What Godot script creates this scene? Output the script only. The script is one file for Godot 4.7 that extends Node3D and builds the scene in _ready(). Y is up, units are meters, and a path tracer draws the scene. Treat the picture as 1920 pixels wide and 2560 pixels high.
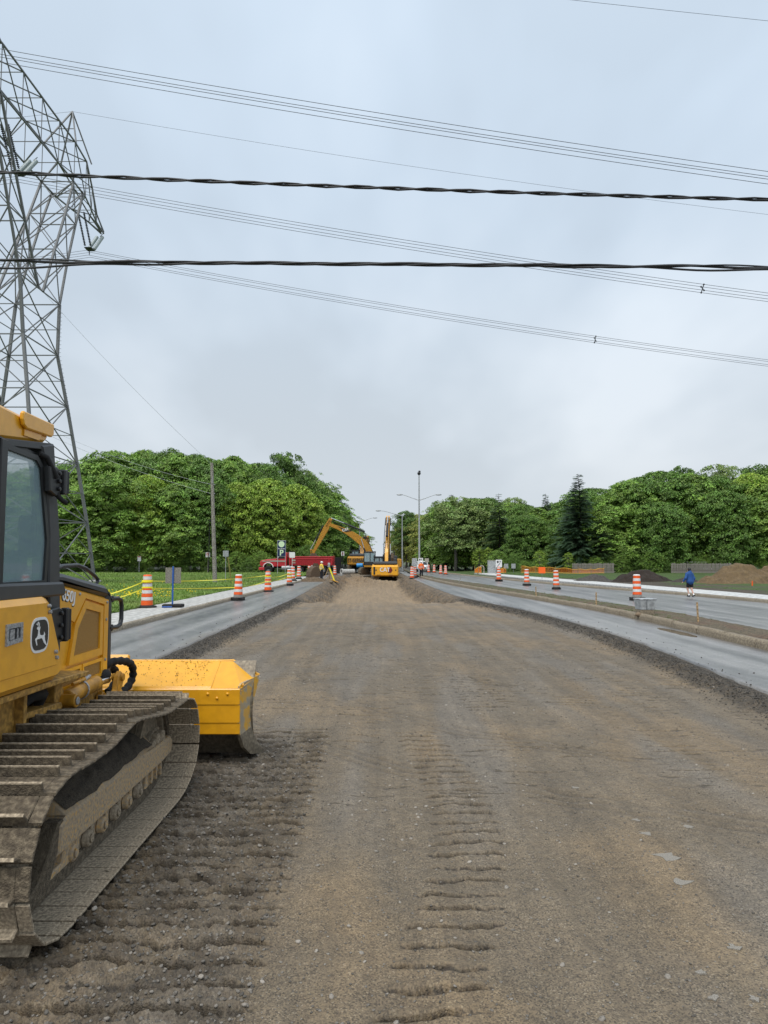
extends Node3D

var M := {}
var names := {}
var rng := RandomNumberGenerator.new()
var unit_bar: Mesh
var bar_meshes := {}
const FWD := Basis(Vector3(0, 0, -1), Vector3(0, 1, 0), Vector3(1, 0, 0))

# ---------------------------------------------------------------- shapes
class SH:
	var st := SurfaceTool.new()
	var grp := 0
	func _init():
		st.begin(Mesh.PRIMITIVE_TRIANGLES)
	func flat():
		st.set_smooth_group(-1)
	func smooth():
		grp += 1
		st.set_smooth_group(grp)
	func tri(a: Vector3, b: Vector3, c: Vector3):
		st.add_vertex(a); st.add_vertex(b); st.add_vertex(c)
	func quad(a: Vector3, b: Vector3, c: Vector3, d: Vector3):
		tri(a, b, c); tri(a, c, d)
	func inset(poly: PackedVector2Array, b: float) -> PackedVector2Array:
		var out := PackedVector2Array()
		var n := poly.size()
		var sgn := 1.0
		var ar := 0.0
		for i in n:
			var p := poly[i]; var q := poly[(i + 1) % n]
			ar += p.x * q.y - q.x * p.y
		if ar < 0.0: sgn = -1.0
		for i in n:
			var p0 := poly[(i + n - 1) % n]; var p1 := poly[i]; var p2 := poly[(i + 1) % n]
			var e0 := (p1 - p0).normalized(); var e1 := (p2 - p1).normalized()
			var n0 := Vector2(-e0.y, e0.x) * sgn; var n1 := Vector2(-e1.y, e1.x) * sgn
			var m := (n0 + n1)
			var dn: float = max(0.3, 1.0 + n0.dot(n1))
			out.append(p1 + m / dn * b)
		return out
	# polygon in local xy, pushed along local z from d0 to d1, edges of both caps chamfered by b
	func ext(poly: PackedVector2Array, xf: Transform3D, d0: float, d1: float, b := 0.0):
		flat()
		var n := poly.size()
		var tris := Geometry2D.triangulate_polygon(poly)
		var ar := 0.0
		for i in n:
			var p := poly[i]; var q := poly[(i + 1) % n]
			ar += p.x * q.y - q.x * p.y
		var pl := poly
		if ar < 0.0:
			pl = PackedVector2Array()
			for i in n: pl.append(poly[n - 1 - i])
			tris = Geometry2D.triangulate_polygon(pl)
		var ins := inset(pl, b) if b > 0.0 else pl
		var rings := [[ins, d0], [pl, d0 + b], [pl, d1 - b], [ins, d1]] if b > 0.0 else [[pl, d0], [pl, d1]]
		for k in rings.size() - 1:
			for i in n:
				var j := (i + 1) % n
				var a: Vector2 = rings[k][0][i]; var bb: Vector2 = rings[k][0][j]
				var c: Vector2 = rings[k + 1][0][j]; var d: Vector2 = rings[k + 1][0][i]
				var z0: float = rings[k][1]; var z1: float = rings[k + 1][1]
				quad(xf * Vector3(a.x, a.y, z0), xf * Vector3(d.x, d.y, z1), xf * Vector3(c.x, c.y, z1), xf * Vector3(bb.x, bb.y, z0))
		for i in range(0, tris.size(), 3):
			var a := ins[tris[i]]; var bb := ins[tris[i + 1]]; var c := ins[tris[i + 2]]
			var cr := (bb - a).cross(c - a)
			if cr < 0.0:
				var tmp := bb; bb = c; c = tmp
			tri(xf * Vector3(a.x, a.y, d0), xf * Vector3(bb.x, bb.y, d0), xf * Vector3(c.x, c.y, d0))
			tri(xf * Vector3(a.x, a.y, d1), xf * Vector3(c.x, c.y, d1), xf * Vector3(bb.x, bb.y, d1))
	func box(c: Vector3, s: Vector3, b := 0.0, bs := Basis()):
		var hx := s.x / 2; var hy := s.y / 2
		var poly: PackedVector2Array
		if b > 0.0:
			poly = PackedVector2Array([Vector2(-hx + b, -hy), Vector2(hx - b, -hy), Vector2(hx, -hy + b), Vector2(hx, hy - b), Vector2(hx - b, hy), Vector2(-hx + b, hy), Vector2(-hx, hy - b), Vector2(-hx, -hy + b)])
		else:
			poly = PackedVector2Array([Vector2(-hx, -hy), Vector2(hx, -hy), Vector2(hx, hy), Vector2(-hx, hy)])
		ext(poly, Transform3D(bs, c), -s.z / 2, s.z / 2, b)
	static func frame(d: Vector3) -> Basis:
		var y := d.normalized()
		var h := Vector3(0, 0, 1) if abs(y.z) < 0.9 else Vector3(1, 0, 0)
		var x := y.cross(h).normalized()
		return Basis(x, y, x.cross(y))
	func lathe(prof: PackedVector2Array, n: int, xf: Transform3D, sharp := true):
		smooth()
		for k in prof.size() - 1:
			if sharp: smooth()
			var p := prof[k]; var q := prof[k + 1]
			for i in n:
				var a0 := TAU * i / n; var a1 := TAU * (i + 1) / n
				var v0 := xf * Vector3(p.x * cos(a0), p.y, p.x * sin(a0)); var v1 := xf * Vector3(p.x * cos(a1), p.y, p.x * sin(a1))
				var w0 := xf * Vector3(q.x * cos(a0), q.y, q.x * sin(a0)); var w1 := xf * Vector3(q.x * cos(a1), q.y, q.x * sin(a1))
				if p.x > 1e-5: tri(v0, v1, w1)
				if q.x > 1e-5: tri(v0, w1, w0)
	func cyl(a: Vector3, b: Vector3, r0: float, r1 := -1.0, n := 12, ch := 0.0):
		if r1 < 0.0: r1 = r0
		var l := (b - a).length()
		var xf := Transform3D(frame(b - a), a)
		if ch > 0.0:
			lathe(PackedVector2Array([Vector2(0, 0), Vector2(r0 - ch, 0), Vector2(r0, ch), Vector2(r1, l - ch), Vector2(r1 - ch, l), Vector2(0, l)]), n, xf)
		else:
			lathe(PackedVector2Array([Vector2(0, 0), Vector2(r0, 0), Vector2(r1, l), Vector2(0, l)]), n, xf)
	func tube(path: Array, r, n := 8, closed_caps := true):
		smooth()
		var up := Vector3.ZERO
		var rings := []
		for k in path.size():
			var d: Vector3
			if k == 0: d = path[1] - path[0]
			elif k == path.size() - 1: d = path[k] - path[k - 1]
			else: d = (path[k + 1] - path[k]).normalized() + (path[k] - path[k - 1]).normalized()
			d = d.normalized()
			if k == 0: up = frame(d).x
			else: up = (up - d * up.dot(d)).normalized()
			var side := d.cross(up)
			var rr: float = r[k] if r is Array or r is PackedFloat32Array else r
			var ring := []
			for i in n:
				var a := TAU * i / n
				ring.append(path[k] + (up * cos(a) + side * sin(a)) * rr)
			rings.append(ring)
		for k in path.size() - 1:
			for i in n:
				var j := (i + 1) % n
				quad(rings[k][i], rings[k + 1][i], rings[k + 1][j], rings[k][j])
		if closed_caps:
			flat()
			for i in range(1, n - 1):
				tri(rings[0][0], rings[0][i], rings[0][i + 1])
				var e: Array = rings[path.size() - 1]
				tri(e[0], e[i + 1], e[i])
	func ball(c: Vector3, r: Vector3, n := 12, m := 8):
		var pr := PackedVector2Array()
		for k in m + 1:
			var a := -PI / 2 + PI * k / m
			pr.append(Vector2(cos(a) if k > 0 and k < m else 0.0, sin(a)))
		lathe(pr, n, Transform3D(Basis.from_scale(r), c), false)
	func mesh() -> ArrayMesh:
		st.generate_normals()
		st.index()
		return st.commit()

func pv(a: Array) -> PackedVector2Array:
	var o := PackedVector2Array()
	for i in range(0, a.size(), 2): o.append(Vector2(a[i], a[i + 1]))
	return o

# ---------------------------------------------------------------- nodes
func numbered(nm: String) -> String:
	var k: int = names.get(nm, -1) + 1
	names[nm] = k
	return nm if k == 0 else "%s_%03d" % [nm, k]

func obj(nm: String, sh, m: Material, parent: Node = null) -> MeshInstance3D:
	var o := MeshInstance3D.new()
	o.mesh = sh.mesh() if sh is SH else sh
	o.material_override = m
	if parent == null:
		o.name = numbered(nm)
		add_child(o)
	else:
		o.name = nm
		parent.add_child(o, true)
	return o

func tag(o: Node, label: String, category: String, group := "") -> Node:
	o.set_meta("label", label); o.set_meta("category", category)
	if group: o.set_meta("group", group)
	return o

func thing(nm: String, label: String, category: String, at := Vector3.ZERO, turn := 0.0, group := "") -> Node3D:
	var o := Node3D.new()
	o.name = numbered(nm)
	add_child(o)
	o.position = at; o.rotation.y = turn
	tag(o, label, category, group)
	return o

func dup(src: Node3D, nm: String, at: Vector3, turn: float, label: String, sc := 1.0) -> Node3D:
	var r: Node3D = src.duplicate()
	r.name = numbered(nm)
	add_child(r)
	r.transform = Transform3D(Basis(Vector3.UP, turn).scaled(Vector3.ONE * sc), at)
	if label: r.set_meta("label", label)
	return r

func struct(nm: String, sh, m: Material, label := "", category := "") -> MeshInstance3D:
	var o := obj(nm, sh, m)
	o.set_meta("kind", "structure")
	if label: o.set_meta("label", label)
	if category: o.set_meta("category", category)
	return o

func snode(nm: String, label: String, category: String) -> Node3D:
	var o := thing(nm, label, category)
	o.set_meta("kind", "structure")
	return o

# a straight steel bar from a to b, all bars of one kind share one mesh
func bar(parent: Node, nm: String, a: Vector3, b: Vector3, w: float, m: Material) -> MeshInstance3D:
	var o := MeshInstance3D.new()
	o.mesh = unit_bar
	o.material_override = m
	o.name = nm
	var d := b - a
	var bs := SH.frame(d)
	o.transform = Transform3D(Basis(bs.x * w, bs.y * d.length(), bs.z * w), (a + b) / 2)
	parent.add_child(o, true)
	return o

# ---------------------------------------------------------------- materials
func lin(r: float, g: float, b: float) -> Color:
	return Color(r, g, b).linear_to_srgb()

func noise(freq: float, oct := 4, type := FastNoiseLite.TYPE_SIMPLEX_SMOOTH, sd := 1) -> FastNoiseLite:
	var n := FastNoiseLite.new()
	n.noise_type = type
	n.frequency = freq
	n.fractal_octaves = oct
	n.fractal_type = FastNoiseLite.FRACTAL_FBM if oct > 1 else FastNoiseLite.FRACTAL_NONE
	n.seed = sd
	return n

func ntex(n: FastNoiseLite, stops: Array, size := 512, normal := 0.0) -> NoiseTexture2D:
	var t := NoiseTexture2D.new()
	t.width = size; t.height = size
	t.seamless = true
	t.seamless_blend_skirt = 0.15
	t.noise = n
	if normal > 0.0:
		t.as_normal_map = true
		t.bump_strength = normal
	else:
		var g := Gradient.new()
		g.offsets = PackedFloat32Array(stops.map(func(s): return s[0]))
		g.colors = PackedColorArray(stops.map(func(s): return s[1]))
		t.color_ramp = g
	return t

func gray(v: float) -> Color:
	return Color(v, v, v)

func mat(c: Color, rough := 0.7, metal := 0.0, tex: Texture2D = null, sc := 1.0, ntx: Texture2D = null, ns := 1.0, world := false) -> StandardMaterial3D:
	var m := StandardMaterial3D.new()
	m.albedo_color = c
	m.roughness = rough
	m.metallic = metal
	if tex: m.albedo_texture = tex
	if ntx:
		m.normal_enabled = true
		m.normal_texture = ntx
		m.normal_scale = ns
	if tex or ntx:
		m.uv1_triplanar = true
		m.uv1_world_triplanar = world
		m.uv1_scale = Vector3.ONE * sc
	return m

var T := {}
func make_materials():
	var cell := noise(0.09, 1, FastNoiseLite.TYPE_CELLULAR, 3)
	cell.cellular_return_type = FastNoiseLite.RETURN_CELL_VALUE
	cell.cellular_jitter = 1.0
	var celld := noise(0.07, 2, FastNoiseLite.TYPE_CELLULAR, 5)
	celld.cellular_return_type = FastNoiseLite.RETURN_DISTANCE
	var fine := noise(0.06, 5, FastNoiseLite.TYPE_SIMPLEX_SMOOTH, 7)
	var broad := noise(0.012, 5, FastNoiseLite.TYPE_SIMPLEX_SMOOTH, 8)
	T.grain = ntex(cell, [[0.0, Color(.52, .51, .5)], [0.3, Color(.72, .7, .68)], [0.62, Color(.83, .81, .78)], [0.93, Color(.9, .87, .82)], [0.97, Color(1, 1, 1)]], 1024)
	T.grain_n = ntex(celld, [], 1024, 6.0)
	T.fine = ntex(fine, [[0.25, gray(.72)], [0.75, gray(1.0)]], 512)
	T.fine_n = ntex(fine, [], 512, 3.0)
	T.broad = ntex(broad, [[0.3, gray(.8)], [0.7, gray(1.0)]], 512)
	T.mud = ntex(noise(0.035, 7, FastNoiseLite.TYPE_SIMPLEX_SMOOTH, 11), [[0.1, Color(.60, .57, .53)], [0.5, Color(.78, .75, .70)], [0.9, Color(1, .97, .91)]], 512)
	T.dust = ntex(noise(0.015, 6, FastNoiseLite.TYPE_SIMPLEX_SMOOTH, 12), [[0.3, Color(.965, .96, .95)], [0.6, Color(1, 1, 1)]], 512)
	# muddy paint: yellow showing through grey-brown splashes of mud
	T.muddy_paint = ntex(noise(0.055, 7, FastNoiseLite.TYPE_SIMPLEX_SMOOTH, 21), [[0.1, Color(.50, .45, .38)], [0.35, Color(.60, .54, .46)], [0.58, Color(.68, .60, .49)], [0.72, Color(.74, .61, .42)], [0.9, Color(.80, .61, .30)]], 512)
	T.wood = ntex(noise(0.03, 4, FastNoiseLite.TYPE_SIMPLEX_SMOOTH, 31), [[0.3, Color(.7, .68, .65)], [0.7, Color(1, 1, 1)]], 256)
	T.bark = ntex(noise(0.05, 4, FastNoiseLite.TYPE_SIMPLEX_SMOOTH, 32), [[0.3, gray(.55)], [0.7, gray(1.0)]], 256)
	T.wet = ntex(noise(0.008, 5, FastNoiseLite.TYPE_SIMPLEX_SMOOTH, 41), [[0.3, gray(.45)], [0.5, gray(.7)], [0.7, gray(1.0)]], 512)

	M.gravel = mat(Color.WHITE, 0.72, 0, T.grain, 1.5, T.grain_n, 1.0, true)
	M.gravel.vertex_color_use_as_albedo = true
	M.stone = mat(Color.WHITE, 0.85, 0, T.fine, 4.0, T.fine_n, 0.6)
	M.stone.vertex_color_use_as_albedo = true
	M.asphalt = mat(Color.WHITE, 0.34, 0, T.grain, 1.3, T.grain_n, 0.12, true)
	M.asphalt.vertex_color_use_as_albedo = true
	M.soil = mat(Color.WHITE, 0.95, 0, T.grain, 0.4, T.grain_n, 1.0, true)
	M.soil.vertex_color_use_as_albedo = true
	M.turf = mat(Color.WHITE, 0.95, 0, T.fine, 0.5, T.fine_n, 1.0, true)
	M.turf.vertex_color_use_as_albedo = true
	M.concrete = mat(lin(.50, .49, .46), 0.85, 0, T.broad, 0.7, T.fine_n, 0.3, true)
	M.kerb = mat(lin(.36, .32, .26), 0.9, 0, T.mud, 0.9, T.grain_n, 0.7, true)
	M.kerb_pale = mat(lin(.42, .39, .34), 0.9, 0, T.mud, 0.9, T.grain_n, 0.6, true)

	M.yellow = mat(lin(.79, .375, .009), 0.38, 0, T.dust, 0.9, null, 1.0)
	M.yellow.clearcoat_enabled = true; M.yellow.clearcoat = 0.5; M.yellow.clearcoat_roughness = 0.2
	M.yellow_dirty = mat(Color(1, 1, 1), 0.7, 0, T.muddy_paint, 1.1, T.fine_n, 0.5)
	M.yellow_old = mat(lin(.70, .36, .03), 0.5, 0, T.mud, 0.35)
	M.dusty_yellow = mat(lin(.60, .36, .085), 0.65, 0, T.mud, 1.0, T.fine_n, .3)
	M.mesh_panel = mat(lin(.54, .30, .075), 0.6, 0, T.fine, 6.0)
	M.mud = mat(lin(.19, .163, .127), 0.95, 0, T.mud, 1.3, T.grain_n, 1.2)
	M.mud_light = mat(lin(.50, .44, .36), 0.9, 0, T.mud, 2.2, T.fine_n, 0.7)
	M.mud_dark = mat(lin(.095, .082, .064), 1.0, 0, T.grain, 1.6, T.grain_n, 1.5)
	M.black = mat(lin(.018, .019, .021), 0.42, 0, T.dust, 1.0)
	M.black_matt = mat(lin(.015, .015, .016), 0.85, 0, T.fine, 2.0)
	M.charcoal = mat(lin(.045, .047, .05), 0.5, 0, T.dust, 1.0)
	M.rubber = mat(lin(.025, .025, .026), 0.8, 0, T.mud, 1.5)
	M.steel = mat(lin(.45, .46, .47), 0.4, 0.25, T.fine, 1.5)
	M.chrome = mat(lin(.75, .76, .78), 0.12, 1.0)
	M.worn = mat(lin(.33, .30, .25), 0.55, 0.2, T.mud, 1.2, T.fine_n, .3)
	M.galv = mat(lin(.23, .245, .255), 0.5, 0.45, T.fine, 0.8)
	M.tower = mat(lin(.21, .215, .22), 0.6, 0.1, T.fine, 0.8)
	M.galv_pale = mat(lin(.5, .52, .53), 0.5, 0.3, T.broad, 1.0)
	M.white = mat(lin(.78, .78, .77), 0.5)
	M.white_dirty = mat(lin(.62, .62, .6), 0.6, 0, T.mud, 1.0)
	M.glass = mat(Color(.66, .77, .8, .34), 0.03)  # pale reflected haze is painted into the tint and opacity
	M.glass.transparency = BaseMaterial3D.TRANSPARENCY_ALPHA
	M.glass_dark = mat(lin(.012, .015, .017), 0.06)
	M.orange = mat(lin(.85, .115, .012), 0.5, 0, T.dust, 1.5)
	M.orange_sign = mat(lin(.9, .13, .01), 0.4)
	M.band = mat(lin(.70, .69, .68), 0.35, 0, T.dust, 2.0)
	M.band_grey = mat(lin(.45, .46, .48), 0.4, 0, T.mud, 1.4)
	M.red = mat(lin(.48, .011, .022), 0.35, 0, T.dust, 0.7)
	M.red.clearcoat_enabled = true; M.red.clearcoat = 0.5
	M.red_box = mat(lin(.52, .014, .028), 0.45, 0, T.mud, 0.4)
	M.navy = mat(lin(.012, .022, .085), 0.4)
	M.blue_post = mat(lin(.015, .09, .36), 0.45, 0, T.dust, 1.0)
	M.pale_green = mat(lin(.62, .78, .52), 0.4)
	M.tape = mat(lin(.85, .75, .02), 0.4)
	M.tape.cull_mode = BaseMaterial3D.CULL_DISABLED
	M.wood_grey = mat(lin(.36, .34, .31), 0.9, 0, T.wood, 1.0, T.fine_n, 0.7)
	M.wood_new = mat(lin(.50, .34, .18), 0.85, 0, T.wood, 2.0)
	M.fence_wood = mat(lin(.27, .25, .225), 0.9, 0, T.wood, 1.0)
	M.bark = mat(lin(.085, .07, .058), 0.95, 0, T.bark, 1.5, T.fine_n, 1.0)
	M.bark_pale = mat(lin(.19, .175, .155), 0.95, 0, T.bark, 1.5, T.fine_n, 1.0)
	M.cable = mat(lin(.02, .02, .022), 0.55)
	M.wire = mat(lin(.06, .065, .075), 0.5, 0.3)
	M.insulator = mat(lin(.36, .42, .42), 0.3)
	M.brown_steel = mat(lin(.17, .12, .08), 0.8, 0, T.mud, 1.0, T.fine_n, 0.5)
	M.skin = mat(lin(.55, .33, .25), 0.6)
	M.jacket = mat(lin(.012, .085, .30), 0.75, 0, T.fine, 2.0)
	M.cloth_black = mat(lin(.012, .012, .016), 0.9)
	M.vest_orange = mat(lin(.9, .16, .01), 0.6)
	M.vest_yellow = mat(lin(.75, .52, .06), 0.7)
	M.hair = mat(lin(.012, .01, .01), 0.6)
	M.roof_dark = mat(lin(.035, .034, .036), 0.9, 0, T.fine, 1.0)
	M.siding = mat(lin(.14, .14, .15), 0.8, 0, T.fine, 0.6)
	M.net = mat(lin(.75, .22, .03), 0.7)
	M.leaf = leafmat(1.0)
	M.end_plate = mat(Color(1, 1, 1), 0.55, 0.1, ntex(noise(0.012, 5, FastNoiseLite.TYPE_SIMPLEX_SMOOTH, 51), [[0.36, Color(.62, .58, .51)], [0.5, Color(.70, .64, .53)], [0.56, Color(.80, .62, .28)], [0.66, Color(.86, .64, .16)]], 512), 1.0, T.fine_n, 0.3)

func leafmat(v: float) -> StandardMaterial3D:
	var m := StandardMaterial3D.new()
	m.albedo_color = Color(v, v, v)
	m.vertex_color_use_as_albedo = true
	m.roughness = 0.55
	m.cull_mode = BaseMaterial3D.CULL_DISABLED
	m.backlight_enabled = true
	m.backlight = lin(.10, .17, .03)
	return m

# ---------------------------------------------------------------- sky, sun, camera
func make_light():
	var cam := Camera3D.new()
	cam.name = "camera"
	cam.position = Vector3(0, 1.77, 0)
	cam.rotation_degrees = Vector3(3.94, 0, 0)
	cam.fov = 72.0
	cam.near = 0.05; cam.far = 2000.0
	add_child(cam)
	cam.current = true
	var w := 1024; var h := 512
	var img := Image.create(w, h, false, Image.FORMAT_RGBF)
	var n1 := noise(0.55, 5, FastNoiseLite.TYPE_SIMPLEX_SMOOTH, 5)
	var n2 := noise(0.22, 4, FastNoiseLite.TYPE_SIMPLEX_SMOOTH, 9)
	for j in h:
		var el := PI / 2 - PI * (j + 0.5) / h
		var sy := sin(el); var cy := cos(el)
		for i in w:
			var az := TAU * (i + 0.5) / w
			var c: Vector3
			if sy < -0.02:
				c = Vector3(.16, .16, .15)
			else:
				var dx := cos(az) * cy; var dz := sin(az) * cy
				var k: float = 1.0 / (max(sy, 0.0) + 0.22)
				var a := n1.get_noise_2d(dx * k * 1.0, dz * k * 2.0)
				var b := n2.get_noise_2d(dx * k + 7.0, dz * k * 1.6)
				var d := a * 0.6 + b * 0.6 + n1.get_noise_2d(dx * k * 2.2 + 3.0, dz * k * 6.0) * .1
				var low := Vector3(.675, .74, .80)
				var high := Vector3(.60, .71, .835)
				c = low.lerp(high, smoothstep(0.02, 0.5, sy))
				var f: float = 1.0 + clamp(d, -.15, .5) * 0.42 * smoothstep(-0.02, 0.2, sy)
				f *= 0.95 + 0.34 * sy * sy
				c *= f * 0.53
				c = c.lerp(Vector3(c.y, c.y, c.y) * 1.01, clamp(d * 0.5, 0.0, 0.25))
			img.set_pixel(i, j, Color(c.x, c.y, c.z))
	var pm := PanoramaSkyMaterial.new()
	pm.panorama = ImageTexture.create_from_image(img)
	var sky := Sky.new()
	sky.sky_material = pm
	var env := Environment.new()
	env.background_mode = Environment.BG_SKY
	env.sky = sky
	env.tonemap_mode = Environment.TONE_MAPPER_LINEAR
	env.tonemap_exposure = 1.9
	env.sdfgi_enabled = true; env.ssao_enabled = true; env.ssil_enabled = true
	var we := WorldEnvironment.new()
	we.name = "world_environment"
	we.environment = env
	add_child(we)
	var sun := DirectionalLight3D.new()
	sun.name = "sun"
	sun.light_energy = 0.5
	sun.light_angular_distance = 45.0
	sun.light_color = Color(1.0, 0.98, 0.95)
	sun.shadow_enabled = true
	sun.rotation_degrees = Vector3(-62, -25, 0)
	add_child(sun)

# ---------------------------------------------------------------- ground
# every edge line of the road is a list of (distance ahead, offset to the right)
const GL := [-6, -4.1, 13, -4.15, 26, -4.25, 34, -4.3, 53, -4.85, 70, -5.0, 130, -5.2]
const GR := [-6, 5.1, 9, 5.15, 13.7, 5.5, 18.3, 5.6, 25, 5.2, 30.5, 4.4, 36.7, 3.65, 53, 3.1, 80, 2.6, 130, 2.2]
const CL := [-6, -6.72, 20, -6.72, 50, -6.85, 130, -7.3]
const MK := [-6, 7.5, 14, 7.55, 23, 7.62, 29.5, 7.1, 40.5, 5.85, 53, 4.7, 72, 3.75, 130, 3.2]
const MF := [-6, 9.2, 17, 9.35, 22, 9.45, 27.4, 9.0, 35, 8.45, 50, 7.15, 69, 5.3, 90, 4.4, 130, 4.0]
const RK := [-6, 16.4, 30, 15.95, 38, 15.0, 46, 13.3, 63, 11.15, 84, 9.4, 100, 8.2, 130, 7.4]
const WN := [-6, 16.6, 30, 16.15, 36, 15.75, 52, 14.5, 62, 13.4, 84, 12.0, 130, 10.5]
const WF := [-6, 19.0, 33, 18.2, 44, 17.6, 58, 16.3, 84, 14.2, 130, 12.5]
var nA: FastNoiseLite; var nB: FastNoiseLite; var nC: FastNoiseLite; var nD: FastNoiseLite

func ln(a: Array, t: float) -> float:
	var n := a.size()
	if t <= a[0]: return a[1]
	for i in range(2, n, 2):
		if t <= a[i]:
			var k: float = (t - a[i - 2]) / (a[i] - a[i - 2])
			var p1: float = a[i - 1]; var p2: float = a[i + 1]
			var p0: float = a[i - 3] if i >= 4 else p1
			var p3: float = a[i + 3] if i + 3 < n else p2
			# gentle rounding of the corners
			var lin_v := lerpf(p1, p2, k)
			var m1 := 0.0; var m2 := 0.0
			var dt: float = a[i] - a[i - 2]
			m1 = (p2 - p0) / (a[i] - (a[i - 4] if i >= 4 else a[i - 2])) * dt if i >= 4 else (p2 - p1)
			m2 = (p3 - p1) / ((a[i + 2] if i + 2 < n else a[i]) - a[i - 2]) * dt if i + 3 < n else (p2 - p1)
			var k2 := k * k; var k3 := k2 * k
			return lerpf(lin_v, (2 * k3 - 3 * k2 + 1) * p1 + (k3 - 2 * k2 + k) * m1 + (-2 * k3 + 3 * k2) * p2 + (k3 - k2) * m2, 0.8)
	return a[n - 1]

func grid(pos: PackedVector3Array, col: PackedColorArray, nx: int, nt: int) -> ArrayMesh:
	var nor := PackedVector3Array(); nor.resize(nx * nt)
	var idx := PackedInt32Array(); idx.resize((nx - 1) * (nt - 1) * 6)
	var q := 0
	for j in nt:
		var j0: int = max(j - 1, 0) * nx; var j1: int = min(j + 1, nt - 1) * nx
		for i in nx:
			var du := pos[j * nx + min(i + 1, nx - 1)] - pos[j * nx + max(i - 1, 0)]
			var dv := pos[j1 + i] - pos[j0 + i]
			nor[j * nx + i] = du.cross(dv).normalized()
			if i < nx - 1 and j < nt - 1:
				var a := j * nx + i
				idx[q] = a; idx[q + 1] = a + nx; idx[q + 2] = a + 1
				idx[q + 3] = a + 1; idx[q + 4] = a + nx; idx[q + 5] = a + nx + 1
				q += 6
	var arr := []
	arr.resize(Mesh.ARRAY_MAX)
	arr[Mesh.ARRAY_VERTEX] = pos; arr[Mesh.ARRAY_NORMAL] = nor; arr[Mesh.ARRAY_INDEX] = idx
	if col.size(): arr[Mesh.ARRAY_COLOR] = col
	var m := ArrayMesh.new()
	m.add_surface_from_arrays(Mesh.PRIMITIVE_TRIANGLES, arr)
	return m

func rows(t0: float, t1: float, ratio: float, least: float) -> PackedFloat32Array:
	var o := PackedFloat32Array()
	var t := t0
	while t < t1:
		o.append(t)
		t += max(least, abs(t) * ratio)
	o.append(t1)
	return o

# a sheet between two edge lines; f(x, t, u) gives [height, colour]
func strip(lo: Callable, hi: Callable, ts: PackedFloat32Array, nx: int, f: Callable, skirt := 0.0, dense := false) -> ArrayMesh:
	var pos := PackedVector3Array(); var col := PackedColorArray()
	var w := nx + (2 if skirt > 0.0 else 0)
	for t in ts:
		var a: float = lo.call(t); var b: float = hi.call(t)
		for i in w:
			var k: int = clamp(i - (1 if skirt > 0.0 else 0), 0, nx - 1)
			var u := float(k) / (nx - 1)
			var x := lerpf(a, b, u)
			if dense:   # most columns where the bed is seen from close by
				var x2 := lerpf(a, -2.2, u / .12) if u < .12 else (lerpf(-2.2, 2.4, (u - .12) / .74) if u < .86 else lerpf(2.4, b, (u - .86) / .14))
				x = lerpf(x, x2, 1.0 - smoothstep(5.5, 12.0, t))
			var r: Array = f.call(x, t, u)
			var y: float = r[0]
			if skirt > 0.0 and (i == 0 or i == w - 1): y -= skirt
			pos.append(Vector3(x, y, -t)); col.append(r[1])
	return grid(pos, col, w, ts.size())

const LANE := [1.5, -.35, 2.5, -.15, 3.4, .02, 4.2, .21, 5.07, .36, 5.7, .39, 6.3, .36, 7.4, .26, 9.5, -.05, 12.0, -.5]
const DOZ_X := -2.97
const DOZ_T := 4.94
const BASE := -0.2

func cleats(x: float, t: float, xa: float, xb: float, ta: float, tb: float, pitch: float, amp: float, ph: float) -> float:
	var e: float = smoothstep(xa - .05, xa + .04, x) * (1.0 - smoothstep(xb - .06, xb + .06, x)) * smoothstep(ta - .2, ta + .2, t) * (1.0 - smoothstep(tb - .3, tb + .3, t))
	if e <= 0.001: return 0.0
	var wob := nC.get_noise_2d(x * 2.2, t * 2.0) * 0.34 + nB.get_noise_2d(x * 7.0 + 50.0, t * 5.0) * 0.2
	var s := fposmod(t / pitch + ph + wob * 0.5, 1.0)
	# narrow groove pressed by the grouser, soil pushed up beside it
	var wv := .105 + .06 * nD.get_noise_2d(x * 4.0 + 70.0, t * 2.0)
	var gd: float = abs(s - .5) / maxf(wv, .02)
	var groove: float = -maxf(0.0, 1.0 - gd * gd) + 0.28 * exp(-pow((s - .72) / .12, 2.0)) + .16 * exp(-pow((s - .3) / .1, 2.0))
	var broken: float = clamp(.9 + 1.5 * nD.get_noise_2d(x * 2.6 + 9.0, t * 4.0), 0.2, 1.3)
	return groove * amp * e * broken

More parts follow.
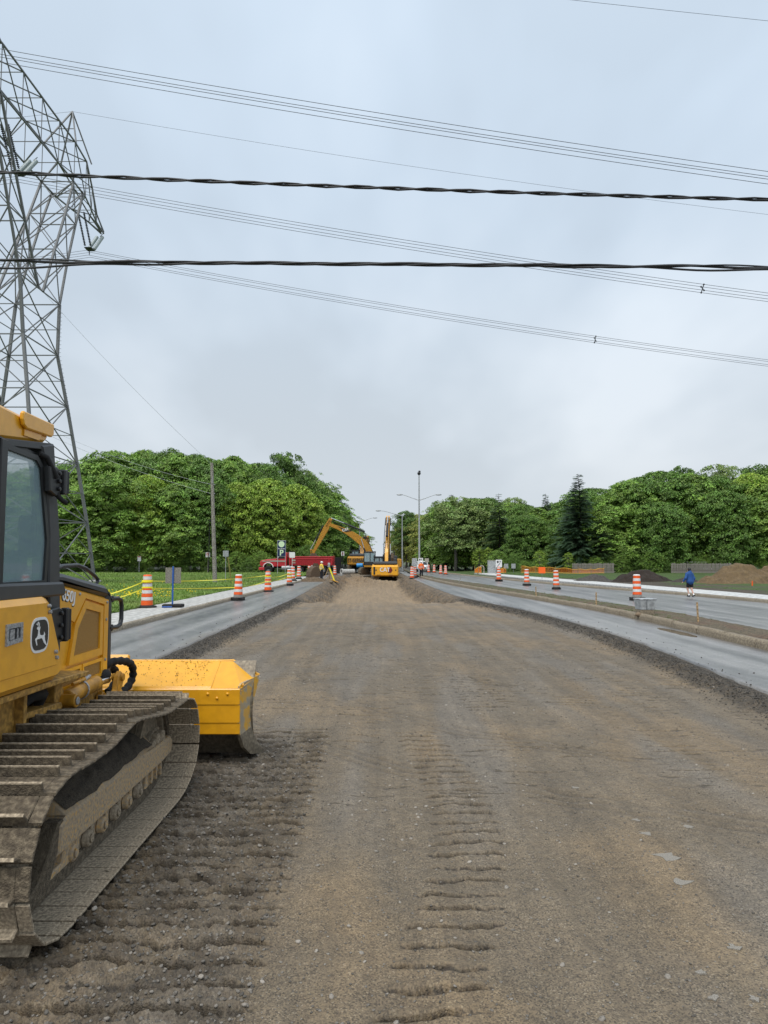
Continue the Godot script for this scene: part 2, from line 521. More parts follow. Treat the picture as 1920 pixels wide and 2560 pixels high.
func gravel_at(x: float, t: float) -> Array:
	var a := ln(GL, t); var b := ln(GR, t)
	var e := x - a; var r := b - x
	var deep: float = smoothstep(33.2, 35.6, t + nB.get_noise_2d(x * .8, 3.0) * 2.0) * (1.0 - smoothstep(92.0, 100.0, t))
	var big := nA.get_noise_2d(x * 0.35, t * 0.35)
	var mid := nB.get_noise_2d(x * 1.3, t * 1.3)
	var fin := nC.get_noise_2d(x * 7.0, t * 7.0)
	var lvl := lerpf(BASE, -0.92, deep)
	var y := lvl + big * 0.022 + mid * 0.01 + fin * 0.006
	var wl := lerpf(0.45, 1.7, deep) * (1.0 + 0.35 * nB.get_noise_2d(3.0, t * .6))
	var wr := lerpf(0.55, 1.7, deep) * (1.0 + 0.35 * nB.get_noise_2d(13.0, t * .6))
	var c := Vector3(.180, .155, .118)
	# sand in the dug part, warm and grey patches in the graded part
	var patch := nA.get_noise_2d(x * 0.5 + 40.0, t * 0.22)
	c = c.lerp(Vector3(.235, .185, .12), clamp(patch * 1.3 + .1 + mid * .35, 0.0, .6))
	c = c.lerp(Vector3(.19, .178, .16), clamp(nA.get_noise_2d(x * .9 - 20.0, t * .16 + 8.0) * 2.0, 0.0, .8))
	c = c.lerp(Vector3(.31, .245, .165), max(deep, smoothstep(22.0, 33.0, t + big * 8.0) * .6))
	# long streaks left by the wheels of the grader
	var strk := nB.get_noise_2d((x + 0.02 * t) * 3.2, t * 0.12)
	c *= 1.0 + strk * 0.22
	y += strk * 0.006 * (1.0 - deep)
	# arcs left by a turning machine
	for q in [[5.6, 13.6, 6.9], [5.6, 13.6, 7.04], [5.6, 13.6, 7.18], [5.6, 13.6, 8.5], [5.6, 13.6, 8.64], [5.6, 13.6, 8.78], [9.0, 18.0, 9.6], [9.0, 18.0, 9.75]]:
		var dd := absf(Vector2(x - q[0], t - q[1]).length() - q[2] + nB.get_noise_2d(x * .8, t * .8) * .08)
		if dd < .2 and x < 3.5:
			var ak := exp(-dd * dd / .0022) * clampf(.5 + nA.get_noise_2d(x, t) * 1.2, 0.0, 1.0)
			y -= ak * .024
			c *= 1.0 - ak * .25
	# fine ripples of steel tracks, crossing the whole width ahead
	var rp: float = smoothstep(5.5, 8.0, t) * (1.0 - smoothstep(16.0, 24.0, t)) * clamp(nA.get_noise_2d(x * .6 + 5.0, t * .35) * 2.2 + .35, 0.0, 1.0)
	if rp > .05:
		var rs := fposmod((t + 0.05 * x + nB.get_noise_2d(x * .8, t * .8) * .16) / 0.2, 1.0)
		var gap: float = clampf(.35 + 2.0 * nD.get_noise_2d(x * .9 + 31.0, t * 3.0), 0.0, 1.0)
		if gap > .45 and absf(rs - .5) < .12 and nD.get_noise_2d(x * 9.0, t * 9.0) > -.1: c = Vector3(.10, .085, .064)
		y -= rp * gap * 0.030 * maxf(0.0, 1.0 - pow(absf(rs - .5) / .16, 2.0))
	var ex := 0.0
	if t < 12.0:
		ex += cleats(x, t, -2.0, -0.62, 2.2, 8.3, 0.185, 0.095, 0.1)
		var lx := ln(LANE, t)
		ex += cleats(x, t, lx, lx + 0.45, 1.5, 8.2, 0.187, 0.05, 0.4)
		ex += cleats(x, t, lx - 2.05, lx - 1.6, 1.0, 3.4, 0.187, 0.03, 0.2)
		ex += cleats(x, t, 1.1, 1.75, 9.5, 12.0, 0.2, 0.022, 0.4)
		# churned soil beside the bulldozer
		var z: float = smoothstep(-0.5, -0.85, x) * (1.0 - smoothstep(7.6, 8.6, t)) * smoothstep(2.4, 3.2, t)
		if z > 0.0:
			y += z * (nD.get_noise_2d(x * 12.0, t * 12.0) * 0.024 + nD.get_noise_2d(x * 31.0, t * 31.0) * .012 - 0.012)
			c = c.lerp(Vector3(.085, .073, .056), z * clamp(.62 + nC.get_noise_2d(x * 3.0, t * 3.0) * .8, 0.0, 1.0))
	# dark colour along the cleat grooves in ragged strings, fuller where they are deeper
	if ex < -.004:
		var rag := nD.get_noise_2d(x * 16.0, t * 16.0) + nC.get_noise_2d(x * 40.0, t * 40.0) * .5
		if rag + clampf(-ex * 18.0, 0.0, .6) > .05: c = Vector3(.058, .050, .039)
	y += ex
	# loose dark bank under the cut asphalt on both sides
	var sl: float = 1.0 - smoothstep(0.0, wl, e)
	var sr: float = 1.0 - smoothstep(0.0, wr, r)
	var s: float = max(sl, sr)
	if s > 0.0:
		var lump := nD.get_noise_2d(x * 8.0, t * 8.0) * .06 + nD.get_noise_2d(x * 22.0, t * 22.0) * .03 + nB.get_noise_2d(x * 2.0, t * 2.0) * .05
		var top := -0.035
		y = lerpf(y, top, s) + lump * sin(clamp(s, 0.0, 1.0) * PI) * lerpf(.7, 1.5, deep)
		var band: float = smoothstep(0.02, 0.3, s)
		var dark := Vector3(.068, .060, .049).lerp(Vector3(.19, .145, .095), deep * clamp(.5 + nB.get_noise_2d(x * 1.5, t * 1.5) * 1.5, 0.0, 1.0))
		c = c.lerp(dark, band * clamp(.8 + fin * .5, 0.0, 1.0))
	# heap in front of the diggers
	if deep > 0.0:
		var h1 := exp(-pow((x + 2.6) / 1.9, 2.0) - pow((t - 70.0) / 3.6, 2.0)) * 1.0
		var h2 := exp(-pow((x - 0.4) / 2.2, 2.0) - pow((t - 73.0) / 2.6, 2.0)) * 0.55
		var h3 := exp(-pow((x + 4.4) / 1.1, 2.0) - pow((t - 64.0) / 4.5, 2.0)) * 0.45
		y += (h1 + h2 + h3) * (1.0 + mid * .3) + (h1 + h3) * nD.get_noise_2d(x * 3.0, t * 3.0) * .12
		c = c.lerp(Vector3(.24, .175, .11), clamp(h1 + h3, 0.0, 1.0) * .7)
	var mot := 1.24 * (1.0 + fin * .16 + mid * .14)
	return [y, Color(c.x * mot * 1.05, c.y * mot, c.z * mot * .93)]

func asphalt_col(x: float, t: float, dirt: float) -> Color:
	var v := Vector3(.285, .292, .305)
	var s1 := nB.get_noise_2d(x * 1.7, t * 0.035)
	var s2 := nA.get_noise_2d(x * .7 + 30.0, t * .14)
	var s3 := nC.get_noise_2d(x * 5.0, t * 1.3)
	v *= 1.0 + s1 * .75 + s2 * .4 + s3 * .34
	var d: float = clamp(dirt + s2 * .5 + s1 * .35, 0.0, 1.0)
	v = v.lerp(Vector3(.22, .185, .14), d)
	return Color(v.x, v.y, v.z)

func kerb(nm: String, label: String, line: Array, t0: float, t1: float, wide: float, high: float, seg: float, m: Material, side: float):
	var k := snode(nm, label, "kerb")
	var t := t0
	var i := 0
	while t < t1 and i < 120:
		var l: float = seg * rng.randf_range(.85, 1.15) * (1.0 if t < 50.0 else 2.0)
		var x0 := ln(line, t); var x1 := ln(line, t + l)
		var a := Vector3(x0, 0, -t); var b := Vector3(x1, 0, -(t + l))
		var d := (b - a).normalized()
		var sh := SH.new()
		var nseg := 7
		var px := d.cross(Vector3.UP) * side   # towards the back of the kerb
		# chipped, slightly uneven cross-sections, chamfered nose
		sh.smooth()
		var prev := []
		for q in nseg + 1:
			var p := a.lerp(b, 0.006 + 0.988 * q / nseg)
			var j1 := rng.randf_range(-.012, .012); var j2 := rng.randf_range(-.012, .012)
			var cur := [p + Vector3(0, -.12, 0), p + px * (0.01 + j1) + Vector3(0, high * .62 + j2, 0), p + px * (.045 + j2) + Vector3(0, high + j1, 0), p + px * wide + Vector3(0, high + j2 * .5, 0), p + px * wide + Vector3(0, -.12, 0)]
			if q > 0:
				for s in 4: sh.quad(prev[s], cur[s], cur[s + 1], prev[s + 1])
			else:
				sh.flat(); sh.tri(cur[0], cur[1], cur[2]); sh.tri(cur[0], cur[2], cur[3]); sh.tri(cur[0], cur[3], cur[4]); sh.smooth()
			prev = cur
		sh.flat(); sh.tri(prev[0], prev[2], prev[1]); sh.tri(prev[0], prev[3], prev[2]); sh.tri(prev[0], prev[4], prev[3])
		var o := obj("kerb_stone", sh, m, k)
		o.position.y = rng.randf_range(-.008, .008)
		t += l; i += 1

func make_ground():
	nA = noise(1.0, 3, FastNoiseLite.TYPE_SIMPLEX_SMOOTH, 101)
	nB = noise(1.0, 3, FastNoiseLite.TYPE_SIMPLEX_SMOOTH, 102)
	nC = noise(1.0, 2, FastNoiseLite.TYPE_SIMPLEX_SMOOTH, 103)
	nD = noise(1.0, 3, FastNoiseLite.TYPE_SIMPLEX_SMOOTH, 104)
	var ts := rows(0.9, 8.6, 0.0021, 0.006)
	ts.append_array(rows(8.63, 20.0, 0.0038, 0.012))
	ts.append_array(rows(20.1, 34.0, 0.006, 0.012))
	var far := rows(34.25, 112.0, 0.004, 0.22)
	var all := PackedFloat32Array([-6, -3, -1, 0, .4])
	all.append_array(ts); all.append_array(far)
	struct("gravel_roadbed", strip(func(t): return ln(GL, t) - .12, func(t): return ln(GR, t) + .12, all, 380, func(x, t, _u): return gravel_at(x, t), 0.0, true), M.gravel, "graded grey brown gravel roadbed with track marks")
	var rt := rows(-6.0, 130.0, 0.012, 0.3)
	struct("left_lane", strip(func(t): return ln(CL, t), func(t): return ln(GL, t) + .05 * nB.get_noise_2d(t * 2.0, 1.0), rt, 22, func(x, t, u): return [0.0, asphalt_col(x, t, -.25 + .6 * smoothstep(.86, 1.0, u) + .5 * smoothstep(34.0, 48.0, t))], .07), M.asphalt, "wet grey asphalt lane beside the left sidewalk")
	struct("right_lane", strip(func(t): return ln(GR, t) + .05 * nB.get_noise_2d(t * 2.0, 7.0), func(t): return ln(MK, t) + .02, rt, 22, func(x, t, u): return [0.0, asphalt_col(x, t, -.3 + .7 * smoothstep(.75, 1.0, u) + .4 * (1.0 - smoothstep(0.0, .12, u)) + .5 * smoothstep(34.0, 50.0, t))], .07), M.asphalt, "wet grey asphalt lane beside the median kerb")
	struct("main_road", strip(func(t): return ln(MF, t), func(t): return ln(RK, t) + .02, rt, 40, func(x, t, _u): return [0.0, asphalt_col(x, t, -.42)], .07), M.asphalt, "damp asphalt road beyond the median")
	struct("median", strip(func(t): return ln(MK, t) + .2, func(t): return ln(MF, t), rt, 26, func(x, t, u):
		var g: float = nB.get_noise_2d(x * 1.4, t * 1.1)
		var y: float = .10 + .05 * sin(u * PI) + g * .03 + nD.get_noise_2d(x * 6.0, t * 6.0) * .025
		y *= 1.0 - smoothstep(.9, 1.0, u) * .9
		var c := Vector3(.15, .125, .085).lerp(Vector3(.10, .125, .045), clamp(g * 2.0 + .15, 0.0, 1.0) * smoothstep(19.0, 24.0, t))
		c = c.lerp(Vector3(.16, .10, .07), clamp(nA.get_noise_2d(x, t * .6) * 2.0, 0.0, .6))
		return [y, Color(c.x, c.y, c.z) * 1.2]), M.soil, "narrow dirt median with thin grass")
	kerb("left_kerb", "rough concrete kerb along the left sidewalk", CL, 4.0, 75.0, .16, .13, 2.4, M.kerb_pale, -1.0)
	kerb("median_kerb", "weathered brown stone kerb along the dirt median", MK, 4.0, 72.0, .19, .17, 1.5, M.kerb, 1.0)
	kerb("right_kerb", "pale kerb along the far side of the road", RK, 22.0, 110.0, .18, .14, 2.2, M.kerb_pale, 1.0)
	# sidewalk slabs
	var sw := snode("left_sidewalk", "pale concrete sidewalk slabs beside the lawn", "sidewalk")
	for i in 46:
		var t := 4.0 + i * 1.5
		var a0 := ln(CL, t) - .165; var a1 := ln(CL, t + 1.5) - .165
		var sh := SH.new()
		var dy := rng.randf_range(-.004, .004)
		sh.ext(pv([a0 - 1.62, -t - .006, a0, -t - .006, a1, -t - 1.494, a1 - 1.62, -t - 1.494]), Transform3D(Basis(Vector3(1, 0, 0), Vector3(0, 0, 1), Vector3(0, 1, 0)), Vector3.ZERO), -.05 + dy, .125 + dy, .006)
		obj("slab", sh, M.concrete, sw)
	var rw := snode("right_sidewalk", "new white concrete sidewalk slabs beyond the road", "sidewalk")
	var m2 := mat(lin(.62, .62, .6), 0.8, 0, T.broad, 0.5, null, 1.0, true)
	for i in 36:
		var t := 20.0 + i * 2.0
		var sh := SH.new()
		sh.ext(pv([ln(WN, t), -t - .006, ln(WF, t), -t - .006, ln(WF, t + 2.0), -t - 1.994, ln(WN, t + 2.0), -t - 1.994]), Transform3D(Basis(Vector3(1, 0, 0), Vector3(0, 0, 1), Vector3(0, 1, 0)), Vector3.ZERO), -.05, .14, .008)
		obj("slab", sh, m2, rw)
	# lawn on the left, verge on the right, far ground
	var lt := rows(-6.0, 93.0, 0.02, 0.6)
	struct("lawn", strip(func(_t): return -90.0, func(t): return ln(CL, t) - 1.79, lt, 90, func(x, t, _u):
		var g := nA.get_noise_2d(x * .12, t * .12); var f := nB.get_noise_2d(x * .9, t * .9)
		var c := Vector3(.125, .22, .028) * (1.0 + g * .5 + f * .3)
		return [.09 + g * .04 + f * .02, Color(c.x, c.y, c.z)]), M.turf, "green lawn with dandelions beside the sidewalk")
	struct("side_street", strip(func(_t): return -90.0, func(_t): return -6.5, PackedFloat32Array([93, 95, 98, 101, 104, 107]), 30, func(x, t, _u): return [.03, asphalt_col(x, t, .35)]), M.asphalt, "grey side street in front of the wood")
	var ft := PackedFloat32Array([107, 115, 125, 140, 170, 220, 300])
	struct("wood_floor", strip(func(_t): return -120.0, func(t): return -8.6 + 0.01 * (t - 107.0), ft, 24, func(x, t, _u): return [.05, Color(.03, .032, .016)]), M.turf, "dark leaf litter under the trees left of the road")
	struct("far_road", strip(func(t): return -8.6 + 0.01 * (t - 107.0), func(t): return 8.0 - .01 * (t - 107.0), PackedFloat32Array([107, 120, 140, 180, 300]), 20, func(x, t, _u): return [.0, asphalt_col(x, t, 0.0)]), M.asphalt, "asphalt road running on past the diggers")
	var vt := rows(-6.0, 130.0, 0.02, 0.5)
	struct("right_verge", strip(func(t): return ln(RK, t) + .17, func(_t): return 110.0, vt, 150, func(x, t, u):
		var d: float = x - ln(RK, t)
		var g := nA.get_noise_2d(x * .2, t * .2); var f := nB.get_noise_2d(x * .8, t * .8)
		var wk: float = x - ln(WF, t)
		var y: float = .06 + f * .035
		if x > ln(WN, t) - .1 and wk < .1: y = .0
		var c := Vector3(.135, .12, .10)
		if wk > 0.0:
			c = Vector3(.10, .082, .062).lerp(Vector3(.07, .13, .022), smoothstep(2.5, 5.0, wk + g * 4.0 + max(0.0, t - 60.0) * .3))
			y += clamp(wk * .02, 0.0, .15)
		elif t > 70.0: c = c.lerp(Vector3(.07, .13, .022), smoothstep(70.0, 85.0, t))
		c *= 1.0 + f * .4
		return [y, Color(c.x, c.y, c.z) * 1.15]), M.soil, "dug up verge and rough grass beyond the right sidewalk")
	struct("far_verge", strip(func(t): return 7.5 - .01 * (t - 130.0), func(_t): return 130.0, PackedFloat32Array([130, 150, 200, 300]), 20, func(x, t, _u): return [.03, Color(.06, .09, .02)]), M.turf, "grass and leaf litter under the trees right of the road")
	var big := SH.new()
	big.flat()
	big.quad(Vector3(-900, -1.7, 400), Vector3(-900, -1.7, -1500), Vector3(900, -1.7, -1500), Vector3(900, -1.7, 400))
	struct("ground", big, mat(lin(.07, .08, .04), .95), "wide flat land reaching to the horizon")
	# loose stones on the roadbed
	var stone_meshes := []
	for v in 3:
		var sh := SH.new()
		sh.smooth()
		var pts := []
		for k in 5:
			var ring := []
			var la := -PI / 2 + PI * k / 4
			for i in 6:
				var rr := rng.randf_range(.75, 1.15)
				ring.append(Vector3(cos(TAU * i / 6) * cos(la) * rr, sin(la) * .55 * rr, sin(TAU * i / 6) * cos(la) * rr * .8))
			pts.append(ring)
		for k in 4:
			for i in 6: sh.quad(pts[k][i], pts[k + 1][i], pts[k + 1][(i + 1) % 6], pts[k][(i + 1) % 6])
		stone_meshes.append(sh.mesh())
	for v in 3:
		var xf := []; var cs := []
		var n: int = [20000, 22000, 520][v]
		for i in n:
			var t: float = 1.6 * pow(10.0, rng.randf()) if v != 1 else rng.randf_range(4.0, 34.0)
			var x := rng.randf_range(-4.0, 5.0)
			var s: float = rng.randf_range(.003, .009) * (1.0 + t * .03)
			if v == 1:   # the coarse banks at both edges
				var wv := absf(rng.randfn(0.0, .20))
				if rng.randf() < .012: wv = -wv * 1.4   # a few rolled onto the asphalt
				x = ln(GL, t) + .04 + wv if rng.randf() < .45 else ln(GR, t) - .04 - wv
				s = rng.randf_range(.006, .020)
			elif v == 2:
				s = rng.randf_range(.008, .019)
				if rng.randf() < .5: x = rng.randf_range(-1.6, 1.4)
			if v == 0 and rng.randf() < .25 and t < 8.0:
				x = rng.randf_range(-1.7, -.6)
				s *= 1.5
			var y: float = gravel_at(x, t)[0]
			if x < ln(GL, t) or x > ln(GR, t): y = .004
			xf.append(Transform3D(Basis.from_euler(Vector3(rng.randf_range(-.5, .5), rng.randf() * TAU, rng.randf_range(-.5, .5))).scaled(Vector3.ONE * s), Vector3(x, y + s * .12, -t)))
			var g := rng.randf_range(.10, .30)
			if v == 2: g = rng.randf_range(.26, .46)
			if v == 1: g = rng.randf_range(.045, .13)
			cs.append(Color(g, g * .9, g * .77))
		var o := multi(["loose_gravel", "coarse_gravel", "pale_pebbles"][v], stone_meshes[v], xf, cs, M.stone)
		o.set_meta("label", ["fine loose gravel scattered over the roadbed", "coarse dark gravel along the cut asphalt edges", "pale pebbles strewn on the roadbed"][v])
		o.set_meta("category", "gravel")
	# thin pale flakes of dried mortar lying on the roadbed
	var fl := [1.87, 4.81, .13, 1.83, 4.45, .10, 1.88, 5.23, .08, 1.9, 5.48, .06, 1.65, 6.23, .07, 2.25, 5.36, .07, 1.77, 3.71, .06, 1.52, 3.51, .045, 1.66, 3.3, .05, 1.48, 3.31, .045]
	var fm := mat(lin(.30, .272, .23), .9, 0, T.fine, 4.0)
	for i in range(0, fl.size(), 3):
		var sh := SH.new()
		var poly := PackedVector2Array()
		var ph := rng.randf() * TAU
		for k in 11:
			var r: float = fl[i + 2] * .8 * rng.randf_range(.25, 1.0)
			poly.append(Vector2(cos(ph + TAU * k / 11) * r, sin(ph + TAU * k / 11) * r * .8))
		sh.ext(poly, Transform3D(Basis(Vector3(1, 0, 0), Vector3(0, 0, 1), Vector3(0, 1, 0)), Vector3.ZERO), -.006, .002, .001)
		var o := obj("mortar_flake", sh, fm)
		o.position = Vector3(fl[i], gravel_at(fl[i], fl[i + 1])[0] + .004, -fl[i + 1])
		tag(o, "thin pale flake of dried mortar lying on the gravel", "flake", "pale flakes on the roadbed")

func multi(nm: String, mesh: Mesh, xf: Array, cs: Array, m: Material, parent: Node = null) -> MultiMeshInstance3D:
	var mm := MultiMesh.new()
	mm.transform_format = MultiMesh.TRANSFORM_3D
	mm.use_colors = cs.size() > 0
	mm.mesh = mesh
	mm.instance_count = xf.size()
	for i in xf.size():
		mm.set_instance_transform(i, xf[i])
		if cs.size(): mm.set_instance_color(i, cs[i])
	var o := MultiMeshInstance3D.new()
	o.multimesh = mm
	o.material_override = m
	o.set_meta("kind", "stuff")
	if parent == null:
		o.name = numbered(nm); add_child(o)
	else:
		o.name = nm; parent.add_child(o, true)
	return o

# ---------------------------------------------------------------- bulldozer
# own axes: x to the machine's right, y up, -z forward; D(forward, up, right)
func D(f: float, y: float, x: float) -> Vector3:
	return Vector3(x, y, -f)

func side(sh: SH, pts: Array, x0: float, x1: float, b := 0.0):
	sh.ext(pv(pts), Transform3D(FWD, Vector3.ZERO), x0, x1, b)

func rim(sh: SH, pts: Array, w: float, x0: float, x1: float):
	var p := pv(pts)
	var q := sh.inset(p, w)
	for i in p.size():
		var j := (i + 1) % p.size()
		sh.ext(PackedVector2Array([p[i], p[j], q[j], q[i]]), Transform3D(FWD, Vector3.ZERO), x0, x1)

func text(nm: String, s: String, size: float, m: Material, xf: Transform3D, parent: Node, depth := 0.004, font := "Droid Sans") -> MeshInstance3D:
	var t := TextMesh.new()
	var f := SystemFont.new()
	f.font_names = PackedStringArray([font])
	f.font_weight = 800
	t.font = f
	t.text = s
	t.font_size = 64
	t.pixel_size = size / 64.0
	t.depth = depth
	t.curve_step = 1.0
	var o := MeshInstance3D.new()
	o.mesh = t
	o.material_override = m
	o.name = nm
	o.transform = xf
	parent.add_child(o, true)
	return o

func track_path() -> PackedVector2Array:
	var c := pv([1.0, .775, .7, .775, .45, .80, .15, .845, -.08, .868, -.3, .84, -.5, .812, -.8, .805, -1.05, .812, -1.28, .76, -1.43, .62, -1.49, .44, -1.46, .27, -1.35, .12, -1.12, .036, -.6, .03, 0.0, .03, .6, .03, 1.02, .036, 1.30, .10, 1.48, .22, 1.55, .39, 1.52, .56, 1.42, .70, 1.24, .77])
	var n := c.size()
	var fine := PackedVector2Array()
	for i in n:
		for k in 24:
			fine.append(c[i].cubic_interpolate(c[(i + 1) % n], c[(i + n - 1) % n], c[(i + 2) % n], k / 24.0))
	return fine

func make_dozer():
	var root := thing("bulldozer", "yellow tracked bulldozer with enclosed cab and muddy tracks", "bulldozer", Vector3(DOZ_X, BASE, -DOZ_T))
	# --- tracks
	var path := track_path()
	var n := path.size()
	var acc := PackedFloat32Array([0.0])
	for i in n: acc.append(acc[i] + path[i].distance_to(path[(i + 1) % n]))
	var total := acc[n]
	var count := 42
	var pitch := total / count
	var shoe_meshes := []
	for v in 3:
		var s := SH.new()
		var h := pitch * .5
		s.ext(pv([-h + .004, 0, h - .004, 0, h - .004, .012, h - .008, .018, -h + .03, .018, -h + .022, .064 + v * .003, -h + .006, .064 + v * .003, -h + .004, .018]), Transform3D.IDENTITY, -.36, .30 - v * .006, .006)
		s.ext(pv([-h + .004, 0.001, h - .004, 0.001, h - .006, .0165, -h + .01, .0165]), Transform3D.IDENTITY, .29, .36, .004)
		var worn := SH.new()   # bare steel along the worn tip of the grouser
		worn.ext(pv([-h + .0235, .060 + v * .003, -h + .023, .0665 + v * .003, -h + .005, .0665 + v * .003, -h + .0045, .060 + v * .003]), Transform3D.IDENTITY, -.355, .296 - v * .006)
		var am: ArrayMesh = s.mesh()
		worn.st.generate_normals()
		worn.st.commit(am)
		shoe_meshes.append(am)
	for sd in [1.0, -1.0]:
		var chain := SH.new()
		for i in range(0, n, 6):
			var a := path[i]; var b := path[(i + 6) % n]
			var tn := (b - a).normalized()
			var nr := Vector2(tn.y, -tn.x)
			for off in [-.07, .07]:
				var p := [a - nr * .012, b - nr * .012, b - nr * .085, a - nr * .085]
				chain.ext(PackedVector2Array(p), Transform3D(FWD, Vector3(sd * .94 + off, 0, 0)), -.022, .022)
		var tr := obj("track", chain, M.mud, root)
		for k in count:
			var want := total * (k + .35) / count
			var i := acc.bsearch(want) - 1
			var a := path[i % n]; var b := path[(i + 1) % n]
			var p := a.lerp(b, (want - acc[i]) / max(1e-5, acc[i + 1] - acc[i]))
			var tn := (b - a).normalized()
			# smoothed direction over one shoe
			var i2 := (i + 8) % n; var i0 := (i - 8 + n) % n
			tn = (path[i2] - path[i0]).normalized()
			var nr := Vector2(tn.y, -tn.x)
			var X := Vector3(0, tn.y, -tn.x); var Y := Vector3(0, nr.y, -nr.x)
			var Z := X.cross(Y)
			var o := MeshInstance3D.new()
			o.mesh = shoe_meshes[k % 3]
			o.set_surface_override_material(0, M.mud if p.y > .3 and p.x < 1.2 else M.mud_light)
			o.set_surface_override_material(1, M.mud_light)
			o.name = "track_shoe"
			var flip: float = Z.x * sd
			o.transform = Transform3D(Basis(X, Y, Z) if flip > 0.0 else Basis(-X, Y, -Z), Vector3(sd * .94, p.y, -p.x))
			tr.add_child(o, true)
		# roller frame
		var bm := SH.new()
		var xo := .80
		var xs := Transform3D(FWD, Vector3.ZERO)
		var x0: float = sd * (xo + .28) if sd < 0 else sd * xo
		var x1: float = sd * xo if sd < 0 else sd * (xo + .28)
		bm.ext(pv([-.72, .25, 1.2, .25, 1.46, .27, 1.50, .36, 1.44, .42, 1.0, .42, .8, .44, -.60, .45, -.70, .42]), xs, x0, x1, .015)
		var fr := obj("track_frame", bm, M.yellow_dirty, root)
		# sloping top cover with a thick cake of soil
		var cv := SH.new()
		var cb := Basis(Vector3(0, 0, -1), Vector3(-sd * .80, .6, 0).normalized(), Vector3(sd * .6, .8, 0).normalized()) if sd > 0 else Basis(Vector3(0, 0, -1), Vector3(-sd * .80, .6, 0).normalized(), Vector3(sd * .6, .8, 0).normalized())
		cv.quad(D(-.62, .452, sd * 1.07), D(.98, .442, sd * 1.07), D(1.08, .60, sd * .88), D(-.60, .60, sd * .88))
		cv.quad(D(-.62, .452, sd * .80), D(-.60, .60, sd * .88), D(1.08, .60, sd * .88), D(.98, .442, sd * .80))
		cv.tri(D(-.62, .452, sd * 1.07), D(-.60, .60, sd * .88), D(-.62, .452, sd * .80))
		cv.tri(D(.98, .442, sd * 1.07), D(.98, .442, sd * .80), D(1.08, .60, sd * .88))
		obj("frame_cover", cv, M.yellow_dirty, fr)
		var cake := SH.new()
		cake.smooth()
		var gx := 34; var gy := 9
		var pts := []
		for i in gx + 1:
			var row := []
			for j in gy + 1:
				var u := float(i) / gx; var v := float(j) / gy
				var f := lerpf(-.58, .96, u)
				var edge: float = sin(v * PI) * sin(u * PI)
				var ragged: float = .02 + .10 * clamp(nB.get_noise_2d(f * 3.0, sd * 5.0) + .2, -.3, 1.0)
				var vv := lerpf(ragged, 1.0, v)
				var th: float = .006 + pow(clamp(edge, 0.0, 1.0), .5) * (.045 + .035 * nD.get_noise_2d(f * 7.0, v * 2.0) + .02 * nD.get_noise_2d(f * 22.0, v * 7.0))
				row.append(D(f + .01 * nB.get_noise_2d(f * 9.0, v * 5.0), lerpf(.452, .60, vv), sd * lerpf(1.07, .88, vv)) + Vector3(sd * .6, .78, 0) * th)
			pts.append(row)
		for i in gx:
			for j in gy: cake.quad(pts[i][j], pts[i + 1][j], pts[i + 1][j + 1], pts[i][j + 1])
		obj("soil_cake", cake, M.mud_dark, fr)
		# rear guard plate and rock guards
		var gd := SH.new()
		side(gd, [-.70, .44, -.60, .44, -.82, .10, -1.12, .07, -1.10, .14, -.92, .20], sd * 1.02 - .05, sd * 1.02 + .05, .008)
		obj("rear_guard", gd, M.mud, fr)
		var rg := SH.new()
		side(rg, [-.98, .075, -.42, .075, -.36, .12, -.38, .25, -.52, .25, -.56, .15, -.86, .15], sd * 1.0 - .03, sd * 1.0 + .03, .008)
		obj("rock_guard", rg, M.yellow_dirty, fr)
		rg = SH.new()
		side(rg, [.92, .10, 1.06, .085, 1.36, .20, 1.40, .27, .96, .27], sd * 1.0 - .03, sd * 1.0 + .03, .008)
		for q in 3: rg.box(D(1.02 + q * .12, .19, sd * 1.04), Vector3(.03, .11, .025), .004)
		obj("rock_guard", rg, M.yellow_dirty, fr)
		# adjuster lugs on top of the front end
		var lg := SH.new()
		lg.cyl(D(1.16, .46, sd * .86), D(1.16, .46, sd * 1.06), .05, -1.0, 10, .006)
		lg.box(D(1.26, .46, sd * .97), Vector3(.2, .09, .09), .012)
		lg.box(D(1.10, .445, sd * 1.03), Vector3(.05, .05, .2), .012, Basis(Vector3.RIGHT, .3))
		for q in 3: lg.cyl(D(1.2 + q * .07, .43, sd * .98), D(1.2 + q * .07, .52, sd * .98), .022, -1.0, 8, .004)
		obj("adjuster", lg, M.mud_light, fr)
		# rollers
		for q in 6:
			var f := -.42 + q * .235
			var ro := SH.new()
			var e: float = sd * 1.05
			ro.cyl(D(f, .155, sd * .82), D(f, .155, sd * 1.0), .085, -1.0, 16, .01)
			ro.cyl(D(f, .155, sd * .97), D(f, .155, sd * 1.005), .105, -1.0, 18, .008)
			ro.cyl(D(f, .155, sd * 1.005), D(f, .155, e), .062, .05, 14, .008)
			ro.cyl(D(f, .155, e), D(f, .155, e + sd * .012), .028, -1.0, 10, .003)
			ro.box(D(f + .06, .2, sd * 1.02), Vector3(.035, .12, .05), .006)
			obj("roller", ro, M.mud_light if q % 2 else M.yellow_dirty, fr)
		var cr := SH.new()
		cr.cyl(D(-.08, .72, sd * .82), D(-.08, .72, sd * 1.02), .07, -1.0, 14, .01)
		cr.box(D(-.08, .56, sd * .86), Vector3(.06, .28, .09), .008)
		obj("carrier_roller", cr, M.yellow_dirty, fr)
		# front idler and rear sprocket
		var idl := SH.new()
		var ip := D(1.14, .42, sd * .94)
		idl.lathe(pv([0, -.07, .10, -.07, .11, -.04, .26, -.035, .275, -.07, .325, -.07, .33, -.03, .35, -.03, .35, .03, .33, .03, .325, .07, .275, .07, .26, .035, .11, .04, .10, .07, 0, .07]), 28, Transform3D(Basis(Vector3.FORWARD, PI / 2), ip))
		obj("idler", idl, M.worn, fr)
		var spk := SH.new()
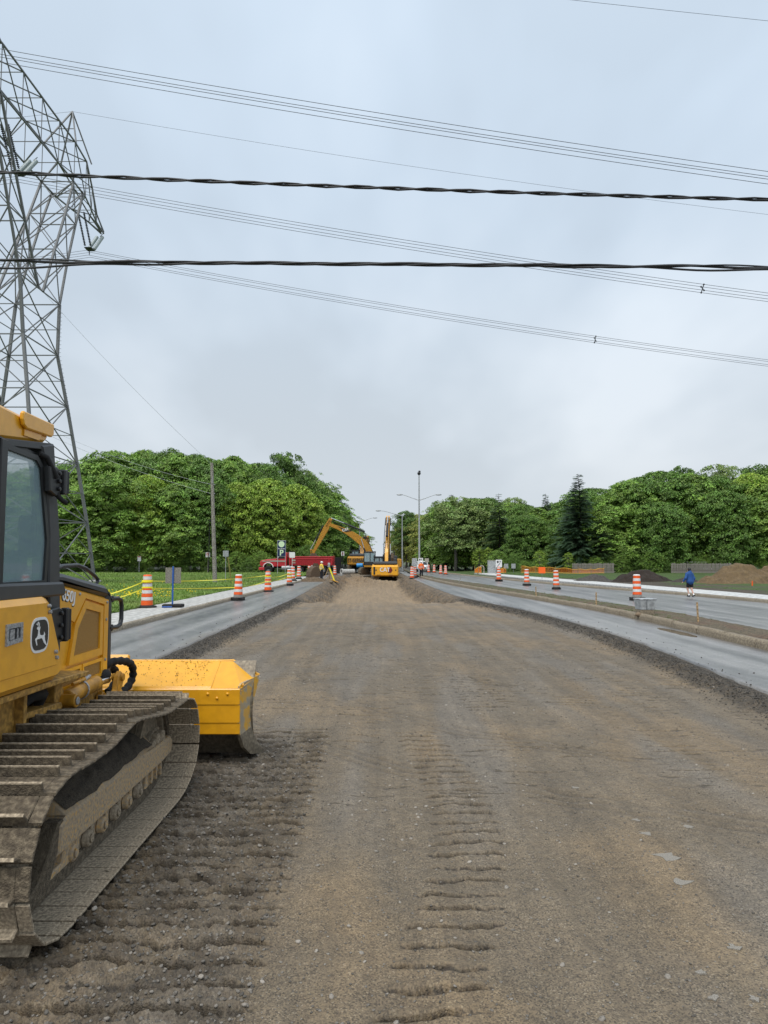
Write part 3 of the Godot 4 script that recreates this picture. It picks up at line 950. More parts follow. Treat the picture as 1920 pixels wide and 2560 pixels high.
		var sp := pv([])
		for q in 44:
			var r := .335 if q % 4 < 2 else .285
			sp.append(Vector2(cos(TAU * q / 44.0) * r, sin(TAU * q / 44.0) * r))
		spk.ext(sp, Transform3D(FWD, D(-1.08, .43, sd * .94)), -.03, .03, .006)
		spk.cyl(D(-1.08, .43, sd * .84), D(-1.08, .43, sd * 1.04), .16, -1.0, 20, .015)
		obj("sprocket", spk, M.mud, fr)
	# --- chassis
	var ch := SH.new()
	side(ch, [-1.35, .40, -1.35, 1.2, .35, 1.12, .42, .95, 1.4, .90, 1.4, .45, 1.2, .38], -.48, .48, .015)
	side(ch, [-.9, .62, -.9, 1.16, -.28, 1.12, -.28, .62], .48, .57, .008)
	side(ch, [-.28, .60, -.28, 1.1, -.24, 1.1, -.24, .60], .48, .63, .004)
	side(ch, [-.24, .93, .28, .89, .30, .91, .28, .94, -.24, .97], .48, .62, .004)
	side(ch, [.26, .72, .26, 1.06, .34, 1.10, .42, .98, .40, .72], .48, .58, .006)
	side(ch, [-1.5, 1.18, -1.5, 1.135, -.2, 1.125, .40, 1.105, .46, 1.12, .46, 1.14, -.2, 1.165], .3, .74, .006)
	obj("chassis", ch, M.dusty_yellow, root)
	var hs := SH.new()
	hs.tube([D(-.22, .99, .52), D(-.05, 1.05, .56), D(.1, 1.03, .56), D(.13, .97, .52)], .045, 8)
	obj("hose_sleeve", hs, M.black_matt, root)
	# --- engine hood
	var hood := SH.new()
	side(hood, [0.0, .93, 1.42, .93, 1.42, 1.64, .57, 1.78, 0.0, 1.80], -.48, .48, .02)
	var hd := obj("engine_hood", hood, M.yellow, root)
	for s in [1.0, -1.0]:
		var lo: float = .481 if s > 0 else -.505
		var hi: float = .505 if s > 0 else -.481
		var fr := SH.new()
		rim(fr, [.64, 1.15, 1.30, 1.15, 1.30, 1.57, .92, 1.64, .74, 1.46], .062, lo, hi)
		rim(fr, [.90, .965, 1.31, .965, 1.31, 1.125, .90, 1.125], .028, lo, hi)
		rim(fr, [.50, .965, .88, .965, .88, 1.125, .50, 1.125], .028, lo, hi)
		side(fr, [1.32, .94, 1.412, .94, 1.412, 1.62, 1.32, 1.635], lo, hi)
		side(fr, [.66, 1.50, .72, 1.48, .92, 1.66, 1.32, 1.585, 1.32, 1.632, .60, 1.755, .46, 1.76, .46, 1.56], lo, hi)
		obj("side_door", fr, M.yellow, hd)
		var l2: float = .482 if s > 0 else -.488
		var h2: float = .488 if s > 0 else -.482
		for pn in [[.70, 1.21, 1.24, 1.21, 1.24, 1.52, .94, 1.575, .80, 1.44], [.92, .99, 1.285, .99, 1.285, 1.10, .92, 1.10], [.52, .99, .86, .99, .86, 1.10, .52, 1.10]]:
			var ms := SH.new()
			side(ms, pn, l2, h2)
			# louvre wires of the screen
			var y0: float = pn[1]
			for q in 26:
				var yy := y0 + .012 + q * .012
				var p := pv(pn)
				var xs0 := 9.0; var xs1 := -9.0
				for i in p.size():
					var a := p[i]; var b := p[(i + 1) % p.size()]
					if (a.y - yy) * (b.y - yy) < 0.0:
						var xx := lerpf(a.x, b.x, (yy - a.y) / (b.y - a.y))
						xs0 = min(xs0, xx); xs1 = max(xs1, xx)
				if xs1 > xs0: ms.box(D((xs0 + xs1) / 2, yy, s * .490), Vector3(.005, .005, xs1 - xs0 - .004))
			obj("screen", ms, M.mesh_panel, hd)
		for p in [[1.37, 1.60], [1.36, 1.10], [.80, 1.70], [1.36, 1.45]]:
			var bl := SH.new()
			bl.cyl(D(p[0], p[1], s * .503), D(p[0], p[1], s * .515), .013, -1.0, 8, .003)
			obj("bolt", bl, M.steel, hd)
	var tc := SH.new()
	side(tc, [0.0, 1.802, .57, 1.782, 1.43, 1.642, 1.44, .90, 1.53, .90, 1.555, .95, 1.545, 1.60, 1.51, 1.69, 1.40, 1.745, .55, 1.87, 0.0, 1.90], -.49, .492, .03)
	obj("hood_top", tc, M.charcoal, hd)
	var nb := Basis(Vector3.RIGHT, 0.0) * FWD
	var slope := Basis(Vector3(1, 0, 0), -.16)
	text("model_number_edge", "650J", .13, M.black, Transform3D(slope * FWD, D(.60, 1.69, .506)), hd, .004)
	text("model_number", "650J", .12, M.white, Transform3D(slope * FWD, D(.60, 1.692, .509)), hd, .004)
	var rail := SH.new()
	rail.tube([D(.55, 1.86, .40), D(.62, 1.90, .38), D(.80, 1.925, .36), D(1.15, 1.93, .33), D(1.32, 1.90, .33), D(1.52, 1.83, .33), D(1.585, 1.80, .33), D(1.58, 1.77, .33), D(1.45, 1.70, .33)], .017, 10)
	obj("hand_rail", rail, M.black, hd)
	var loop := SH.new()
	loop.tube([D(1.50, 1.62, .48), D(1.66, 1.62, .49), D(1.74, 1.60, .49), D(1.765, 1.54, .49), D(1.765, 1.42, .49), D(1.74, 1.37, .49), D(1.66, 1.355, .49), D(1.50, 1.36, .48)], .02, 10)
	loop.box(D(1.535, 1.62, .485), Vector3(.03, .06, .03), .006)
	loop.box(D(1.535, 1.36, .485), Vector3(.03, .06, .03), .006)
	obj("grab_handle", loop, M.black, hd)
	# --- cab
	var cab := Node3D.new()
	cab.name = "cab"
	root.add_child(cab)
	var rf := SH.new()
	side(rf, [-1.6, 2.70, -.67, 2.725, .0, 2.80, .045, 2.83, .06, 2.93, -.34, 2.935, -.6, 2.95, -1.6, 3.0], -.64, .64, .02)
	var roof := obj("roof", rf, M.yellow, cab)
	var vs := SH.new()
	side(vs, [-.36, 2.90, -.345, 2.865, -.30, 2.845, .05, 2.85, .075, 2.87, .075, 2.945, -.345, 2.955, -.36, 2.94], .642, .675, .008)
	side(vs, [-.30, 2.80, -.10, 2.80, -.06, 2.85, -.30, 2.845], .642, .652)
	obj("visor", vs, M.yellow, roof)
	var wl := SH.new()
	wl.cyl(D(-.86, 2.955, .64), D(-.66, 2.96, .66), .042, -1.0, 12, .012)
	wl.box(D(-.9, 2.93, .64), Vector3(.12, .06, .12), .01)
	obj("work_light", wl, M.black, roof)
	for s in [1.0, -1.0]:
		# posts: the plane of the side leans out towards the bottom
		var po := SH.new()
		side(po, [.04, 2.80, .17, 2.15, .20, 1.78, .235, 1.34, .235, 1.20, .20, 1.14, .13, 1.115, 0.0, 1.135, -.04, 1.16, .06, 1.20, .09, 1.27, .07, 1.5, .03, 1.75, .01, 2.15, -.06, 2.60, -.14, 2.76], s * .63 - .07, s * .63 + .06, .012)
		obj("front_post", po, M.charcoal if s > 0 else M.charcoal, cab)
		var dr := SH.new()
		rim(dr, [-.62, 1.80, -.02, 1.80, .0, 2.12, -.12, 2.62, -.20, 2.68, -.62, 2.70], .035, s * .675 - .018, s * .675 + .018)
		side(dr, [-.62, 2.64, -.16, 2.64, -.12, 2.70, -.62, 2.74], s * .64 - .02, s * .64 + .02)
		side(dr, [-.66, 1.76, -.60, 1.76, -.58, 2.72, -.66, 2.72], s * .675 - .022, s * .675 + .022, .006)
		obj("door_frame", dr, M.black, cab)
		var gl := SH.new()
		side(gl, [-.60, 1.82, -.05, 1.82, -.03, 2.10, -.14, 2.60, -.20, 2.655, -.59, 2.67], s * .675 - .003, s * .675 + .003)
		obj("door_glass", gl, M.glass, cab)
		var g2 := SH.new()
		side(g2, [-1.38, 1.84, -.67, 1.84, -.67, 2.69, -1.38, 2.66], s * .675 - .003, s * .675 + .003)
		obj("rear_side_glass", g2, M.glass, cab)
		var rp := SH.new()
		side(rp, [-1.55, 1.6, -1.38, 1.6, -1.38, 2.72, -1.55, 2.72], s * .63 - .06, s * .63 + .06, .01)
		side(rp, [-1.4, 2.66, -.64, 2.68, .02, 2.75, .02, 2.80, -.64, 2.725, -1.4, 2.70], s * .65 - .03, s * .65 + .03, .004)
		obj("rear_post", rp, M.charcoal, cab)
		var sl := SH.new()
		side(sl, [-1.5, 1.725, .05, 1.725, .06, 1.76, .02, 1.82, -1.5, 1.84], s * .66 - .06, s * .66 + .07, .014)
		obj("sill", sl, M.charcoal, cab)
		# lower yellow side box
		var pb := SH.new()
		var a0: float = .30 if s > 0 else -.78
		var a1: float = .78 if s > 0 else -.30
		side(pb, [-1.6, 1.74, -.33, 1.735, -.28, 1.72, -.255, 1.68, -.07, 1.32, -.06, 1.25, -.085, 1.20, -.15, 1.175, -1.6, 1.19], a0, a1, .035)
		var box := obj("side_box", pb, M.yellow, cab)
		if s > 0:
			var ht := SH.new()
			side(ht, [-1.08, 1.705, -.345, 1.70, -.33, 1.62, -.31, 1.61, -.215, 1.40, -.235, 1.385, -.175, 1.275, -1.0, 1.285], .775, .787, .004)
			obj("hatch", ht, M.yellow, box)
			for p in [[-.315, 1.675], [-.30, 1.635], [-.20, 1.365], [-.185, 1.325]]:
				var hb := SH.new()
				hb.cyl(D(p[0], p[1], .778), D(p[0], p[1], .80), .013, -1.0, 8, .004)
				obj("hinge_bolt", hb, M.steel, box)
			var lp := SH.new()
			rim(lp, [-.84, 1.475, -.655, 1.485, -.655, 1.60, -.84, 1.60], .026, .787, .797)
			obj("latch_plate", lp, M.steel, box)
			var lr := SH.new()
			side(lr, [-.812, 1.50, -.68, 1.505, -.68, 1.575, -.812, 1.575], .787, .7885)
			obj("latch_recess", lr, M.black, box)
			var lh := SH.new()
			lh.box(D(-.77, 1.537, .791), Vector3(.006, .06, .05), .002)
			lh.box(D(-.71, 1.537, .791), Vector3(.008, .06, .014), .002)
			obj("latch_handle", lh, M.steel, box)
			# emblem: white barrel border, black field, leaping deer
			var e1 := SH.new(); var e2 := SH.new(); var e3 := SH.new()
			var barrel := func(k: float) -> Array:
				var o := []
				for q in 24:
					var an := TAU * q / 24.0
					var sx: float = sign(cos(an)) * pow(abs(cos(an)), .55); var sy: float = sign(sin(an)) * pow(abs(sin(an)), .75)
					o.append_array([-.43 + sx * .118 * k, 1.50 + sy * (.112 * k - (.004 if k < 1.0 else 0.0))])
				return o
			side(e1, barrel.call(1.0), .787, .790)
			side(e2, barrel.call(.88), .790, .7925)
			var deer := [-.455, 1.548, -.47, 1.553, -.482, 1.547, -.476, 1.538, -.462, 1.533, -.463, 1.515, -.468, 1.497, -.478, 1.487, -.492, 1.484, -.497, 1.475, -.485, 1.448, -.478, 1.438, -.470, 1.440, -.482, 1.470, -.472, 1.478, -.452, 1.476, -.420, 1.480, -.405, 1.470, -.385, 1.445, -.345, 1.420, -.352, 1.435, -.372, 1.462, -.378, 1.487, -.372, 1.498, -.385, 1.515, -.386, 1.498, -.392, 1.495, -.425, 1.497, -.440, 1.503, -.447, 1.525, -.440, 1.545, -.438, 1.553, -.448, 1.549]
			side(e3, deer, .7925, .795)
			for an in [[-.462, 1.55, -.478, 1.572], [-.472, 1.565, -.468, 1.585], [-.455, 1.55, -.462, 1.585], [-.450, 1.552, -.450, 1.578], [-.478, 1.572, -.490, 1.572]]:
				e3.cyl(D(an[0], an[1], .7935), D(an[2], an[3], .7935), .0022, -1.0, 5)
			obj("emblem_border", e1, M.white, box)
			obj("emblem_field", e2, M.black, box)
			obj("emblem_deer", e3, M.white, box)
			# hinge brackets on the front post
			for br in [[-.10, 2.43, 2.63, .10], [0.0, 1.38, 1.64, .22]]:
				var hg := SH.new()
				var f0: float = br[0]; var y0: float = br[1]; var y1: float = br[2]
				side(hg, [f0, y0 + .02, f0 + .10, y0 - .01, f0 + .17, y0 + .02, f0 + .16, y1 - .02, f0 + .10, y1, f0 - .02, y1 - .01], .69, .735, .008)
				hg.box(D(f0 + .19, (y0 + y1) / 2, .735), Vector3(.05, y1 - y0 - .02, .05), .008)
				hg.cyl(D(f0 + .225, y0 + .02, .75), D(f0 + .225, y1 - .02, .75), .014, -1.0, 8, .004)
				for q in 3: hg.cyl(D(f0 + .115, lerpf(y0 + .045, y1 - .045, q / 2.0), .735), D(f0 + .115, lerpf(y0 + .045, y1 - .045, q / 2.0), .756), .016, -1.0, 8, .005)
				obj("hinge_bracket", hg, M.black, cab)
			var mr := SH.new()
			mr.tube([D(-.16, 2.70, .68), D(-.11, 2.68, .71), D(-.06, 2.60, .73), D(-.02, 2.55, .74)], .02, 8)
			mr.tube([D(.02, 2.44, .72), D(.04, 2.40, .75), D(.09, 2.385, .76)], .018, 8)
			obj("cable_sleeve", mr, M.black_matt, cab)
			var dh := SH.new()
			dh.box(D(-.72, 1.74, .745), Vector3(.04, .11, .17), .015)
			dh.cyl(D(-.72, 1.75, .76), D(-.72, 1.75, .785), .03, -1.0, 10, .005)
			obj("door_handle", dh, M.black, cab)
	# the upper cab is narrower than the boxes below it
	for o in cab.get_children():
		var nm := String(o.name)
		if nm.begins_with("side_box") or nm.begins_with("sill"): continue
		if nm.begins_with("roof"):
			o.scale.x = .60 / .675
			continue
		var cx: float = (o as MeshInstance3D).mesh.get_aabb().get_center().x
		o.position.x = -signf(cx) * .068
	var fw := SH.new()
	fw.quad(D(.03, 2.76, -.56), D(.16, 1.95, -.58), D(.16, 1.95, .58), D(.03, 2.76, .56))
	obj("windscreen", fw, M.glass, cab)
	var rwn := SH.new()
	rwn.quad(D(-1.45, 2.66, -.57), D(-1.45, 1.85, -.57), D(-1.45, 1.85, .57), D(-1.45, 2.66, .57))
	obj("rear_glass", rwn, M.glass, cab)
	var wall := SH.new()
	side(wall, [-1.55, 1.15, .1, 1.15, .1, 1.74, -1.55, 1.74], -.29, .29, .01)
	side(wall, [-1.55, 1.745, .1, 1.745, .1, 1.775, -1.55, 1.775], -.6, .6)
	obj("cab_floor", wall, M.black, cab)
	var seat := SH.new()
	seat.box(D(-.95, 1.95, 0), Vector3(.5, .14, .5), .04)
	seat.box(D(-1.2, 2.25, 0), Vector3(.48, .62, .13), .04, Basis(Vector3.RIGHT, -.15))
	seat.box(D(-.9, 2.02, .33), Vector3(.12, .1, .42), .02)
	var con := SH.new()
	con.box(D(-.02, 1.9, 0), Vector3(.9, .28, .2), .03)
	obj("console", con, M.black_matt, cab)
	obj("seat", seat, M.black_matt, cab)
	var scr := SH.new()
	scr.box(D(-.02, 2.14, .48), Vector3(.12, .3, .06), .02)
	obj("mirror", scr, M.black_matt, cab)
	# --- lift cylinder and its link
	for s in [1.0, -1.0]:
		var cy := SH.new()
		cy.cyl(D(.40, .94, s * .60), D(.66, .955, s * .58), .062, -1.0, 18, .01)
		cy.cyl(D(.66, .955, s * .58), D(1.06, .945, s * .55), .066, -1.0, 18, .018)
		cy.cyl(D(.38, .93, s * .52), D(.38, .93, s * .69), .05, -1.0, 14, .006)
		cy.tube([D(.50, 1.03, s * .60), D(.72, 1.035, s * .60)], .014, 6)
		var cyo := obj("lift_cylinder", cy, M.yellow_dirty if s < 0 else M.yellow_old, root)
		var rd := SH.new()
		rd.cyl(D(1.05, .945, s * .55), D(1.37, .92, s * .53), .03, -1.0, 16)
		obj("piston_rod", rd, M.chrome, cyo)
		var ft := SH.new()
		ft.cyl(D(.70, 1.02, s * .59), D(.88, 1.03, s * .57), .016, -1.0, 8)
		ft.cyl(D(.66, .87, s * .58), D(.675, 1.04, s * .58), .012, -1.0, 6)
		ft.lathe(pv([.067, 0, .074, 0, .074, .02, .067, .02]), 16, Transform3D(SH.frame(D(.4, -.01, 0)), D(.68, .955, s * .579)))
		var pin := SH.new()
		pin.cyl(D(.38, .93, s * .69), D(.38, .93, s * .70), .03, -1.0, 12, .004)
		obj("pivot_pin", pin, M.steel, cyo)
		obj("fitting", ft, M.steel, cyo)
		var lk := SH.new()
		side(lk, [1.10, .60, 1.26, .60, 1.50, .88, 1.50, .95, 1.44, .985, 1.38, .95, 1.34, .84], s * .60 - .025, s * .60 + .025, .008)
		side(lk, [1.0, .56, 1.14, .56, 1.30, .82, 1.24, .84], s * .52 - .025, s * .52 + .025, .008)
		lk.cyl(D(1.45, .93, s * .54), D(1.45, .93, s * .645), .034, -1.0, 12, .005)
		lk.cyl(D(1.40, .80, s * .60), D(1.40, .80, s * .645), .03, -1.0, 12, .005)
		obj("blade_link", lk, M.yellow_old, root)
		var knk := SH.new()
		knk.ball(D(1.36, .96, s * .50), Vector3(.06, .055, .08), 10, 6)
		obj("hose_boot", knk, M.black_matt, root)
	for h in [[D(1.42, 1.02, .46), D(1.56, 1.05, .50), D(1.74, 1.03, .54), D(1.88, .97, .56), D(1.94, .86, .55), D(1.87, .77, .53), D(1.72, .73, .50), D(1.55, .72, .48)], [D(1.40, .98, .40), D(1.6, 1.0, .42), D(1.8, .95, .42), D(1.9, .82, .40), D(1.8, .72, .36)]]:
		var ho := SH.new()
		# wrapped sleeve, slightly lumpy
		var fine := []; var rr := []
		for i in h.size() - 1:
			for k in 6:
				var p0: Vector3 = h[max(i - 1, 0)]; var p3: Vector3 = h[min(i + 2, h.size() - 1)]
				fine.append(h[i].cubic_interpolate(h[i + 1], p0, p3, k / 6.0))
				rr.append(.034 + .006 * sin(fine.size() * 1.9))
		ho.tube(fine, rr, 10)
		obj("hydraulic_hose", ho, M.black_matt, root)
	# --- blade
	var bk := SH.new()
	var hw := 1.58
	side(bk, [1.98, .30, 2.05, .28, 2.12, .33, 2.14, .60, 2.0, .70], -hw, hw, .012)
	side(bk, [1.975, .59, 1.985, .585, 2.03, .59, 2.42, .93, 2.40, .945, 2.385, .945, 1.985, .755, 1.97, .73], -1.30, 1.30, .006)
	side(bk, [1.975, .305, 1.99, .30, 1.99, .40, 1.975, .405], -hw, hw, .004)
	side(bk, [1.968, .412, 1.99, .412, 1.99, .575, 1.968, .578], -hw, hw, .006)
	side(bk, [1.962, .585, 1.99, .585, 1.99, .73, 1.97, .735, 1.962, .725], -hw, hw, .006)
	for s in [1.0, -1.0]:
		# sloping shoulder of the top plate at each end
		bk.flat()
		var a := D(1.972, .735, s * 1.30); var b := D(2.385, .945, s * 1.30)
		var c := D(1.985, .735, s * 1.585); var d := D(2.38, .80, s * 1.685)
		var e := D(2.385, .944, s * 1.42)
		bk.tri(a, b, e); bk.tri(a, e, c); bk.tri(e, d, c)
		var dn := Vector3(0, -.03, -.012)
		bk.tri(a + dn, e + dn, b + dn); bk.tri(a + dn, c + dn, e + dn); bk.tri(e + dn, c + dn, d + dn)
		bk.tube([D(2.39, .94, s * 1.28), D(2.39, .945, s * 1.42), D(2.385, .80, s * 1.69)], .014, 6)
	bk.tube([D(2.39, .942, -1.4), D(2.39, .942, 1.4)], .014, 6)
	side(bk, [2.28, .86, 2.40, .92, 2.40, 1.0, 2.36, 1.01], -.42, .36, .01)
	var blade := obj("blade", bk, M.yellow, root)
	var mb := SH.new()
	mb.smooth()
	var prof := [[2.40, .945], [2.30, .80], [2.22, .62], [2.20, .46], [2.24, .30], [2.34, .15], [2.46, .03]]
	for i in prof.size() - 1:
		var p: Array = prof[i]; var q: Array = prof[i + 1]
		mb.quad(D(p[0], p[1], -1.66), D(q[0], q[1], -1.66), D(q[0], q[1], 1.66), D(p[0], p[1], 1.66))
		mb.quad(D(p[0] - .02, p[1], 1.66), D(q[0] - .02, q[1], 1.66), D(q[0] - .02, q[1], -1.66), D(p[0] - .02, p[1], -1.66))
	obj("moldboard", mb, M.worn, blade)
	var ce := SH.new()
	side(ce, [2.20, .30, 2.25, .30, 2.48, .01, 2.45, .005, 2.38, .02], -1.62, 1.62, .006)
	obj("cutting_edge", ce, M.worn, blade)
	for s in [1.0, -1.0]:
		# worn end plate, flaring outwards to the front
		var ep := SH.new()
		ep.flat()
		var pf := [[1.985, .755, 1.575], [2.02, .775, 1.585], [2.38, .80, 1.69], [2.355, .72, 1.685], [2.28, .60, 1.665], [2.22, .48, 1.65], [2.20, .38, 1.645], [2.22, .30, 1.65], [2.02, .27, 1.585], [1.985, .30, 1.575]]
		var mid := D(2.1, .52, s * 1.612)
		for i in pf.size():
			var p: Array = pf[i]; var q: Array = pf[(i + 1) % pf.size()]
			var a := D(p[0], p[1], s * p[2]); var b := D(q[0], q[1], s * q[2])
			var off := Vector3(-s * .02, 0, 0)
			ep.tri(mid, a, b); ep.tri(mid + off, b + off, a + off)
			ep.quad(a, a + off, b + off, b)
		obj("end_plate", ep, M.yellow_dirty if s < 0 else M.end_plate, blade)
		var eb := SH.new()
		eb.flat()
		var bf := [[2.0, .285, 1.58], [2.215, .32, 1.652], [2.25, .25, 1.66], [2.36, .13, 1.69], [2.52, .015, 1.735], [2.44, .0, 1.71], [2.22, .05, 1.645], [2.08, .15, 1.605]]
		var m2 := D(2.22, .17, s * 1.652)
		for i in bf.size():
			var p: Array = bf[i]; var q: Array = bf[(i + 1) % bf.size()]
			var a := D(p[0], p[1], s * p[2]); var b := D(q[0], q[1], s * q[2])
			var off := Vector3(-s * .03, 0, 0)
			eb.tri(m2 + Vector3(s * .006, 0, 0), a, b); eb.tri(m2 + off, b + off, a + off); eb.quad(a, a + off, b + off, b)
		obj("end_bit", eb, M.worn, blade)
		for p in [[1.27, .685], [1.46, .685], [1.36, .645], [.62, .69], [.48, .69]]:
			var rv := SH.new()
			rv.ball(D(1.962, p[1], s * p[0]), Vector3(.016, .016, .012), 8, 6)
			obj("rivet", rv, M.yellow, blade)
		var ey := SH.new()
		ey.cyl(D(2.04, .755, s * 1.592), D(2.04, .755, s * 1.60), .02, -1.0, 12)
		obj("lifting_eye", ey, M.yellow, blade)
		var arm := SH.new()
		side(arm, [-.1, .42, 1.3, .40, 2.0, .42, 2.0, .56, 1.3, .56, -.1, .56], s * .42 - .07, s * .42 + .07, .015)
		obj("push_arm", arm, M.yellow_dirty, root)
	# crumbs of soil lying on the top plate of the blade
	var xf := []
	for i in 230:
		var x := rng.randf_range(.35, 1.0)
		var u := pow(rng.randf(), 1.6)
		if rng.randf() < .5:
			x = rng.randf_range(.9, 1.22)
		u = 1.0 - u
		var f := lerpf(1.985, 2.38, u); var y := lerpf(.762, .945, u)
		var s := rng.randf_range(.002, .0065)
		xf.append(Transform3D(Basis.from_euler(Vector3(rng.randf() * 3, rng.randf() * 3, 0)).scaled(Vector3(s, s * .8, s)), D(f, y + .001, x)))
	var cb := SH.new()
	cb.box(Vector3.ZERO, Vector3(1.6, 1.0, 1.2), .25)
	multi("soil_crumbs", cb.mesh(), xf, [], M.mud_dark, blade)

# ---------------------------------------------------------------- pylon and wires
func make_tower():
	var C := Vector3(-26.1, 0, -49.0)
	var root := thing("transmission_tower", "tall grey steel lattice pylon with long crossarm beside the lawn", "pylon", C)
	var P := func(u: float, y: float, v: float) -> Vector3: return Vector3(u, y, -v)
	var m: Material = M.tower
	# body: [height, half width along the line, half width across]
	var lv := [[0.0, 4.3, 4.4], [4.6, 3.75, 3.95], [9.0, 3.1, 3.45], [13.2, 2.45, 2.95], [17.0, 1.8, 2.5], [21.0, 1.65, 2.9]]
	for i in lv.size():
		var a: Array = lv[i]
		var foot: Array = []
		for q in 4:
			var s: Vector2 = [Vector2(1, 1), Vector2(1, -1), Vector2(-1, -1), Vector2(-1, 1)][q]
			var s2: Vector2 = [Vector2(1, 1), Vector2(1, -1), Vector2(-1, -1), Vector2(-1, 1)][(q + 1) % 4]
			var p0: Vector3 = P.call(a[1] * s.x, a[0], a[2] * s.y)
			var p1: Vector3 = P.call(a[1] * s2.x, a[0], a[2] * s2.y)
			if i > 0: bar(root, "brace", p0, p1, .07, m)
			if i < lv.size() - 1:
				var b: Array = lv[i + 1]
				var q0: Vector3 = P.call(b[1] * s.x, b[0], b[2] * s.y)
				var q1: Vector3 = P.call(b[1] * s2.x, b[0], b[2] * s2.y)
				bar(root, "leg", p0, q0, .19, m)
				# crossed diagonals and the light stays between them
				var x0 := p0.lerp(q1, .5); var x1 := p1.lerp(q0, .5)
				bar(root, "brace", p0, q1, .065, m)
				bar(root, "brace", p1, q0, .065, m)
				var mid := (x0 + x1) / 2
				bar(root, "brace", p0.lerp(q0, .5), mid, .05, m)
				bar(root, "brace", p1.lerp(q1, .5), mid, .05, m)
				if i < 1:
					bar(root, "brace", p0.lerp(q0, .5), p0.lerp(q1, .25), .045, m)
					bar(root, "brace", p0.lerp(q0, .5), q0.lerp(p1, .25), .045, m)
			if i == 0:
				var ft := SH.new()
				ft.box(p0 + Vector3(0, .1, 0), Vector3(.7, .4, .7), .05)
				obj("footing", ft, M.concrete, root)
	# forked head: two raking frames carry the crossarm
	for sv in [1.0, -1.0]:
		var st := [[21.0, 1.65, 2.9, .3], [25.0, 1.5, 4.3, 2.2], [28.6, 1.4, 5.7, 3.9], [32.0, 1.3, 7.2, 5.4]]
		for i in 3:
			var a: Array = st[i]; var b: Array = st[i + 1]
			var ca := []; var cb := []
			for q in [[1, 2], [-1, 2], [-1, 3], [1, 3]]:
				ca.append(P.call(a[1] * q[0], a[0], sv * a[q[1]])); cb.append(P.call(b[1] * q[0], b[0], sv * b[q[1]]))
			for q in 4:
				bar(root, "leg", ca[q], cb[q], .145, m)
				bar(root, "brace", ca[q], cb[(q + 1) % 4], .065, m)
				bar(root, "brace", ca[(q + 1) % 4], cb[q], .065, m)
				bar(root, "brace", cb[q], cb[(q + 1) % 4], .065, m)
		# ground wire horn
		var hp: Vector3 = P.call(0.0, 39.3, sv * (7.6 if sv > 0.0 else 9.5))
		for q in [[1.3, 35.3, 5.6], [-1.3, 35.3, 5.6], [1.3, 35.3, 8.6], [-1.3, 35.3, 8.6]]:
			var e: Vector3 = P.call(q[0], q[1], sv * q[2])
			bar(root, "horn", e, hp, .10, m)
			bar(root, "brace", e.lerp(hp, .45), P.call(-q[0] * .55, 37.1, sv * lerpf(q[2], 7.6, .45)), .045, m)
	# crossarm: a box truss that tapers to both tips
	var vs := [-14.4, -12.2, -10.0, -7.8, -5.4, -2.7, 0.0, 2.7, 5.4, 7.8, 10.0, 12.2, 14.4]
	var rings := []
	for v in vs:
		var k: float = 1.0 - smoothstep(6.5, 14.4, abs(v))
		var hw: float = lerpf(.12, 1.3, k); var hh: float = lerpf(.15, 3.3, k)
		rings.append([P.call(hw, 32.0, v), P.call(-hw, 32.0, v), P.call(-hw, 32.0 + hh, v), P.call(hw, 32.0 + hh, v)])
	for i in rings.size():
		for q in 4:
			if i > 0 and i < rings.size() - 1: bar(root, "brace", rings[i][q], rings[i][(q + 1) % 4], .045, m)
			if i < rings.size() - 1:
				bar(root, "chord", rings[i][q], rings[i + 1][q], .10, m)
				bar(root, "brace", rings[i][q], rings[i + 1][(q + 1) % 4], .065, m)
	# warning plate and climbing pegs
	var wp := SH.new()
	wp.box(P.call(-4.1, 3.2, 2.6), Vector3(.04, .5, .4), .01)
	obj("warning_plate", wp, M.white, root)
	var pg := SH.new()
	for i in 60:
		var y := 2.5 + i * .3
		var k := y / 17.0
		var p: Vector3 = P.call(lerpf(4.3, 1.8, min(k, 1.0)), y, lerpf(4.4, 2.5, min(k, 1.0)))
		pg.box(p + Vector3(.16, 0, 0), Vector3(.2, .02, .02))
	obj("climbing_peg", pg, m, root)
	# insulators: two pale rods and two dark strings meet at a yoke for every phase
	var yokes := []
	for ph in [-1.0, 0.0, 1.0]:
		var yk: Vector3 = C + P.call(-.3, 29.5, ph * 13.0 - (.6 * ph))
		yokes.append(yk)
		var t := thing("insulator_set", ["pale and dark insulator strings on the crossarm end above the road", "pale and dark insulator strings in the fork of the pylon head", "pale and dark insulator strings hanging from the far crossarm tip"][int(ph) + 1], "insulator", yk, 0.0, "insulator strings of the pylon")
		var up := Vector3(.3, 2.5, 0)
		for s in [-.25, .25]:
			var pale := SH.new()
			var a := Vector3(s, .25, -.35); var b := Vector3(s + .2, 2.1, -1.75)
			var d := (b - a)
			var prof := PackedVector2Array([Vector2(0, 0)])
			for k in 15:
				prof.append(Vector2(.16, d.length() * (k + .1) / 15.0)); prof.append(Vector2(.11, d.length() * (k + .7) / 15.0))
			prof.append(Vector2(0, d.length()))
			pale.lathe(prof, 10, Transform3D(SH.frame(d), a), false)
			obj("pale_rod", pale, M.insulator, t)
			var dark := SH.new()
			var a2 := Vector3(s, .25, .35); var b2 := Vector3(s, 2.6, 2.0)
			var d2 := b2 - a2
			prof = PackedVector2Array([Vector2(0, 0)])
			for k in 22:
				prof.append(Vector2(.12, d2.length() * (k + .2) / 22.0)); prof.append(Vector2(.035, d2.length() * (k + .5) / 22.0))
			prof.append(Vector2(0, d2.length()))
			dark.lathe(prof, 8, Transform3D(SH.frame(d2), a2), false)
			obj("disc_string", dark, M.wire, t)
		var yo := SH.new()
		yo.box(Vector3(0, .12, 0), Vector3(.65, .08, .8), .02)
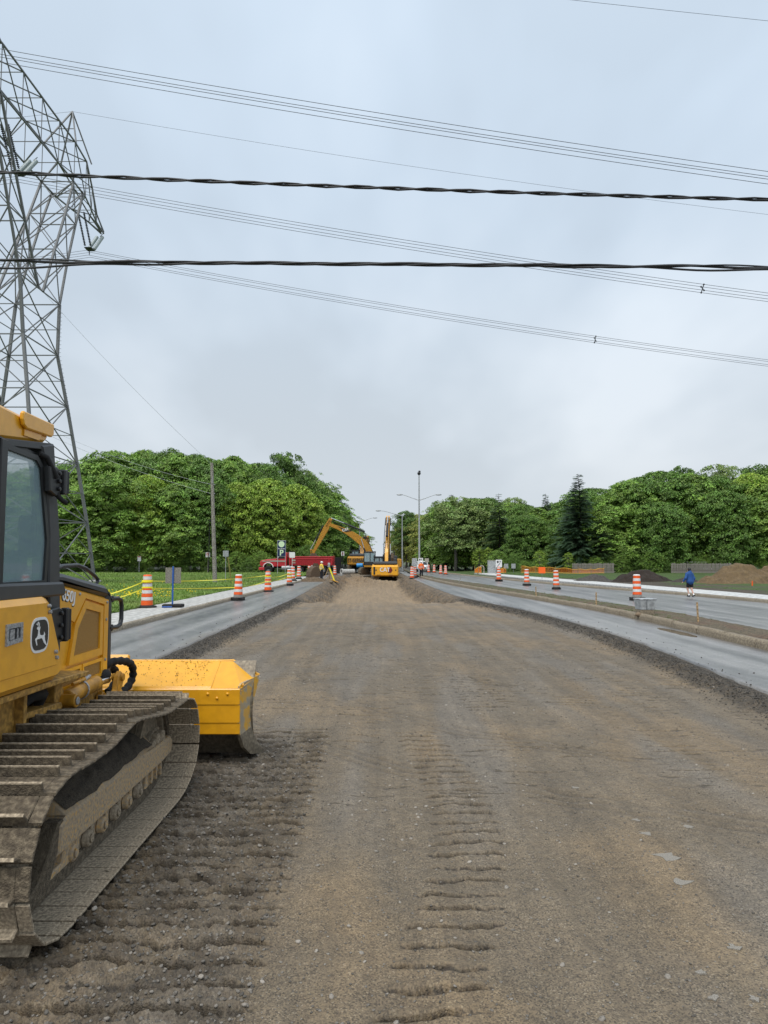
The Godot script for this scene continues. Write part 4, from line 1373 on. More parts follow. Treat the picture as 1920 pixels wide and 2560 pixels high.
		yo.cyl(Vector3(.2, 2.1, -1.75), Vector3(.3, 2.55, -2.1), .03, -1.0, 6)
		yo.box(Vector3(0, -.15, 0), Vector3(.06, .5, .06))
		obj("yoke", yo, M.wire, t)
	# conductors: four to a phase
	for b in 3:
		var y: Vector3 = yokes[b] + Vector3(0, [.75, -.2, -.3][b], 0)
		var sag: float = [12.5, 13.5, 14.5][b]
		for q in 4:
			var o := Vector3(0, [.23, .23, -.23, -.23][q], [.23, -.23, .23, -.23][q])
			wire("power_conductor", y + o, Vector3(1, 0, -.06), 330.0, sag, .016, ["thin grey conductor of the bundle nearest the road works", "thin grey conductor of the bundle through the pylon head", "thin grey conductor of the bundle from the far crossarm tip"][b], "high voltage conductors")
		if b > 0:
			var sp := SH.new()
			var s: float = [0.0, 50.5, 46.0][b]
			var c := y + Vector3(s, -4.0 * sag * (s / 330.0) * (1.0 - s / 330.0), -.06 * s)
			sp.box(c, Vector3(.05, .6, .05), 0.0, Basis(Vector3.RIGHT, .78)); sp.box(c, Vector3(.05, .6, .05), 0.0, Basis(Vector3.RIGHT, -.78))
			for q in 4: sp.ball(c + Vector3(0, [.23, .23, -.23, -.23][q], [.23, -.23, .23, -.23][q]), Vector3(.07, .07, .07), 8, 6)
			tag(obj("bundle_spacer", sp, M.wire), ["", "small dark spacer clamped on the middle conductor bundle", "small dark spacer clamped on the lowest conductor bundle"][b], "spacer", "conductor spacers")
	wire("ground_wire", Vector3(-26.1, 39.3, -56.6), Vector3(1, 0, -.05), 330.0, 12.5, .011, "thin shield wire from the far horn of the pylon", "shield wires")
	wire("ground_wire", Vector3(-26.1, 39.5, -39.4), Vector3(1, 0, -.05), 330.0, 7.8, .011, "thin shield wire from the horn above the road", "shield wires")

func wire(nm: String, a: Vector3, dir: Vector3, span: float, sag: float, r: float, label: String, group: String):
	var sh := SH.new()
	var pts := []
	for i in 46:
		var s := -40.0 + i * 4.0
		var k: float = abs(s) / span
		var p := a + dir * s
		p.y -= 4.0 * sag * k * (1.0 - k)
		pts.append(p)
	sh.tube(pts, r, 5)
	tag(obj(nm, sh, M.wire), label, "wire", group)

func make_cables():
	# low bundled cables slung across the road close overhead
	var n := 180
	var mainp := []; var wrap := []
	for i in n + 1:
		var x := -19.0 + 38.0 * i / n
		var y := 7.23 - .026 * x + .0028 * x * x * .35
		var c := Vector3(x, y, -10.0 - .02 * x)
		var an := x * 5.4 + sin(x * .7) * .8
		mainp.append(c + Vector3(0, sin(an), cos(an)) * .014)
		wrap.append(c - Vector3(0, sin(an), cos(an)) * .020)
	var t := thing("twisted_cable", "black twisted overhead cable, the upper of two crossing the road", "cable", Vector3.ZERO, 0.0, "low overhead cables")
	var s1 := SH.new(); s1.tube(mainp, .017, 7); obj("strand", s1, M.cable, t)
	var s2 := SH.new(); s2.tube(wrap, .014, 7); obj("strand", s2, M.cable, t)
	var t2 := thing("bundled_cable", "black bundled overhead cable, the lower of two crossing the road", "cable", Vector3.ZERO, 0.0, "low overhead cables")
	for k in 3:
		var pts := []
		for i in n + 1:
			var x := -19.0 + 38.0 * i / n
			var y := 6.165 - .008 * x
			var open: float = smoothstep(-2.2, -7.0, x) * .12 + smoothstep(1.5, 6.0, x) * .05
			var an := x * 3.1 + k * 2.1
			var e := Vector3(0, sin(an), cos(an)) * .016
			e.y += [0.0, -open, open * .25][k]
			pts.append(Vector3(x, y, -10.2) + e)
		var s := SH.new(); s.tube(pts, [.020, .016, .012][k], 7)
		obj("strand", s, M.cable, t2)
	# weathered wooden pole on the lawn with service wires
	var top := Vector3(-13.05, 9.15, -53.0)
	var base := Vector3(-12.65, -.1, -53.0)
	var pole := thing("utility_pole", "weathered grey wooden utility pole leaning on the lawn", "pole", base)
	var pl := SH.new()
	var pp := []; var pr := []
	for i in 13:
		pp.append((top - base) * (i / 12.0)); pr.append(lerpf(.17, .115, i / 12.0) * (1.0 + .03 * sin(i * 2.3)))
	pl.tube(pp, pr, 12)
	obj("shaft", pl, M.wood_grey, pole)
	var cl := SH.new()
	for y in [7.6, 6.9]: cl.cyl(Vector3(-.34, y, 0), Vector3(-.1, y, .05), .03, -1.0, 6)
	cl.box(Vector3(-.3, 7.9, .14), Vector3(.06, .5, .05), .01)
	obj("wire_clamp", cl, M.steel, pole)
	for w in [[top + Vector3(0, -.1, 0), Vector3(-26.2, 23.0, -49.0), "thin guy wire rising from the wooden pole top towards the pylon", .4], [base + Vector3(-.35, 7.6, 0), Vector3(-30.0, 13.6, -60.0), "upper service wire from the wooden pole to the pylon side", .5], [base + Vector3(-.35, 6.9, 0), Vector3(-29.5, 13.2, -53.0), "lower service wire from the wooden pole to the pylon side", .5]]:
		var pts := []
		for i in 17:
			var k := i / 16.0
			var p: Vector3 = w[0].lerp(w[1], k)
			p.y -= w[3] * 4.0 * k * (1.0 - k)
			pts.append(p)
		var s := SH.new(); s.tube(pts, .011, 5)
		tag(obj("service_wire", s, M.galv_pale), w[2], "wire", "wires at the wooden pole")
	var st := SH.new()
	st.cyl(Vector3.ZERO, Vector3(-.28, 2.0, .05), .05, .045, 8)
	var so := obj("leaning_post", st, mat(lin(.33, .31, .08), .8, 0, T.wood, 1.0))
	so.position = Vector3(-11.55, .03, -53.6)
	tag(so, "yellowed guy guard post leaning behind the wooden pole", "post")

# ---------------------------------------------------------------- trees
var leaf_clump: Array = []
var spray_mesh: Mesh
var proto := {}

func make_leaf_meshes():
	for v in 2:
		var sh := SH.new()
		sh.flat()
		for i in 15:
			var a := rng.randf() * TAU
			var r := sqrt(rng.randf()) * .5
			var c := Vector3(cos(a) * r, rng.randf_range(-.14, .12) - r * .22, sin(a) * r)
			var yaw := a + rng.randf_range(-.9, .9)
			var l := rng.randf_range(.13, .21); var w := l * rng.randf_range(.6, .85)
			var b := Basis(Vector3.UP, -yaw) * Basis(Vector3.FORWARD, rng.randf_range(.1, .9)) * Basis(Vector3.RIGHT, rng.randf_range(-.5, .5))
			var p0 := c - b * Vector3(l, 0, 0); var p2 := c + b * Vector3(l, -.03, 0)
			var p1 := c + b * Vector3(-.02, .03, w * .7); var p3 := c + b * Vector3(-.02, .03, -w * .7)
			sh.tri(p0, p1, p2); sh.tri(p0, p2, p3)
		leaf_clump.append(sh.mesh())
	var sp := SH.new()
	sp.flat()
	for i in 16:
		var k := i / 15.0
		for s in [-1.0, 1.0]:
			var x := k * 1.0
			var w := .24 * (1.0 - k * .75) + .04
			var a := Vector3(x, -.16 * k * k, 0); var b := a + Vector3(.13, -.05 - rng.randf() * .08, s * w)
			sp.tri(a, b, a + Vector3(.09, 0, s * .01))
			sp.tri(a, a + Vector3(.05, -.12, s * w * .5), a + Vector3(.08, 0, 0))
	spray_mesh = sp.mesh()

func limb(sh: SH, a: Vector3, b: Vector3, r0: float, r1: float, n := 7, bend := .12):
	var pts := []; var rr := []
	var off := Vector3(rng.randfn(), rng.randfn() * .4, rng.randfn()) * (b - a).length() * bend
	for i in 6:
		var k := i / 5.0
		pts.append(a.lerp(b, k) + off * sin(k * PI)); rr.append(lerpf(r0, r1, k))
	sh.tube(pts, rr, n, false)

# a broadleaf tree 10 m tall; col is its base leaf colour
func outline(sd: int, y: float, low: float, wide: float, a: float) -> float:
	var k: float = clamp((y - low) / (10.0 - low), 0.0, 1.0)
	var peak: float = [.35, .5, .28, .42, .6, .45, .55][sd % 7]
	var v: float = (1.0 - pow(absf(k - peak) / (1.0 - peak), 2.2)) if k > peak else (1.0 - pow((peak - k) / (peak + .35), 2.0))
	return wide * sqrt(maxf(v, .01)) * (1.0 + .75 * nB.get_noise_3d(cos(a) * 1.1 + sd * 5.0, sin(a) * 1.1, y * .42))

func broadleaf(nm: String, sd: int, wide: float, low: float, col: Vector3, dens: int, bark: Material, open := 0.0):
	rng.seed = sd
	var root := Node3D.new()
	root.name = nm
	var tr := SH.new()
	var fork := Vector3(rng.randf_range(-.3, .3), lerpf(2.4, 4.0, rng.randf()), rng.randf_range(-.3, .3))
	limb(tr, Vector3(0, -.3, 0), fork, .19, .14, 9, .03)
	var lobes := []
	var nl := 46
	for i in nl:
		var k := (i + .5) / nl
		var y := lerpf(low + .8, 9.2, k)
		# rounded outline: widest a third of the way up
		var a := i * 2.4 + rng.randf_range(-.5, .5)
		var env := outline(sd, y, low, wide, a)
		var r: float = env * rng.randf_range(.35, .88)
		var lr := rng.randf_range(.45, 1.05) * lerpf(1.0, .75, k) * wide / 3.0
		var c := Vector3(cos(a) * r, y, sin(a) * r)
		if i == nl - 1: c = Vector3(rng.randf_range(-.3, .3), 9.15, rng.randf_range(-.3, .3))
		lobes.append([c, lr])
		if i % 2 == 0: limb(tr, fork.lerp(Vector3(0, min(y - .5, 8.0), 0), clamp(k * .8, 0.0, 1.0)), c + Vector3(0, -lr * .3, 0), .085 * (1.0 - k * .5), .02, 5)
	limb(tr, fork, Vector3(rng.randf_range(-.3, .3), 8.8, rng.randf_range(-.3, .3)), .13, .02, 7, .05)
	obj("trunk", tr, bark, root)
	var xf := []; var cs := []
	for i in int(dens * 2.4):
		var lb: Array = lobes[rng.randi() % nl]
		var d := Vector3(rng.randfn(), rng.randfn() * .8 + .25, rng.randfn()).normalized()
		var rad: float = lb[1] * pow(rng.randf(), .35) * rng.randf_range(.8, 1.25)
		if rng.randf() < .12: rad *= 1.35
		var p: Vector3 = lb[0] + d * rad * Vector3(1.15, .5, 1.15)
		if rng.randf() < .38:   # loose twigs that fill and break up the outline
			var yy := lerpf(low + .2, 9.95, rng.randf())
			var aa := rng.randf() * TAU
			var rr := outline(sd, yy, low, wide, aa) * lerpf(.5, 1.1, sqrt(rng.randf()))
			p = Vector3(cos(aa) * rr, yy, sin(aa) * rr)
			d = Vector3(cos(aa), .2, sin(aa))
		if nA.get_noise_3d(p.x * .55 + sd * 7.0, p.y * .75, p.z * .55) < open - .16: continue
		var up := (d * .55 + Vector3(0, .9, 0) + Vector3(rng.randfn(), 0, rng.randfn()) * .22).normalized()
		var b := SH.frame(up) * Basis(Vector3.UP, rng.randf() * TAU)
		var s := rng.randf_range(.45, .8)
		xf.append(Transform3D(b.scaled(Vector3.ONE * s), p))
		var v := rng.randf_range(.6, 1.45) * (1.0 + .4 * nB.get_noise_3d(lb[0].x * 3.0, lb[0].y * 3.0, lb[0].z * 3.0))
		var yl := rng.randf() * .25
		cs.append(Color(col.x * v * (1.0 + yl), col.y * v, col.z * v))
	multi("crown", leaf_clump[sd % 2], xf, cs, M.leaf, root)
	proto[nm + str(sd)] = root

func conifer(nm: String, sd: int, wide: float, col: Vector3, whorls: int, ragged: float):
	rng.seed = sd
	var root := Node3D.new()
	root.name = nm
	var tr := SH.new()
	limb(tr, Vector3(0, -.3, 0), Vector3(0, 9.9, 0), .17, .015, 8, .01)
	var xf := []; var cs := []
	for i in whorls:
		var k := i / float(whorls - 1)
		var y := lerpf(.9, 9.75, pow(k, .92))
		var ln_ := wide * pow(1.0 - k, .85) + .10
		var nb := int(lerpf(11, 5, k))
		for j in nb:
			if rng.randf() < ragged * .4 or (k > .9 and ragged > .3 and j > 2): continue
			var a := rng.randf() * TAU
			var l: float = ln_ * rng.randf_range(.7 - ragged * .3, 1.1)
			if k > .95: l = minf(l, .12)
			var droop := lerpf(.25, -.25, k) + rng.randf_range(-.1, .1)
			var dir := Vector3(cos(a), -droop, sin(a)).normalized()
			if k < .97: tr.tube([Vector3(0, y, 0), Vector3(0, y, 0) + dir * l], [.022, .006], 4, false)
			var ns := int(ceil(l / .38))
			for q in ns:
				var u := (q + .35) / ns
				var p := Vector3(0, y, 0) + dir * l * u
				for z in 2:
					var b := Basis(Vector3.UP, -a + rng.randf_range(-.8, .8) * (1.0 - u * .5)) * Basis(Vector3.FORWARD, droop * .8 + rng.randf_range(-.1, .25))
					var s := rng.randf_range(.55, .9) * lerpf(1.0, .42, k)
					xf.append(Transform3D(b.scaled(Vector3(s, s * .9, s * 1.2)), p))
					var v := rng.randf_range(.7, 1.3)
					cs.append(Color(col.x * v, col.y * v, col.z * v))
	obj("trunk", tr, M.bark, root)
	multi("crown", spray_mesh, xf, cs, M.leaf, root)
	proto[nm + str(sd)] = root

func plant(key: String, nm: String, x: float, t: float, h: float, w: float, label: String, cat: String, group: String):
	var src: Node3D = proto[key]
	var o: Node3D = src.duplicate()
	o.name = numbered(nm)
	add_child(o)
	o.transform = Transform3D(Basis(Vector3.UP, rng.randf() * TAU).scaled(Vector3(h * w * rng.randf_range(.88, 1.15), h * rng.randf_range(.93, 1.06), h * w * rng.randf_range(.88, 1.15)) / 10.0), Vector3(x, 0.02, -t))
	tag(o, label, cat, group)

func make_trees():
	make_leaf_meshes()
	var dark := Vector3(.105, .215, .034)
	var mid := Vector3(.145, .275, .038)
	var brt := Vector3(.215, .35, .042)
	var olv := Vector3(.21, .26, .05)
	var pale := Vector3(.18, .285, .08)
	broadleaf("maple", 1, 3.3, .5, dark, 2300, M.bark)
	broadleaf("maple", 2, 3.6, .9, mid, 2300, M.bark)
	broadleaf("maple", 3, 2.9, .8, brt, 2200, M.bark)
	broadleaf("maple", 4, 3.9, .4, mid, 2300, M.bark)
	broadleaf("ash", 5, 3.0, 2.6, pale, 1500, M.bark_pale, .22)
	broadleaf("linden", 6, 3.3, 1.0, olv, 2200, M.bark)
	broadleaf("oak", 7, 3.2, 3.6, dark * .9, 1300, M.bark, .25)
	broadleaf("shrub", 8, 5.6, -.6, mid, 1100, M.bark)
	broadleaf("shrub", 9, 6.2, -.8, dark, 1100, M.bark)
	broadleaf("sapling", 10, 2.6, 2.2, brt, 420, M.bark_pale, .2)
	conifer("spruce", 11, 2.5, Vector3(.065, .125, .062), 58, 0.05)
	conifer("pine", 12, 2.3, Vector3(.075, .135, .045), 34, 0.5)
	rng.seed = 777
	var hue := ["", "dark green", "mid green", "light yellow green", "broad mid green"]
	var G := "trees of the wood beyond the lawn"
	# [sideways, distance, height, width, kind]
	for a in [[-47.5, 108, 17.5, 1.0, 1], [-42.5, 110, 18.3, 1.0, 4], [-37.5, 111, 18.8, 1.05, 1], [-33.0, 112, 18.4, .95, 2], [-28.8, 112, 17.8, 1.0, 1], [-24.6, 113, 16.8, .95, 4], [-20.6, 114, 16.0, 1.0, 1], [-53, 108, 17.2, 1.0, 2], [-39.5, 116, 20.6, .8, 2], [-31.5, 117, 19.6, .75, 1], [-25.5, 118, 19.0, .7, 2],
			[-45, 104, 13.5, 1.0, 2], [-40.2, 104, 14.4, 1.0, 4], [-35.4, 105, 14.0, 1.0, 3], [-30.6, 105, 13.6, 1.05, 2], [-26.4, 106, 14.0, 1.0, 1], [-22.2, 107, 13.4, 1.05, 3], [-18.2, 109, 14.4, 1.0, 3], [-50, 104, 13.2, 1.0, 1],
			[-60, 126, 17.5, 1.3, 1], [-51, 127, 17.0, 1.4, 2], [-44, 128, 18.2, 1.3, 4], [-37, 129, 18.0, 1.4, 1], [-30, 130, 18.0, 1.3, 2], [-23.5, 130, 17.5, 1.3, 1], [-42, 118, 18.0, 1.1, 1], [-35, 119, 18.0, 1.1, 2], [-28, 120, 18.0, 1.1, 4], [-21.5, 121, 17.5, 1.1, 1]]:
		plant("maple%d" % a[4], "maple_tree", a[0], a[1], a[2], a[3], "%s %s maple in the wood across the side street" % ["tall" if a[2] > 15.5 else "lower", hue[a[4]]], "tree", G)
	for a in [[-14.6, 116, 14.8, 1.0, 3], [-17.5, 124, 16.5, 1.0, 2], [-13.4, 128, 15.6, 1.0, 2], [-12.6, 141, 15.4, 1.05, 1], [-16.0, 138, 18.0, 1.0, 4], [-12.0, 156, 15.0, 1.1, 2], [-11.4, 175, 14.5, 1.15, 3], [-10.8, 198, 13.0, 1.2, 2], [-10.2, 228, 12.0, 1.2, 4], [-15.5, 165, 16.0, 1.1, 1]]:
		plant("maple%d" % a[4], "maple_tree", a[0], a[1], a[2], a[3], "%s maple lining the road beyond the red dump truck" % hue[a[4]], "tree", "roadside trees behind the dump truck")
	for a in [[-45.5, 113, 19.4, .8, "ash5"], [-34.8, 114, 20.2, .8, "oak7"], [-27.0, 116, 19.0, .75, "ash5"], [-23.0, 117, 18.4, .8, "oak7"], [-15.6, 133, 18.6, .8, "ash5"], [-13.0, 148, 17.6, .85, "oak7"]]:
		plant(a[4], "airy_tree", a[0], a[1], a[2], a[3], "%s airy tree rising above the wood beyond the lawn" % ["pale", "dark"][int(a[4] == "oak7")], "tree", "airy trees above the left wood")
	for a in [[33.5, 103, 11.0, .9, "oak7"], [37.2, 102, 14.2, .85, "ash5"], [43.6, 103, 15.4, .85, "oak7"], [49.0, 103, 16.0, .85, "ash5"], [55.0, 103, 16.4, .85, "oak7"], [18.6, 126, 13.4, .85, "oak7"], [22.6, 122, 12.0, .85, "ash5"]]:
		plant(a[4], "airy_tree", a[0], a[1], a[2], a[3], "%s airy tree rising above the wood right of the road" % ["pale", "dark"][int(a[4] == "oak7")], "tree", "airy trees above the right wood")
	plant("oak7", "oak_tree", -18.0, 128, 20.8, .85, "open crowned tree rising above the wood behind the truck", "tree", "")
	for i in 20:
		var x := -50.0 + i * 2.0 + rng.randf_range(-.6, .6)
		plant("shrub%d" % (8 + i % 2), "shrub", x, 102.2 + rng.randf_range(-.5, 1.5) + max(0.0, (x + 20.0) * .4), rng.randf_range(1.6, 4.0), .8, "%s shrub at the foot of the wood across the street" % ["mid green", "dark green"][i % 2], "shrub", "undergrowth along the side street")
	# right side: wood behind the garden fences
	var R := "trees of the wood right of the road"
	for a in [[26.8, 100, 8.8, 1.15, 1], [30.7, 97, 9.6, 1.2, 2], [33.0, 112, 12.5, 1.3, 1], [41, 114, 14, 1.4, 2], [50, 114, 14.8, 1.4, 1], [60, 112, 14.8, 1.4, 4], [65, 98, 14.0, 1.2, 2], [34.5, 98, 12.6, 1.1, 4], [38.5, 98, 13.4, 1.05, 1], [42.5, 98, 14.2, 1.05, 2], [46.5, 98, 14.0, 1.05, 1], [50.5, 97, 13.8, 1.05, 3], [54.5, 97, 13.8, 1.05, 4], [59, 97, 14.0, 1.1, 1],
			[36.4, 93, 9.6, 1.15, 1], [45.0, 93.5, 11.0, 1.1, 1], [52.0, 93, 11.6, 1.1, 2], [31.0, 106, 12.5, 1.2, 1], [39, 106, 13.2, 1.2, 4], [48, 106, 14.5, 1.2, 1], [57, 105, 15, 1.2, 2]]:
		plant("maple%d" % a[4], "leafy_tree", a[0], a[1], a[2], a[3], "%s %s tree in the wood behind the garden fence" % ["tall" if a[2] > 12.4 else "lower", hue[a[4]]], "tree", R)
	for a in [[14.0, 122, 11.5, 1.1, 2], [17.2, 121, 12.2, 1.05, 1], [20.6, 120, 12.4, 1.0, 4], [23.0, 116, 11.4, 1.0, 1], [25.2, 114, 10.6, 1.05, 2], [29.2, 112, 10.6, 1.05, 1], [21.8, 108, 9.0, 1.1, 1], [16.2, 128, 13.0, 1.1, 1], [12.0, 134, 12.8, 1.1, 2], [24.6, 124, 11, 1.2, 1], [31, 122, 12, 1.2, 4]]:
		plant("maple%d" % a[4], "leafy_tree", a[0], a[1], a[2], a[3], "%s tree in the wood behind the grey cabinet" % hue[a[4]], "tree", R)
	plant("ash5", "ash_tree", 11.8, 117, 12.4, 1.1, "pale open crowned tree beside the far drums", "tree", "")
	plant("ash5", "ash_tree", 15.6, 118, 12.6, 1.15, "pale forked tree standing behind the two saplings", "tree", "")
	for a in [[9.6, 150, 11.5, 1.1], [9.2, 170, 12.5, 1.2], [8.8, 195, 13, 1.3], [6.6, 205, 11.5, 1.2], [8.2, 225, 14, 1.3], [11, 140, 12, 1.1]]:
		plant("linden6", "linden_tree", a[0], a[1], a[2], a[3], "olive green tree lining the far right roadside", "tree", "olive trees along the far road")
	plant("oak7", "oak_tree", 5.2, 168, 14.5, .8, "thin open tree between the far lamp posts", "tree", "")
	plant("spruce11", "spruce_tree", 26.7, 96.5, 14.4, .95, "tall dark spruce with pointed top behind the garden", "tree", "")
	plant("pine12", "pine_tree", 18.3, 112, 13.4, 1.0, "ragged pine behind the grey cabinet", "tree", "")
	plant("spruce11", "spruce_tree", 26.0, 113, 13.2, .8, "spruce top showing above the trees beside the tall spruce", "tree", "")
	plant("pine12", "pine_tree", 28.8, 94, 7.6, 1.3, "low broad conifer at the foot of the tall spruce", "tree", "")
	plant("spruce11", "spruce_tree", 13.4, 140, 15.0, .9, "distant spruce showing above the pale open trees", "tree", "")
	for i in 22:
		var x := 17.0 + i * 1.75 + rng.randf_range(-.6, .6)
		var t: float = 104.0 - clamp(x - 17.0, 0.0, 13.0) + rng.randf_range(-1.0, 1.5)
		plant("shrub%d" % (8 + i % 2), "shrub", x, t, rng.randf_range(1.6, 3.4), .8, "%s shrub growing along the garden fence" % ["mid green", "dark green"][i % 2], "shrub", "undergrowth by the garden fence")
	for a in [[15.0, 111.5, 3.9], [16.3, 110, 3.7], [21.2, 96, 3.2], [24.3, 93, 3.0]]:
		plant("sapling10", "sapling", a[0], a[1], a[2], 1.0, "slim light green sapling on the grass verge", "tree", "young trees on the verge")
	# grass tufts on the lawn and the rough verge
	var tuft := SH.new()
	tuft.flat()
	for i in 7:
		var a := rng.randf() * TAU
		var b := Vector3(cos(a), 0, sin(a)) * rng.randf() * .05
		var tip := b + Vector3(cos(a) * .05, rng.randf_range(.05, .10), sin(a) * .05)
		var sd := Vector3(-sin(a), 0, cos(a)) * .008
		tuft.tri(b - sd, tip, b + sd)
	var tm := tuft.mesh()
	var xf := []; var cs := []
	for i in 52000:
		var t := 20.0 + 73.0 * pow(rng.randf(), 1.25)
		var x := ln(CL, t) - 1.83 - pow(rng.randf(), 1.3) * (t * .62 - 6.0)
		var s := rng.randf_range(.7, 1.4) * (1.0 + t * .012)
		if nB.get_noise_2d(x * .5, t * .5) > .25: s *= 1.3
		xf.append(Transform3D(Basis(Vector3.UP, rng.randf() * TAU).scaled(Vector3(s * 1.5, s, s * 1.5)), Vector3(x, .08 + nA.get_noise_2d(x * .12, t * .12) * .04, -t)))
		var v := rng.randf_range(.88, 1.12) * (1.0 + .4 * nA.get_noise_2d(x * .15, t * .15))
		var dry := clampf(nB.get_noise_2d(x * .35 + 4.0, t * .2) * 1.2, 0.0, .4)
		cs.append(Color(.155 * v, .25 * v, .035 * v).lerp(Color(.22 * v, .23 * v, .07 * v), dry))
	var g := multi("lawn_grass", tm, xf, cs, M.leaf)
	g.set_meta("label", "short green grass of the lawn"); g.set_meta("category", "grass")
	xf = []; cs = []
	for i in 16000:
		var t := rng.randf_range(36.0, 100.0)
		var x := ln(WF, t) + 2.0 + rng.randf() * 26.0
		var need: float = 4.0 - max(0.0, t - 60.0) * .2
		if x - ln(WF, t) + nA.get_noise_2d(x * .2, t * .2) * 4.0 < need: continue
		var s := rng.randf_range(.7, 1.5)
		xf.append(Transform3D(Basis(Vector3.UP, rng.randf() * TAU).scaled(Vector3(s * 1.4, s, s * 1.4)), Vector3(x, .08, -t)))
		var v := rng.randf_range(.75, 1.25)
		cs.append(Color(.10 * v, .19 * v, .026 * v))
	for i in 3000:
		var t := rng.randf_range(19.0, 48.0)
		var x := lerpf(ln(MK, t) + .3, ln(MF, t) - .25, rng.randf())
		if nB.get_noise_2d(x * 1.4, t * 1.1) < -.05: continue
		var s := rng.randf_range(.35, .8)
		xf.append(Transform3D(Basis(Vector3.UP, rng.randf() * TAU).scaled(Vector3(s, s, s)), Vector3(x, .12, -t)))
		var v := rng.randf_range(.75, 1.25)
		cs.append(Color(.13 * v, .15 * v, .05 * v))
	g = multi("rough_grass", tm, xf, cs, M.leaf)
	g.set_meta("label", "rough grass on the verge and the median"); g.set_meta("category", "grass")
	# dandelions
	var fl := SH.new()
	fl.ball(Vector3(0, .16, 0), Vector3(.035, .02, .035), 7, 4)
	fl.tube([Vector3.ZERO, Vector3(.01, .15, 0)], .004, 4)
	xf = []
	for i in 170:
		var t := 33.0 + rng.randfn() * 2.6; var x := -11.6 + rng.randfn() * 1.1
		if i % 4 == 0: t = rng.randf_range(25.0, 70.0); x = -9.2 - rng.randf() * t * .25
		if x > -8.7: continue
		xf.append(Transform3D(Basis(Vector3.UP, rng.randf() * TAU).scaled(Vector3.ONE * rng.randf_range(.8, 1.3)), Vector3(x, .09, -t)))
	g = multi("dandelions", fl.mesh(), xf, [], mat(lin(.75, .58, .01), .7))
	g.set_meta("label", "yellow dandelions flowering in the lawn"); g.set_meta("category", "flowers")

# ---------------------------------------------------------------- excavators, truck, car
func beam2(sh: SH, up: Array, dn: Array, x0: float, x1: float, b := .02):
	# polygon in (forward, up): top outline then bottom outline back
	var p := up.duplicate()
	for i in range(dn.size() - 2, -1, -2): p.append_array([dn[i], dn[i + 1]])
	side(sh, p, x0, x1, b)

